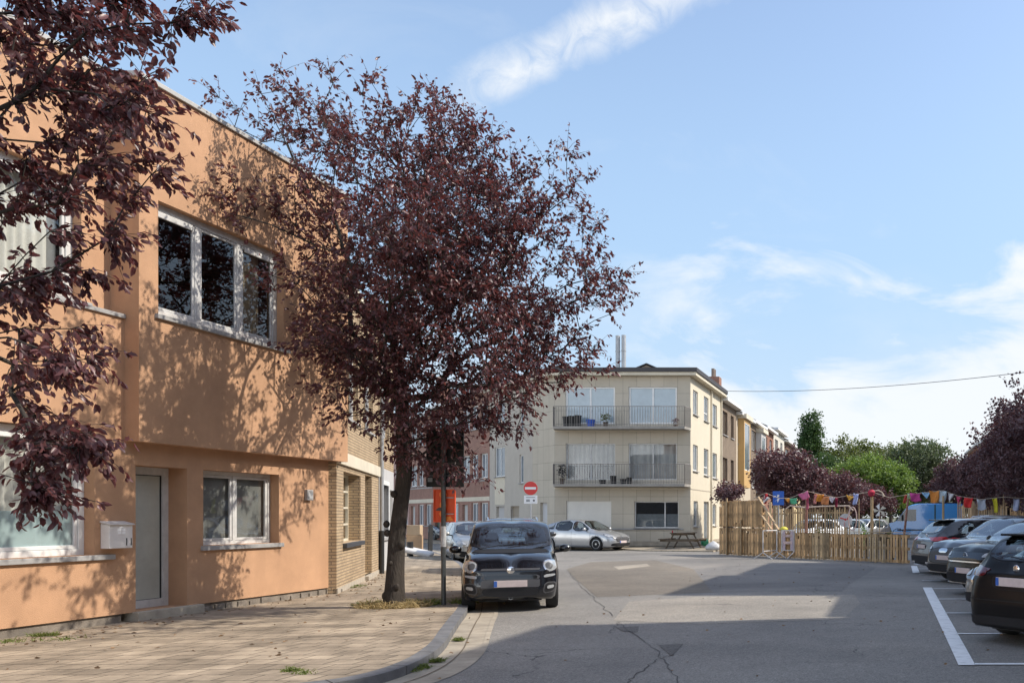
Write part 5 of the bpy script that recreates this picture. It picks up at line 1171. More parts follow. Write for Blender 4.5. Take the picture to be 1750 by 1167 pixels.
def suv(name, label, pm, Lh=4.5, Wd=1.86, Hh=1.62, front='grille', dark=False, far=False, rails=False, coupe=0., plates='fr', clad=True, rim=None):
    h = Lh / 2; k = Hh / 1.62
    c = Car(name, label, 'car', Lh, Wd,
        [(-h, .86), (-h + .04, 1.0), (-h + .18, 1.12), (-h + .50 + coupe, 1.50 * k), (-h + .85 + coupe, 1.585 * k), (-.4, Hh), (.2, 1.60 * k), (.42, 1.54 * k), (1.08, 1.13), (1.2, 1.10), (h - .45, 1.06), (h - .18, 1.0), (h - .05, .88), (h, .66)],
        [(-h, .8), (-h + .3, 1.08), (-1.2, 1.07), (0, 1.03), (.9, .98), (1.3, .93), (h - .3, .82), (h, .6)],
        [(-h, .92), (-h + .5, .985), (-.5, 1), (1, 1), (h - .6, .985), (h, .90)], [(-h, .70), (-1.2, .74), (.3, .75), (1.0, .82), (1.5, .80), (h, .72)],
        pm, .345, (h - .86, -h + .88), front_r=.30, rear_r=.28, plan_f=.34, plan_r=.25, lower=(.16, .5, .25, .6), zb=.23)
    a0 = 1.05
    sides = [[(.0, 1.08), (.86, 1.08), (.36, 1.47 * k), (.0, 1.50 * k)], [(-.95, 1.09), (-.07, 1.08), (-.07, 1.50 * k), (-.92, 1.49 * k)], [(-h + .62 + coupe * .6, 1.15), (-1.03, 1.11), (-1.03, 1.48 * k), (-h + .88 + coupe, 1.42 * k)]]
    glasshouse(c, [(-.76, 1.10), (.76, 1.10), (.62, 1.55 * k), (-.62, 1.55 * k)], sides, [(-.62, 1.14), (.62, 1.14), (.54, 1.48 * k), (-.54, 1.48 * k)], frit=.08)
    w2 = Wd / 2
    if front == 'closed':     # electric car: body-coloured panel framed in black, slim lamps
        c.patch([(-.52, .48), (.52, .48), (.60, .62), (.52, .86), (-.52, .86), (-.60, .62)], 'f', off=.010, m=M_grey_tr, name='grille_panel', ring=.05, ring_m=M_trim, rnd=1); c.patch([(-.17, .74), (.17, .74), (.17, .84), (-.17, .84)], 'f', off=.022, m=M_chrome, name='badge', rnd=1)
        pz = .62
    elif front == 'visor':    # one dark band from lamp to lamp
        c.patch([(-w2 + .16, .74), (w2 - .16, .74), (w2 - .10, .84), (w2 - .22, .90), (-w2 + .22, .90), (-w2 + .10, .84)], 'f', off=.010, m=M_gloss, name='front_band', ring=.05, ring_m=M_trim, rnd=1); pz = .52
        c.patch([(-w2 + .2, .69), (w2 - .2, .69), (w2 - .2, .715), (-w2 + .2, .715)], 'f', off=.012, m=M_chrome, name='trim_strip', rnd=0); c.badge('f', 0, .82, .065, kind='ring')
    else:
        c.patch([(-.36, .60), (.36, .60), (.44, .74), (.38, .85), (-.38, .85), (-.44, .74)], 'f', off=.010, m=M_trim, name='grille', ring=.12, ring_m=M_chrome, rnd=1); pz = .50; c.badge('f', 0, .86, .05)
    c.mirror_f([(.52, .80), (.74, .80), (w2 - .08, .86), (w2 - .09, .92), (.58, .885)], off=.014, m=M_lamp, name='headlight', ring=.1, ring_m=M_gloss, rnd=1)
    c.patch([(-.62, .28), (.62, .28), (.70, .40), (.62, .46), (-.62, .46), (-.70, .40)], 'f', off=.010, m=M_trim, name='lower_intake', rnd=1); c.patch([(-.7, .25), (.7, .25), (.7, .275), (-.7, .275)], 'f', off=.02, m=M_alu, name='bumper_strip', rnd=0)
    if 'f' in plates: c.plate('f', 0, pz)
    # tail
    if not far or 'r' in plates:
        c.mirror_f([(.46, .96), (.80, .93), (w2 - .03, 1.0), (w2 - .10, 1.07), (.50, 1.03)], 'r', off=.014, m=M_red, name='tail_light', rnd=1); c.patch([(-.46, .975), (.46, .975), (.46, 1.01), (-.46, 1.01)], 'r', off=.010, m=M_chrome if not dark else M_red, name='tail_strip', rnd=0)
        for axn in ('l', 'g'): c.patch([(-h + .10, .95), (-h + .45, .99), (-h + .42, 1.06), (-h + .12, 1.04)], axn, off=.012, m=M_red, name='tail_light', rnd=1)
        c.patch([(-.30, .70), (.30, .70), (.30, .86), (-.30, .86)], 'r', off=.006, m=M_trim, name='plate_recess', rnd=1); c.plate('r', 0, .78); c.badge('r', 0, 1.09, .05)
        c.patch([(-.80, .28), (.80, .28), (.84, .52), (-.84, .52)], 'r', off=.012, m=M_trim, name='rear_bumper', rnd=1); c.mirror_f([(.35, .30), (.62, .30), (.62, .36), (.35, .36)], 'r', off=.022, m=M_chrome, name='exhaust', rnd=1)
        mb = MB(); mb.box(-h + .36 + coupe, -h + .66 + coupe, -.58, .58, 1.525 * k, 1.56 * k); mb.build('spoiler', pm if not dark else M_trim, c.root, bevel=.012)
    c.arch(M_trim if clad else pm, .07 if clad else .03)
    c.both([(-h + 1.3, .25), (h - 1.25, .25), (h - 1.25, .37), (-h + 1.3, .37)], off=.010, m=M_trim if clad else pm, name='sill_trim', rnd=1)
    door_lines(c, [.98, -.03, -.98], .40, 1.03, not far)
    if rails:
        for sg in (1, -1):
            mb = MB(); y = sg * Wd * .345; pts = []
            for x in (-1.4, -1.3, -.8, 0, .35, .45):
                hh_, _ = c.proj(x, y, 't'); pts.append((x, y, hh_.z + (.06 if -1.35 < x < .4 else .0)))
            mb.tube(pts, .016, 8).build('roof_rail', M_chrome, c.root, smooth=True)
    c.mirrors(.72, 1.10, pm); c.wheels(rim, 5, .23); c.seats(-.05, 1.42 * k); c.finish(); return c

def lowcar(name, label, pm, kind='liftback', Lh=4.5, Wd=1.82, Hh=1.45, rim=None, front='wide', far=False):
    h = Lh / 2; k = Hh / 1.45
    if kind == 'estate': tailp = [(-h, .80), (-h + .04, .95), (-h + .12, 1.06), (-h + .50, 1.33 * k), (-h + .75, 1.40 * k), (-.8, 1.45 * k)]
    elif kind == 'hatch': tailp = [(-h, .82), (-h + .05, .98), (-h + .15, 1.08), (-h + .45, 1.33 * k), (-h + .7, 1.40 * k), (-.6, 1.45 * k)]
    else: tailp = [(-h, .80), (-h + .05, 1.00), (-h + .22, 1.08), (-h + .75, 1.24 * k), (-h + 1.3, 1.37 * k), (-.5, 1.44 * k)]
    c = Car(name, label, 'car', Lh, Wd, tailp + [(-.2, Hh), (.2, 1.42 * k), (.42, 1.36 * k), (1.15, .99), (1.25, .95), (h - .5, .87), (h - .2, .79), (h - .05, .68), (h, .52)],
        [(-h, .74), (-h + .3, .98), (-1.2, .95), (0, .90), (.9, .87), (1.3, .82), (h - .3, .70), (h, .5)],
        [(-h, .90), (-h + .5, .98), (-.5, 1), (1, 1), (h - .6, .98), (h, .88)], [(-h, .66), (-1.2, .70), (.3, .72), (1.0, .80), (1.5, .78), (h, .70)],
        pm, .32, (h - .88, -h + .90), front_r=.34, rear_r=.30, plan_f=.38, plan_r=.28, lower=(.14, .42, .3, .55), zb=.17)
    q = {'estate': [(-h + .55, 1.02), (-1.06, .99), (-1.05, 1.33 * k), (-h + .82, 1.29 * k)], 'hatch': [(-h + .62, 1.03), (-1.06, .99), (-1.03, 1.32 * k), (-h + .85, 1.26 * k)], 'liftback': [(-h + .80, 1.06), (-1.10, 1.0), (-1.08, 1.30 * k), (-h + 1.16, 1.18 * k)]}[kind]
    glasshouse(c, [(-.74, .97), (.74, .97), (.58, 1.37 * k), (-.58, 1.37 * k)], [[(.0, .95), (1.02, .95), (.40, 1.33 * k), (.0, 1.36 * k)], [(-1.0, .97), (-.06, .95), (-.06, 1.36 * k), (-.98, 1.34 * k)], q], [(-.60, 1.06), (.60, 1.06), (.50, 1.32 * k), (-.50, 1.32 * k)], frit=.07)
    w2 = Wd / 2
    if front == 'upright': c.patch([(-.34, .46), (.34, .46), (.42, .62), (.34, .74), (-.34, .74), (-.42, .62)], 'f', off=.012, m=M_trim, name='grille', ring=.12, ring_m=M_chrome, rnd=1)
    else: c.patch([(-.46, .42), (.46, .42), (.52, .58), (.36, .66), (-.36, .66), (-.52, .58)], 'f', off=.010, m=M_grey_tr, name='grille', ring=.06, ring_m=M_trim, rnd=1)
    c.badge('f', 0, .72 if front == 'upright' else .62, .05)
    c.mirror_f([(.48, .64), (.70, .64), (w2 - .10, .72), (w2 - .13, .79), (.58, .74)], off=.012, m=M_lamp, name='headlight', ring=.08, ring_m=M_gloss, rnd=1)
    for axn in ('l', 'g'): c.patch([(h - .42, .66), (h - .16, .64), (h - .22, .71), (h - .50, .76)], axn, off=.012, m=M_lamp, name='headlight', rnd=1)
    c.patch([(-.70, .22), (.70, .22), (.74, .32), (.62, .38), (-.62, .38), (-.74, .32)], 'f', off=.010, m=M_trim, name='lower_intake', rnd=1); c.plate('f', 0, .42 if front != 'upright' else .38)
    if not far:
        c.mirror_f([(.46, .86), (.76, .84), (w2 - .06, .92), (w2 - .11, .99), (.50, .96)], 'r', off=.014, m=M_red if kind != 'estate' else M_redd, name='tail_light', rnd=1)
        for axn in ('l', 'g'): c.patch([(-h + .10, .86), (-h + .42, .90), (-h + .36, .98), (-h + .12, .96)], axn, off=.012, m=M_red if kind != 'estate' else M_redd, name='tail_light', rnd=1)
        pz = .80 if kind == 'estate' else .70
        c.patch([(-.32, pz - .10), (.32, pz - .10), (.36, pz + .09), (-.36, pz + .09)], 'r', off=.006, m=pm, name='plate_recess', rnd=1, ring=.04, ring_m=M_trim); c.plate('r', 0, pz)
        c.badge('r', 0, .965, .052); c.patch([(-.78, .22), (.78, .22), (.80, .36), (-.80, .36)], 'r', off=.012, m=M_trim, name='rear_bumper', rnd=1)
        c.patch([(-.86, .555), (.86, .555), (.86, .565), (-.86, .565)], 'r', off=.004, m=M_trim, name='bumper_gap', rnd=0)
        if kind == 'estate':
            MB().box(-h + .40, -h + .68, -.52, .52, 1.345 * k, 1.375 * k).build('spoiler', pm, c.root, bevel=.012)
            hh_, nn = c.proj(.05, 1.10, 'r'); MB().beam((hh_.x - .02, -.12, 1.075), (hh_.x + .02, .28, 1.12), .02, .012).build('rear_wiper', M_trim, c.root)
    c.arch(pm, .025); door_lines(c, [1.02, -.03, -1.04], .28, .90, not far)
    c.mirrors(.80, .98, pm); c.wheels(rim, 5, .21); c.seats(-.12, 1.27 * k); c.finish(); return c
M_redd = mat('tail_dark', (.10, .012, .014), .15, .1, 8, coat=1)
P_sil = paint('silver_paint', (.46, .47, .48), .6, .30); P_blk = paint('gloss_black_paint', (.010, .010, .011), .0, .25, .45); P_brn = paint('deep_black_paint', (.009, .009, .010), .0, .30, .18)
P_dg = paint('dark_grey_paint', (.085, .088, .095), .55, .28); P_dk = paint('dark_metallic_paint', (.032, .035, .042), .5, .26); P_wh = paint('white_paint', (.70, .71, .72), 0, .3); P_gr = paint('grey_beige_paint', (.36, .35, .32), .5, .32); P_lb = paint('pale_blue_paint', (.40, .46, .52), .3, .3)
P_blue = paint('blue_van_paint', (.03, .25, .60), 0, .34); P_mg = paint('mid_grey_paint', (.20, .205, .21), .55, .28)
CARS = 'cars parked in the bays on the right'
def grp(c, g_): c.root['group'] = g_; return c
# silver liftback in front of the apartment house
c = lowcar('silver_car', 'silver five-door car parked side-on before the cream apartment house, nose to the right', P_sil, 'liftback', 4.47, 1.82, 1.50)
X0, Y0 = G(1020, 941); ca, sa = H_(-18); fa = c.axles[0]; c.at(X0 - ca * fa - sa * .80 * 1, Y0 - sa * fa + ca * .80, R(-18))
# cars behind the black hatchback along the kerb
c = suv('silver_suv', 'silver car with roof rails parked directly behind the black hatchback', P_dg, 4.4, 1.8, 1.60, 'grille', rails=True); nose_at(c, X(884, 22.6), 22.6, -90 + 26.5)
c = lowcar('beige_estate', 'pale beige-grey estate car parked farther along the kerb, half hidden by the black hatchback', P_gr, 'estate', 4.5, 1.78, 1.47); nose_at(c, X(826, 30.5), 30.5, -90 + 34)
c = lowcar('dark_car', 'dark blue-black hatchback parked across the side street below the orange sign', P_dk, 'hatch', 4.1, 1.78, 1.46, far=True); X0, Y0 = G(758, 923); c.at(X0, Y0, R(-50))
# bays on the right
c = grp(lowcar('black_estate', 'glossy black estate car nearest the right picture edge, tail towards the road', P_brn, 'estate', 4.68, 1.83, 1.48), CARS); nose_at(c, 1.47, 11.0, 41, tail=True)
c = grp(lowcar('grey_car', 'grey car with upright ribbed grille squeezed beside the black estate tail', P_mg, 'estate', 4.6, 1.81, 1.46, front='upright'), CARS); nose_at(c, 1.50, 14.2, 180 + 30)
c = grp(suv('black_suv', 'black compact crossover with dark band front between grey car and charcoal crossover', P_blk, 4.27, 1.83, 1.55, 'visor', clad=True), CARS); nose_at(c, 1.45, 18.0, 180 + 30)
c = grp(suv('charcoal_suv', 'charcoal electric crossover with closed grey grille panel and badge', P_dg, 4.6, 1.88, 1.62, 'closed', clad=False), CARS); nose_at(c, 1.22, 21.5, 180 + 32)
c = grp(suv('dark_grey_suv', 'dark grey crossover with red tail lights parked tail-out beside end of pallet fence', P_dk, 4.75, 1.9, 1.60, 'grille', coupe=.15, clad=False), CARS); nose_at(c, .80, 24.9, 22, tail=True)
c = grp(suv('white_suv', 'white crossover with roof rails in the bays beyond the dark grey crossover', P_wh, 4.5, 1.85, 1.66, 'grille', far=True, rails=True), CARS); nose_at(c, 1.35, 33.5, 180 + 8)
c = grp(lowcar('pale_blue_car', 'pale blue-white hatchback between blue van and white crossover', P_lb, 'hatch', 4.2, 1.78, 1.50, far=True), CARS); nose_at(c, 1.15, 38.5, 180 + 12)
for k, (xx, dd_, pm_, lb) in enumerate([(1352, 46, P_wh, 'white hatchback behind the low pallets, leftmost of three windscreens above them'), (1402, 48.5, P_lb, 'bluish hatchback behind the low pallets, middle windscreen above them'), (1446, 51, P_sil, 'silver hatchback behind the low pallets, rightmost windscreen above them')]):
    c = grp(lowcar('parked_hatchback', lb, pm_, 'hatch', 4.1, 1.76, 1.50, far=True), 'cars behind the pallet fence'); nose_at(c, X(xx, dd_), dd_, 180 + 60)
# blue panel van
def van():
    root = empty('blue_van', (X(1578, 64), 64, 0), R(180), 'light blue high-roofed panel van parked beyond the pallet fence', 'van'); Wd = 2.0; Lv = 5.7
    side = [(-2.85, .35), (2.75, .35), (2.86, .55), (2.84, .95), (2.55, 1.12), (1.95, 1.28), (1.25, 2.25), (.95, 2.45), (.4, 2.56), (-2.7, 2.56), (-2.84, 2.45), (-2.87, .6)]
    mb = MB(); p = [Vector(q) for q in side]; o = []
    for i in range(len(p)): a, b, cc = p[i - 1], p[i], p[(i + 1) % len(p)]; o += [b.lerp(a, min(.12 / (b - a).length, .4)), b.lerp(cc, min(.12 / (cc - b).length, .4))]
    n = len(o); rows = []
    for y, ins in ((-1.0, .0), (-.99, 0), (-.9, 0), (.9, 0), (.99, 0), (1.0, 0)):
        rows.append([(q.x * (1 if abs(y) < .95 else .995), (y if q.y < 1.2 else y * (1 - .09 * (q.y - 1.2) / 1.3)), q.y - (.06 if abs(y) > .95 and q.y > 2.3 else 0)) for q in o])
    for r_ in rows: mb.v += r_
    mb.f = [(i * n + k, i * n + (k + 1) % n, (i + 1) * n + (k + 1) % n, (i + 1) * n + k) for i in range(5) for k in range(n)] + [tuple(range(n)), tuple(range(5 * n, 6 * n))]; mb.m = [0] * len(mb.f)
    mb.build('body', P_blue, root, smooth=True, recalc=True)
    for sg in (1, -1):
        y = sg * 1.004; yy = sg * .96; pl2 = [(1.92, 1.30), (1.30, 2.12), (.55, 2.14), (.55, 1.30)]
        a_ = MB(); a_.add([(q[0], (sg * (1.012 - .09 * (q[1] - 1.2) / 1.3)), q[1]) for q in pl2], [(0, 1, 2, 3)]); a_.build('side_window', M_gloss, root)
        for ax in (1.85, -1.75):
            MB().lathe([(.2, sg * .80), (.34, sg * .78), (.345, sg * .98), (.22, sg * 1.0), (.2, sg * .97), (.01, sg * .96)], (ax, 0, .345), 24, 'y').build('wheel', M_tyre, root, smooth=True, recalc=True)
            MB().lathe([(.40, sg * .9), (.42, sg * 1.008), (.40, sg * 1.010), (.2, sg * .9)], (ax, 0, .36), 24, 'y').build('wheel_arch', M_trim, root, recalc=True)
        MB().box(1.45, 1.60, *sorted((sg * 1.02, sg * 1.22)), 1.35, 1.75).build('mirror', M_trim, root, bevel=.03)
        MB().box(2.45, 2.80, *sorted((sg * .72, sg * 1.006)), .98, 1.10).build('headlight', M_lamp, root, bevel=.02)
        MB().box(-2.875, -2.8, *sorted((sg * .84, sg * .985)), 1.0, 1.7).build('tail_light', M_red, root, bevel=.01)
        MB().box(-2.5, 1.9, *sorted((sg * 1.0, sg * 1.014)), .62, .70).build('rub_strip', M_trim, root)
    a_ = MB(); a_.add([(1.99, -.84, 1.30), (1.99, .84, 1.30), (1.29, .74, 2.24), (1.29, -.74, 2.24)], [(0, 1, 2, 3)]); a_.build('windscreen', G_van, root)
    MB().box(2.80, 2.90, -.9, .9, .40, .62).build('bumper', M_trim, root, bevel=.02); MB().box(2.83, 2.88, -.5, .5, .70, .92).build('grille', M_trim, root)
    return root
van()
# ---------------------------------------------------------------- pallet fence and playground things
def wood(name, c, var=.3):
    m = mat(name, c, .85, var, 3, .3, 40); t = m.node_tree; g_ = t.nodes.new('ShaderNodeNewGeometry'); b = t.nodes['Principled BSDF']; src = b.inputs['Base Color'].links[0].from_socket
    x = t.nodes.new('ShaderNodeMix'); x.data_type = 'RGBA'; x.blend_type = 'MULTIPLY'; x.inputs[0].default_value = 1; mr = t.nodes.new('ShaderNodeMapRange'); t.links.new(g_.outputs['Random Per Island'], mr.inputs[0]); mr.inputs[3].default_value = .52; mr.inputs[4].default_value = 1.32
    t.links.new(src, x.inputs[6]); t.links.new(mr.outputs[0], x.inputs[7]); t.links.new(x.outputs[2], b.inputs['Base Color']); return m
M_pal = wood('pallet_wood', (.47, .30, .15)); M_pal2 = wood('weathered_wood', (.42, .30, .17)); M_dw = wood('dark_and_shaded_wood', (.13, .10, .07)); M_lw = wood('light_timber', (.46, .33, .20))
M_rope = mat('rope', (.45, .38, .30), .9)
FA, FB = Vector((-7.4, 37.6)), Vector((.55, 29.9)); FD = (FB - FA).normalized(); FT = math.atan2(FD.y, FD.x); FLn = (FB - FA).length
def pallet(w_, h_, n, m, label, s, z=0., gapk=.0, seed=0, dy=0.):
    p = FA + FD * s; r_ = random.Random(seed); e = empty('wood_pallet', (p.x - FD.y * dy, p.y + FD.x * dy, z), FT, label, 'pallet', 'pallets standing upright as a fence')
    mb = MB(); pitch = w_ / n
    for i in range(n):
        ww = pitch * (1 - gapk) * r_.uniform(.86, 1.0); x0 = pitch * i + r_.uniform(0, pitch * .06) + .004; lo = r_.uniform(0, .05) if r_.random() < .8 else r_.uniform(.05, .2); hi = h_ - (r_.uniform(0, .05) if r_.random() < .8 else r_.uniform(.05, .3))
        mb.box(x0, x0 + min(ww, pitch - .006), -.02, .002 + r_.uniform(-.003, .003), lo, hi)
    mb.build('slats', m, e)
    for zz in (.03, h_ / 2 - .05, h_ - .14):
        MB().box(.0, w_ - .005, .006, .10, zz, zz + .10).build('stringer', m, e)
    if gapk > .12:
        mb = MB(); k = n // 2
        for i in range(k): x0 = w_ / k * i + .02; mb.box(x0, x0 + w_ / k * .55, .104, .122, .02, h_ - .02)
        mb.build('back_slats', M_dw, e)  # boards coloured dark to paint the shade seen through the gaps
    return e
w3 = .98
for k in range(3):
    pallet(w3, 1.16, 12 - k, M_pal, ['lower pallet at the left end of the fence', 'lower middle pallet of the tall double-height fence section', 'lower right pallet of the tall double-height fence section'][k], k * (w3 + .03), 0, .17, k)
    pallet(w3, 1.13, 11 + k, M_pal, ['top left pallet stacked at the end of the fence', 'top middle pallet of the tall fence section', 'top right pallet of the tall fence section, beside the slanting braces'][k], k * (w3 + .03), 1.175, .17, 10 + k)
s0 = 3.05; nlow = 8; wl_ = (FLn - s0) / nlow
nm = ['narrow-slatted pallet behind the first white barrier', 'narrow-slatted pallet behind the second white barrier', 'close-boarded low pallet just right of the barriers', 'low pallet under the crooked red-topped pole', 'wide-gapped low pallet with yellow weeds behind', 'wide-gapped low pallet left of the tall wooden post', 'low pallet with uneven broken boards right of the tall wooden post', 'last low pallet of the fence, beside the dark grey crossover']
for k in range(nlow): pallet(wl_ - .02, 1.02 + random.uniform(-.03, .03), [12, 12, 12, 11, 8, 8, 8, 7][k], [M_pal, M_pal, M_pal, M_pal2, M_pal, M_pal, M_pal2, M_pal][k], nm[k], s0 + k * wl_, 0, [.16, .16, .14, .16, .42, .42, .34, .32][k], 30 + k)
def fpt(s, dy=0, z=0): p = FA + FD * s; return (p.x - FD.y * dy, p.y + FD.x * dy, z)
a, b = fpt(3.05, .06, 1.075), fpt(FLn, .06, 1.07)
tag(MB().beam(a, b, .16, .022).build('shelf_board', M_lw), 'long pale plank lying flat along the top of the low pallets', 'plank')
br = empty('timber_brace', fpt(2.75, -.04), FT, 'pair of slanting timber braces propping the tall end of the pallet fence', 'brace')
MB().beam((0.0, 0, 2.42), (1.35, -.02, 1.10), .09, .05).build('beam', M_lw, br); MB().beam((.10, .03, 1.75), (.85, .03, 1.10), .08, .05).build('beam', M_lw, br)
for s, h_, lb in ((.62, 2.4, 'upright post in the tall part of the pallet fence'), (1.62, 1.5, 'half-height post against the tall part of the pallet fence')):
    tag(MB().beam(fpt(s, -.07, 0), fpt(s, -.07, h_), .13, .05, up=(1, 0, 0)).build('fence_post', M_pal2), lb, 'post', 'posts of the pallet fence')
# tall poles that carry the bunting
def pole(nm_, x, ytop, ybot, d, r_, m, label, lean=0., grp_='poles carrying the bunting'):
    t_ = at(x, ytop, d); b_ = (t_[0] + lean, d, 0); o = MB().tube([b_, ((t_[0] + b_[0]) / 2, d, t_[2] / 2), t_], [r_, r_ * .95, r_ * .85], 8).build(nm_, m, smooth=True); tag(o, label, 'pole', grp_); return t_
M_pk = mat('pink_wrap', (.42, .17, .19), .8, .3, 10); M_pinkp = wood('reddish_pole', (.30, .15, .11))
pole('wooden_pole', 1379, 838, 0, 35.2, .055, M_pinkp, 'crooked reddish pole with pink cloth on its top behind the low pallets', -.05)
pole('wooden_pole', 1490, 838, 0, 33.3, .06, M_pal2, 'tall wooden post with red rag at its top and short side arm')
pole('wooden_pole', 1552, 852, 0, 32.4, .045, M_pinkp, 'short thin reddish stake in front of the blue van windscreen', -.25)
pole('wooden_pole', 1612, 847, 0, 33.0, .05, M_pal2, 'greyish wooden pole in front of the rear half of the blue van')
pole('metal_pole', 1598, 862, 0, 33.4, .035, mat('green_paint', (.03, .07, .06), .5), 'thin dark green pole in front of the middle of the blue van')
pole('wooden_pole', 1716, 843, 0, 44, .07, M_lw, 'pale thick post near the no-parking sign')
pole('wooden_pole', 1468, 852, 0, 50, .03, M_lw, 'thin far stake in front of the bright green tree trunk')
# rag and arm on top of the tall post
rg = empty('rag_topped_arm', at(1490, 842, 33.25), 0, 'red rag and curved pale arm fixed to the top of the tall wooden post', 'decoration')
mb = MB(); mb.lathe([(.01, -.16), (.12, -.1), (.15, .03), (.07, .12), (.01, .13)], (-.02, -.03, 0), 9); mb.build('red_rag', mat('red_rag', (.42, .03, .06), .9, .3, 9), rg, smooth=True)
MB().tube([(.05, 0, .06), (.25, 0, .09), (.38, 0, .02), (.45, 0, -.14)], [.03, .035, .03, .05], 7).build('arm', M_rope, rg, smooth=True)
# pink cloth on the crooked pole
def cloth(name, x, y, d, w_, h_, c, label, cat='flag', group=None, seed=0, shape='rect', tilt=0.):
    r_ = random.Random(seed); p = at(x, y, d); n = 6; vs = []; F_ = []
    for j in range(n + 1):
        for i in range(n + 1):
            u, v = i / n, j / n; ww = w_ * {'rect': 1, 'tri': 1 - .92 * v, 'swallow': 1 - .15 * math.sin(v * 3), 'wave': 1 - .25 * v}[shape]
            vs.append(((u - .5) * ww + .04 * w_ * math.sin(v * 5 + seed), .05 * math.sin(u * 6 + seed + v * 3), -v * h_ + (.12 * h_ * abs(u - .5) * 2 * v if shape == 'swallow' else 0) - .05 * (1 - (2 * u - 1) ** 2) * h_))
    for j in range(n):
        for i in range(n): F_.append((j * (n + 1) + i, (j + 1) * (n + 1) + i, (j + 1) * (n + 1) + i + 1, j * (n + 1) + i + 1))
    mb = MB(); mb.add(vs, F_); o = mb.build(name, mat('cloth_' + name, c, .8, .18, 7), smooth='all', solid=.006); o.location = p; o.rotation_euler = (0, R(tilt), r_.uniform(-.4, .4)); tag(o, label, cat, group); return o
BG = 'bunting flags strung along the fence'
flags = [(1311, 848, .30, .33, (.62, .60, .60), 'tri', 'white pennant drooping above the tall pallets', 25), (1309, 843, .14, .42, (.45, .02, .03), 'rect', 'dark red hanging flag left of the blue play-street sign', 5), (1346, 851, .24, .20, (.60, .28, .05), 'tri', 'small orange pennant right of the blue sign', -8), (1356, 851, .32, .26, (.12, .50, .28), 'swallow', 'mint green bunting flag', -6), (1373, 841, .46, .30, (.62, .16, .30), 'wave', 'bright pink flag by the crooked pole', -20), (1380, 850, .10, .50, (.45, .10, .16), 'rect', 'long thin dark pink ribbon on the crooked pole', 0),
 (1394, 844, .12, .42, (.55, .22, .20), 'rect', 'salmon ribbon beside the orange bunting flags', 4), (1400, 844, .40, .32, (.70, .28, .04), 'swallow', 'bright orange bunting flag, left of a pair', 6), (1411, 848, .34, .34, (.62, .25, .10), 'rect', 'terracotta orange bunting flag, right of a pair', 4), (1422, 849, .30, .26, (.60, .55, .60), 'tri', 'pale lilac white pennant right of the orange flags', 0), (1430, 850, .10, .40, (.28, .02, .06), 'rect', 'dark crimson ribbon right of the lilac pennant', 4),
 (1453, 847, .36, .22, (.68, .36, .06), 'tri', 'yellow-orange pennant left of the tall wooden post', 14), (1463, 843, .22, .48, (.35, .42, .72), 'wave', 'pale blue and violet flag left of the tall wooden post', 8),
 (1548, 845, .12, .36, (.42, .05, .04), 'rect', 'narrow red-brown flag before the magenta one', 10), (1554, 843, .20, .30, (.45, .62, .40), 'tri', 'small pale green pennant touching the magenta flag', 10), (1564, 842, .52, .38, (.60, .08, .30), 'swallow', 'large magenta bunting flag above the van', 0), (1583, 841, .40, .26, (.30, .52, .72), 'tri', 'light blue pennant right of the magenta flag', 0), (1597, 838, .44, .52, (.66, .25, .05), 'wave', 'ragged orange flag wrapped round the dark green pole', 0),
 (1612, 838, .36, .50, (.45, .55, .60), 'wave', 'pale blue-grey flag on the greyish pole', 8), (1626, 843, .28, .36, (.62, .60, .60), 'tri', 'white pennant with dark triangle in its middle', 12), (1640, 848, .30, .34, (.45, .06, .12), 'tri', 'small crimson pennant right of the white pennant', 8), (1655, 850, .40, .42, (.62, .03, .03), 'wave', 'bright red flag above the white crossover', 4), (1677, 853, .44, .46, (.50, .53, .60), 'swallow', 'light grey bunting flag above the white crossover roof', 0), (1699, 851, .22, .60, (.66, .58, .04), 'wave', 'yellow flag hanging above the no-parking sign', -10), (1737, 852, .26, .50, (.42, .46, .62), 'rect', 'lavender grey flag at the right picture edge', 0)]
for k, (x, y, w_, h_, c_, sh_, lb, ti) in enumerate(flags): cloth('bunting_flag', x, y, 34.0, w_ * .9, h_ * .9, c_, lb, 'flag', BG, k, sh_, ti)
pp = [(1287, 852), (1309, 842), (1330, 851), (1350, 851), (1379, 839), (1400, 844), (1430, 850), (1463, 844), (1490, 840), (1520, 850), (1552, 845), (1583, 841), (1612, 838), (1640, 848), (1677, 853), (1716, 849), (1760, 852)]
tag(MB().tube([at(x, y, 34.02) for x, y in pp], .012, 5).build('bunting_line', M_rope), 'thin cord carrying the bunting flags from pole to pole', 'cord')
# blue living-street sign seen half turned
bs = empty('blue_sign', at(1330, 851, 35.4), R(-14), 'blue square street sign with white figures behind the bunting cord', 'sign')
M_bl = mat('sign_blue', (.02, .12, .50), .4, .05); M_sw = mat('sign_white', (.78, .78, .78), .4, 0)
MB().box(-.24, .24, 0, .02, -.28, .28).build('plate', M_bl, bs, bevel=.01)
mb = MB(); mb.prism([(-.06, .02), (.04, .06), (.05, .14), (-.04, .14)], -.006, -.002); mb.prism([(-.16, -.14), (.0, .0), (.08, .02), (-.02, -.18), (-.05, -.06)], -.006, -.002); mb.prism([(-.20, .02), (-.10, .06), (-.10, .10), (-.20, .10)], -.006, -.002); mb.build('figure', M_sw, bs, recalc=True)
MB().tube([(0, .04, -2.6), (0, .04, .2)], .03, 8).build('pole', M_zinc, bs)
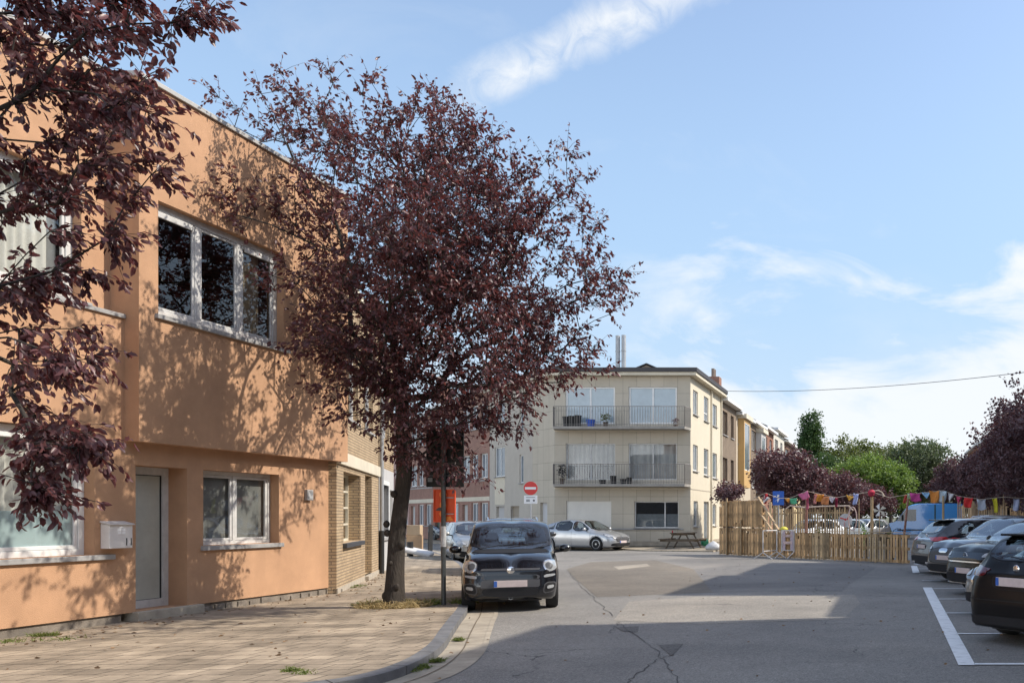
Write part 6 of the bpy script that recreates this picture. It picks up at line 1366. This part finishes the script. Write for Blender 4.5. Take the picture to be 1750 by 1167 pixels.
# no-parking sign by the right-hand trees
ns = empty('no_parking_sign', at(1700, 889, 45), R(-10), 'small round red and blue no-parking sign on red-framed board beyond white crossover', 'sign')
MB().lathe([(.26, 0), (.26, -.02), (.0, -.021)], (0, 0, 0), 24, 'y').build('disc', M_red, ns); MB().lathe([(.20, -.023), (.20, -.028), (0, -.03)], (0, 0, 0), 24, 'y').build('blue_face', M_bl, ns)
MB().box(-.26, .30, -.02, 0, -.42, -.27).build('lower_plate', M_bl, ns); MB().beam((-.13, -.034, .13), (.13, -.034, -.13), .01, .05).build('bar', M_red, ns); MB().tube([(0, .04, -1.4), (0, .04, .25)], .03, 8).build('pole', M_zinc, ns)
# no-entry sign with its plate (its small print is unreadable in the photo: grey marks only)
M_plg = mat('faded_print', (.30, .31, .31), .6, .35, 30)
nr = Vector(at(907, 834, 41)); ne = empty('no_entry_sign', (nr.x, nr.y, 0), R(4), 'round red no-entry sign with white under-plate on a thin grey pole', 'sign')
M_ner = mat('sign_red', (.62, .035, .03), .4, .05)
MB().lathe([(.315, .0), (.315, -.02), (0, -.0205)], (0, 0, nr.z), 32, 'y').build('disc', M_ner, ne, recalc=True); MB().box(-.25, .25, -.028, -.022, nr.z - .055, nr.z + .055).build('bar', M_sw, ne)
MB().box(-.30, .30, -.02, 0, nr.z - .72, nr.z - .335).build('under_plate', M_sw, ne, bevel=.006)
MB().box(-.21, .21, -.023, -.0205, nr.z - .44, nr.z - .405).build('text_line', M_plg, ne); MB().box(-.20, -.03, -.023, -.0205, nr.z - .63, nr.z - .52).build('text_block', M_plg, ne); 
MB().lathe([(.05, -.0215), (.05, -.024), (0, -.0245)], (.15, 0, nr.z - .57), 12, 'y').build('symbol', M_grey_tr, ne)
MB().tube([(-.0, .035, 0), (.0, .035, nr.z + .3)], .03, 8).build('pole', M_zinc, ne, smooth=True)
# back-to-camera signs on the pole by the tree
SP = G(758, 1033, .115); sg_ = empty('sign_pole', (SP[0], SP[1], .11), 0, 'dark grey metal sign pole on the pavement between plum tree and black hatchback', 'sign pole')
MB().tube([(0, 0, 0), (0, 0, 3.15)], .038, 14).build('pole', mat('dark_galvanised', (.07, .075, .075), .45, .2, 5, metal=.4), sg_, smooth=True)
mb = MB(); mb.lathe([(.036, 1.0), (.041, 1.0), (.042, 1.35), (.036, 1.35)], (0, 0, 0), 14); mb.build('sticker', mat('worn_sticker', (.42, .42, .42), .6, .35, 14), sg_, smooth=True)
M_sb = mat('sign_back', (.012, .014, .013), .55, .1); px1 = 15.0 / 1500
bd = empty('direction_board', (SP[0], SP[1] + .055, 0), 0, 'large dark sign board seen from behind, half hidden in the plum leaves', 'sign')
x0, x1 = (725 - 758) * px1, (790 - 758) * px1; z0, z1 = at(0, 832, 15.1)[2], at(0, 732, 15.1)[2]
MB().box(x0, x1, 0, .02, z0, z1).build('panel', M_sb, bd, bevel=.03)
M_rl = mat('rail_dark', (.08, .085, .09), .5); MB().box(x0 + .03, x1 - .03, -.016, 0, z0 + .18, z0 + .215).build('back_rail', M_rl, bd); MB().box(x0 + .03, x1 - .03, -.016, 0, z1 - .25, z1 - .215).build('back_rail', M_rl, bd); MB().box(x0 + .03, x0 + .11, -.004, 0, z0 + .09, z0 + .16).build('sticker', mat('grey_sticker', (.30, .31, .32), .6), bd)
ob = empty('orange_sign', (SP[0], SP[1] + .05, 0), 0, 'bright orange-red temporary sign hung on the dark pole below the big board', 'sign')
M_or = mat('orange_sign_plastic', (.72, .085, .02), .45, .08, 3); M_or2 = mat('orange_light', (.85, .26, .05), .45, .05)
x0, x1 = (739 - 758) * px1, (776 - 758) * px1; z0, z1 = at(0, 892, 15.1)[2], at(0, 836, 15.1)[2]
MB().box(x0, x1, 0, .02, z0, z1).build('panel', M_or, ob, bevel=.03); mb = MB(); mb.box(x0, x1, -.02, 0, z0, z0 + .018); mb.box(x0, x1, -.02, 0, z1 - .018, z1); mb.box(x0, x0 + .018, -.02, 0, z0 + .018, z1 - .018); mb.box(x1 - .018, x1, -.02, 0, z0 + .018, z1 - .018); mb.build('rim', M_or, ob)
mb = MB(); xc = (x0 + x1) / 2
for zz in (z1 - .09, z1 - .27, z1 - .42): MB().lathe([(.06, -.002), (.055, -.008), (0, -.009)], (xc - .03, 0, zz), 16, 'y').build('lamp_back', M_or2, ob, recalc=True)
mb = MB(); mb.prism([(xc - .03, z0 + .02), (xc + .16, z0 + .02), (xc + .10, z0 + .10), (xc, z0 + .09)], -.006, -.002)
mb.build('light_patch', M_or2, ob, recalc=True); mb = MB(); mb.prism([(x0 + .03, z0 + .2), (x0 + .16, z0 + .2), (x0 + .16, z0 + .26), (x0 + .08, z0 + .25)], -.012, -.009); mb.build('smudge_plate', M_grey_tr, ob, recalc=True)
mb = MB(); mb.box(x0 + .14, x1 - .02, -.016, -.009, z0 + .135, z0 + .15); mb.box(x0 + .14, x1 - .02, -.016, -.009, z1 - .15, z1 - .135); mb.build('clamp', M_zinc, ob)
# white barriers in front of the fence
def barrier(x, y, ang, label, wd=1.35, tape=True):
    X0, Y0 = G(x, y); e = empty('crowd_barrier', (X0, Y0, 0), R(ang), label, 'barrier', 'white steel barriers before the pallets'); M_w = M_barr
    mb = MB(); t = .022
    for xx in (0, wd):
        mb.tube([(xx, 0, .24), (xx, 0, 1.08)], t, 6)
        mb.tube([(xx, -.42, .0), (xx, 0, .25), (xx, .42, .0)], .018, 6)
    mb.tube([(0, 0, .30), (wd, 0, .30)], .016, 6); mb.tube([(0, 0, 1.08), (wd, 0, 1.08)], t, 6); mb.build('frame', M_w, e, smooth=True)
    if tape:
        for xx in (0.06, wd - .16): MB().box(xx - .02, xx + .12, -.01, .01, .32, 1.05).build('panel', M_lil, e)
    for zz in ((.55, .82) if tape else ()): MB().box(.10, wd - .10, -.012, .012, zz, zz + .10).build('rail', M_rw, e)
    return e
M_barr = mat('barrier_white', (.66, .64, .62), .5, .1); M_lil = mat('lilac_panel', (.50, .40, .44), .6, .1)
M_rw = mat('red_white_rail', (.55, .40, .36), .6, .4, 4)
barrier(1304, 955, 100, 'left white barrier turned edge-on in front of the pallets', 1.0, False).rotation_euler = (0, 0, R(66))
barrier(1336, 953, -33, 'right white barrier standing in front of the low pallets', .62)
# picnic table
def picnic():
    X0, Y0 = G(1169, 939, .0); e = empty('picnic_table', (X0 - .1, Y0 + .35, .06), R(-4), 'wooden picnic table with attached benches on pavement left of the pallet fence', 'picnic table'); l2 = .88
    e.location.z = .06
    mb = MB()
    for i in range(5): mb.box(-l2 * .55 + .0, l2 * .55, -.36 + i * .15, -.36 + i * .15 + .135, .70, .74)
    # seen from its end: top runs away from the camera, A-legs face the camera
    mb = MB()
    for i in range(5): mb.box(-.37 + i * .15, -.37 + i * .15 + .138, -l2, l2, .70, .74)
    mb.build('table_top', M_dw, e)
    for sg in (1, -1):
        mb = MB()
        for i in range(2): a_, b_ = sorted((sg * (.60 + i * .15), sg * (.60 + i * .15 + .138))); mb.box(a_, b_, -l2, l2, .42, .46)
        mb.build('bench', M_dw, e)
    for y in (-l2 + .25, l2 - .25):
        mb = MB(); mb.beam((-.25, y, .70), (-.62, y, 0), .045, .10, up=(0, 1, 0)); mb.build('leg', M_dw, e); mb = MB(); mb.beam((.25, y, .70), (.62, y, 0), .045, .10, up=(0, 1, 0)); mb.build('leg', M_dw, e)
        MB().box(-.86, .86, y - .07, y - .03, .33, .42).build('cross_beam', M_dw, e); MB().box(-.36, .36, y - .07, y - .03, .62, .70).build('top_batten', M_dw, e)
    return e
pt = picnic(); pt.scale = (1.12, 1, 1.05)
cn = tag(MB().lathe([(.03, 0), (.033, .005), (.033, .11), (.025, .12), (0, .12)], (0, 0, 0), 12).build('drink_can', M_red, smooth=True), 'small dark red can standing on the left edge of picnic table', 'can'); cn.location = (pt.location.x - .38, pt.location.y - .7, pt.location.z + .775)
# bag and green balloon right of the table
X0, Y0 = G(1219, 938, .1); bgk = tag(MB().lathe([(.02, .0), (.28, .0), (.36, .1), (.30, .26), (.15, .40), (.05, .48), (.01, .5)], (0, 0, 0), 14).build('rubbish_bag', mat('white_bag', (.50, .50, .50), .5, .2, 6), smooth='all'), 'white plastic bag lying between picnic table and pallets', 'bag'); bgk.location = (X0, Y0, .06); bgk.scale = (1.1, .8, .85)
X0, Y0 = G(1204, 934, .1); bgk = tag(MB().lathe([(.2 * math.sin(q * math.pi / 10 + .001), .26 - .2 * math.cos(q * math.pi / 10)) for q in range(11)], (0, 0, 0), 16).build('green_ball', mat('green_rubber', (.05, .32, .18), .5, .1), smooth='all'), 'green ball beside the white bag and the bench', 'ball'); bgk.location = (X0 - .05, Y0 + .3, .06)
# boxes, bin and a flat white board on the far pavement
def box_at(nm_, x, y, w_, d_, h_, m, label, z=.115, rz=0, cat='box', gr='cardboard boxes put out on the pavement'):
    X0, Y0 = G(x, y, .115); e = empty(nm_, (X0, Y0, z), R(rz), label, cat, gr); MB().box(-w_ / 2, w_ / 2, -d_ / 2, d_ / 2, 0, h_).build('box', m, e, bevel=.01)
    MB().box(-w_ / 2 + .02, w_ / 2 - .02, -.025, .025, h_ + .001, h_ + .004).build('tape', M_rope, e); mb = MB(); mb.beam((-w_ / 2, -d_ / 2, h_ + .0), (-w_ / 2 - .1, -d_ / 2 - .12, h_ + .06), w_ * .3, .005); mb.build('flap', m, e); return e
M_card = mat('cardboard', (.40, .27, .16), .9, .1, 3)
box_at('cardboard_box', 709, 944, .55, .5, .72, M_card, 'large cardboard box on the far pavement, lower of two', rz=20); box_at('cardboard_box', 709, 944, .5, .45, .42, mat('pale_cardboard', (.45, .33, .21), .9, .1, 3), 'pale cardboard box stacked on top of the large one', z=.115 + .73, rz=14)
X0, Y0 = G(724, 945, .115); e = tag(MB().beam((0, 0, 0), (.02, .02, 1.15), .06, .3).build('black_bin', M_black, bevel=.02), 'narrow black panel leaning beside the cardboard boxes', 'bin'); e.location = (X0, Y0 + .5, .11)
X0, Y0 = G(712, 950, .115); e = tag(MB().box(-.52, .5, -.3, .3, 0, .16).build('plastic_tub', mat('white_plastic', (.62, .60, .58), .5, .06), bevel=.06), 'white plastic tub tipped on the pavement in front of the boxes', 'tub'); e.location = (X0 + .05, Y0, .20); e.rotation_euler = (R(8), R(14), R(15))
X0, Y0 = G(701, 950, .115); e = tag(MB().tube([(0, 0, 0), (0, 0, .55)], .11, 10).build('dark_bollard', M_black, smooth=True), 'short dark bollard beside the white plastic tub', 'bollard'); e.location = (X0, Y0, .11)
# pots and tubs on the balconies
def pot(nm_, lx, z, w_, h_, m, label, ly=-.45, grp_='things standing on the balconies'):
    o = MB().lathe([(w_ * .40, 0), (w_ * .5, h_ * .85), (w_ * .55, h_), (w_ * .45, h_), (w_ * .4, h_ * .9), (0, h_ * .88)], (0, 0, 0), 14).build(nm_, m, smooth=True, recalc=True); o.location = (W1[0] + lx, W1[1] + ly, z); return tag(o, label, 'pot' if 'pot' in nm_ else 'tub', grp_)
MB_ = mat('blue_tub', (.02, .10, .52), .4, .05)
for k, lx in enumerate((.75, 1.05, 1.35)): pot('black_crate', lx, 6.165, .34, .52 + .03 * k, M_black, ['leftmost dark tub on the upper balcony', 'middle dark tub on the upper balcony', 'dark tub next to the blue one on the upper balcony'][k])
pot('blue_tub', 2.0, 6.165, .42, .36, MB_, 'bright blue tub on the upper balcony')
def plant(x, y, z, n, ls, m, h_, r_, label, nm_='potted_plant', pw=.26, ph=.24, cat='plant', gr=None, spread=1.):
    e = empty(nm_, (x, y, z), 0, label, cat, gr)
    if pw: MB().lathe([(pw * .38, 0), (pw * .5, ph), (pw * .44, ph), (0, ph * .9)], (0, 0, 0), 12).build('pot', M_pot, e, smooth=True)
    P_ = unit(rng.normal(size=(n, 3))) * rng.uniform(0, 1, (n, 1)) ** .5 * np.array([r_, r_, h_ / 2]) + np.array([0, 0, ph + h_ / 2]); leaves(P_, rng.normal(size=(n, 3)) + np.array([0, 0, .6]), ls, m, e, 'foliage'); return e
M_pot = mat('terracotta_dark', (.10, .07, .05), .8)
plant(W1[0] + 2.75, W1[1] - .45, 6.165, 90, .12, M_gr2, .45, .24, 'leafy green plant on the upper balcony right of blue tub'); plant(W1[0] + 6.3, W1[1] - .4, 6.165, 60, .10, M_plum_f, .35, .2, 'reddish plant at the right end of the upper balcony', ph=.15)
plant(W1[0] + .55, W1[1] - .45, 3.265, 130, .13, M_black, .75, .26, 'dark shrub at the left end of the lower balcony', ph=.3)
for k, lx in enumerate((2.6, 3.15, 3.65, 3.95)): pot('flower_pot', lx, 3.265, .34 - .02 * k, [.22, .42, .26, .34][k], M_black, ['flat dark pot on the lower balcony near its middle', 'tallest dark pot on the lower balcony', 'small dark pot right of the tallest one on the lower balcony', 'rightmost dark pot on the lower balcony'][k])
# back fence of upright slats, roped frame, spinner and signs inside the playground
def slat_row(a, b, h_, n, m, label, nm_='picket_fence', rail=True, hv=.15):
    A_, B_ = Vector(a), Vector(b); d = (B_ - A_); e = empty(nm_, (A_.x, A_.y, 0), math.atan2(d.y, d.x), label, 'fence'); Lg = d.length; mb = MB()
    for i in range(n):
        x = Lg * i / n; mb.box(x, x + Lg / n * random.uniform(.45, .8), 0, .03, 0, h_ + random.uniform(-hv, hv))
    mb.build('pickets', m, e)
    for zz in (.4, h_ * .85): MB().box(0, Lg, .032, .07, zz, zz + .08).build('rail', m, e)
    return e
slat_row((X(1345, 41), 41), (X(1455, 41), 41), Z(866, 41), 26, M_pal2, 'roped frame of upright slats behind the low pallets'); tag(MB().tube([at(1340, 872, 40.9), at(1350, 864, 40.9), at(1375, 867, 40.9), at(1405, 865, 40.9), at(1450, 864, 40.9), at(1458, 872, 40.9)], .035, 7).build('thick_rope', mat('rope_pale', (.50, .40, .33), .9, .2, 9), smooth=True), 'thick pale rope hanging over the upright slat frame', 'rope')
slat_row((X(1296, 40), 40), (X(1346, 39), 39), Z(868, 40), 8, M_pal2, 'loose tall slats standing right of the slanting braces', hv=.3)
slat_row((X(1636, 58), 58), (X(1722, 52), 52), Z(858, 56), 22, M_lw, 'tall picket fence under the purple trees on the right', hv=.22); slat_row((X(1726, 46), 46), (X(1775, 43), 43), Z(868, 45), 14, M_pal, 'light wooden picket fence at the right picture edge', hv=.18)
tag(MB().box(*sorted((at(1741, 844, 45)[0], at(1749, 844, 45)[0])), 45, 45.05, 1.7, Z(843, 45)).build('wooden_board', M_pal2), 'upright wooden board rising above the right-hand picket fence', 'board')
sw = empty('painted_disc', at(1445, 889, 38.5), R(-8), 'round white disc painted with red marks behind the low pallets', 'play disc'); MB().lathe([(.30, .0), (.30, -.03), (0, -.031)], (0, 0, 0), 28, 'y').build('disc', mat('painted_white', (.55, .55, .55), .6, .25, 6), sw)
MB().lathe([(.05, -.033), (.05, -.04), (0, -.04)], (0, 0, .04), 12, 'y').build('red_hub', M_ner, sw)
for a in (.4, 2.2, 4.1): MB().beam((0.08 * math.cos(a), -.036, .08 * math.sin(a)), (.27 * math.cos(a + .5), -.036, .27 * math.sin(a + .5)), .01, .05).build('red_mark', M_ner, sw)
MB().tube([(0, .03, -1.45), (0, .03, 0)], .03, 7).build('post', M_pal2, sw)
wr = tag(MB().tube([at(1457 + 7 * math.cos(a), 886 + 20 * math.sin(a), 38.2) for a in np.linspace(0, 2 * math.pi, 24)], .03, 6, cap=False).build('rope_ring', M_rw, smooth=True), 'tall red and white ring right of the painted disc', 'ring')
pw_ = empty('pinwheel', at(1503, 872, 42), 0, 'white pinwheel with ragged sails behind the tall wooden post', 'pinwheel')
for k in range(5):
    a = k * 1.256 + .3; MB().prism([(0, 0), (.34 * math.cos(a), .34 * math.sin(a)), (.26 * math.cos(a + .7), .26 * math.sin(a + .7))], -.01, .01).build('sail', M_sw if k % 2 else mat('cream_sail', (.6, .55, .45), .8), pw_, recalc=True)
MB().tube([(0, .03, -1.9), (0, .03, 0)], .02, 6).build('stick', M_pal2, pw_)
yb = tag(MB().lathe([(.02, 0), (.16, 0), (.17, .05), (.10, .12), (.02, .14)], (0, 0, 0), 12).build('yellow_bucket', mat('yellow_plastic', (.62, .55, .05), .5), smooth='all'), 'yellow thing resting on the shelf plank at foot of the braces', 'bucket'); yb.location = (*fpt(4.25, .08)[:2], 1.09)
for k, (x, y, d, lb) in enumerate([(1476, 900, 36.5, 'leafy green plant growing behind the fence left of the tall post'), (1400, 905, 37, 'low weeds showing over the plank in the middle of the fence'), (1520, 906, 34.5, 'low green weeds right of the tall wooden post')]):
    p = at(x, y, d); plant(p[0], p[1], 0, 120, .14, M_gr1 if k == 0 else M_gr2, 1.35 if k == 0 else 1.15, .2, lb, 'garden_plant', pw=0, ph=0)
# overhead wire
A_, B_ = Vector(at(1236, 668, 60)), Vector(at(1800, 630, 40)); pts = []
for i in range(25):
    t = i / 24; p = A_.lerp(B_, t); p.z -= 4 * .35 * t * (1 - t); pts.append(p)
tag(MB().tube(pts, .016, 5).build('overhead_wire', M_grey_tr), 'single thin overhead wire from the terrace roofs to the right', 'wire')
# street lamp-less weeds, dry grass at the tree foot, fallen leaves
M_dry = leaf_mat('dry_grass', (.36, .26, .12), (.50, .38, .19), (.3, .25, .1), .8, .2); M_weed = leaf_mat('weeds', (.10, .15, .03), (.22, .24, .06), (.15, .2, .04), .6, .3)
def blades(name, pts, hmin, hmax, wd, m, spread=.6):
    P_ = np.array(pts); n = len(P_); Dv = unit(rng.normal(size=(n, 3)) * spread * np.array([1, 1, .3]) + np.array([0, 0, 1])); hh = rng.uniform(hmin, hmax, (n, 1)); side = unit(np.cross(Dv, rng.normal(size=(n, 3)))); bend = rng.normal(size=(n, 3)) * np.array([1, 1, .0]) * .35
    mid = P_ + Dv * hh * .6; tip = P_ + (Dv + bend) * hh + np.array([0, 0, -.15]) * hh
    V = np.stack([P_ - side * wd / 2, P_ + side * wd / 2, mid + side * wd * .4, mid - side * wd * .4, tip], 1).reshape(-1, 3); b = np.arange(n)[:, None] * 5
    F_ = np.concatenate([b + np.array([[0, 1, 2]]), b + np.array([[0, 2, 3]]), b + np.array([[3, 2, 4]])], 1).reshape(-1, 3); o = np_mesh(name, V, F_, m, None, 3); return tag(o, None, None, None, 'stuff')
def ring_pts(cx, cy, r0, r1, n, z=.115): a = rng.uniform(0, 6.283, n); r_ = rng.uniform(r0, r1, n); return np.stack([cx + r_ * np.cos(a) * 1.15, cy + r_ * np.sin(a) * .85, np.full(n, z)], 1)
o = blades('dry_grass', ring_pts(TB[0], TB[1], .16, .52, 2600), .05, .20, .010, M_dry, 1.1); tag(o, 'straw-coloured dry grass round the foot of the plum tree', 'grass')
o = blades('green_weeds', np.concatenate([ring_pts(TB[0] - .25, TB[1] + .1, .1, .4, 260), ring_pts(TB[0] + .45, TB[1] + .35, .0, .22, 220), ring_pts(SP[0] + .2, SP[1] + .3, 0, .25, 150)]), .05, .2, .012, M_weed, .9); tag(o, 'green weeds among the dry grass by the plum tree', 'weeds')
wp = []
for (x, y, r_, n, z) in ((75, 1086, .16, 260, .115), (20, 1096, .2, 90, .115), (110, 1092, .25, 60, .115), (498, 1146, .09, 130, .115), (520, 1150, .12, 50, .115), (783, 1094, .07, 160, .02), (746, 1130, .08, 200, .02), (715, 1141, .12, 260, .02), (700, 1146, .1, 120, .02), (610, 1001, .18, 120, .115), (600, 1004, .2, 60, .115)):
    X0, Y0 = G(x, y, z); wp.append(ring_pts(X0, Y0, 0, r_, n, z))
o = blades('pavement_weeds', np.concatenate(wp), .02, .09, .008, M_weed, 1.0); tag(o, 'small green weeds in the pavement joints and along the kerb', 'weeds')
# fallen purple and brown leaves along the house and on the pavement
n = 520; ys = rng.uniform(8.5, 24, n); xs_ = np.where(rng.random(n) < .55, -10.9 + np.abs(rng.normal(size=n)) * .35 - np.maximum(0, ys - 17.4) * .45, rng.uniform(-10.8, -6.2, n) - np.maximum(0, ys - 15) * .35)
P_ = np.stack([xs_, ys, np.full(n, .121)], 1); o = leaves(P_, rng.normal(size=(n, 3)) * np.array([1, 1, .05]), .055, leaf_mat('fallen_leaf', (.12, .07, .04), (.30, .20, .11), (.1, .05, .02), .8, .1), None, 'fallen_leaves', droop=0, fold=.12); tag(o, 'dry fallen leaves scattered on the pavement and against the orange house', 'leaves', None, 'stuff')
n = 150; P_ = np.stack([rng.uniform(-5.5, 3, n), rng.uniform(8.5, 30, n), np.full(n, .012)], 1); o = leaves(P_, rng.normal(size=(n, 3)) * np.array([1, 1, .05]), .05, bpy.data.materials['fallen_leaf'], None, 'road_leaves', droop=0, fold=.1); tag(o, 'few small leaves and scraps lying on the asphalt', 'leaves', None, 'stuff')
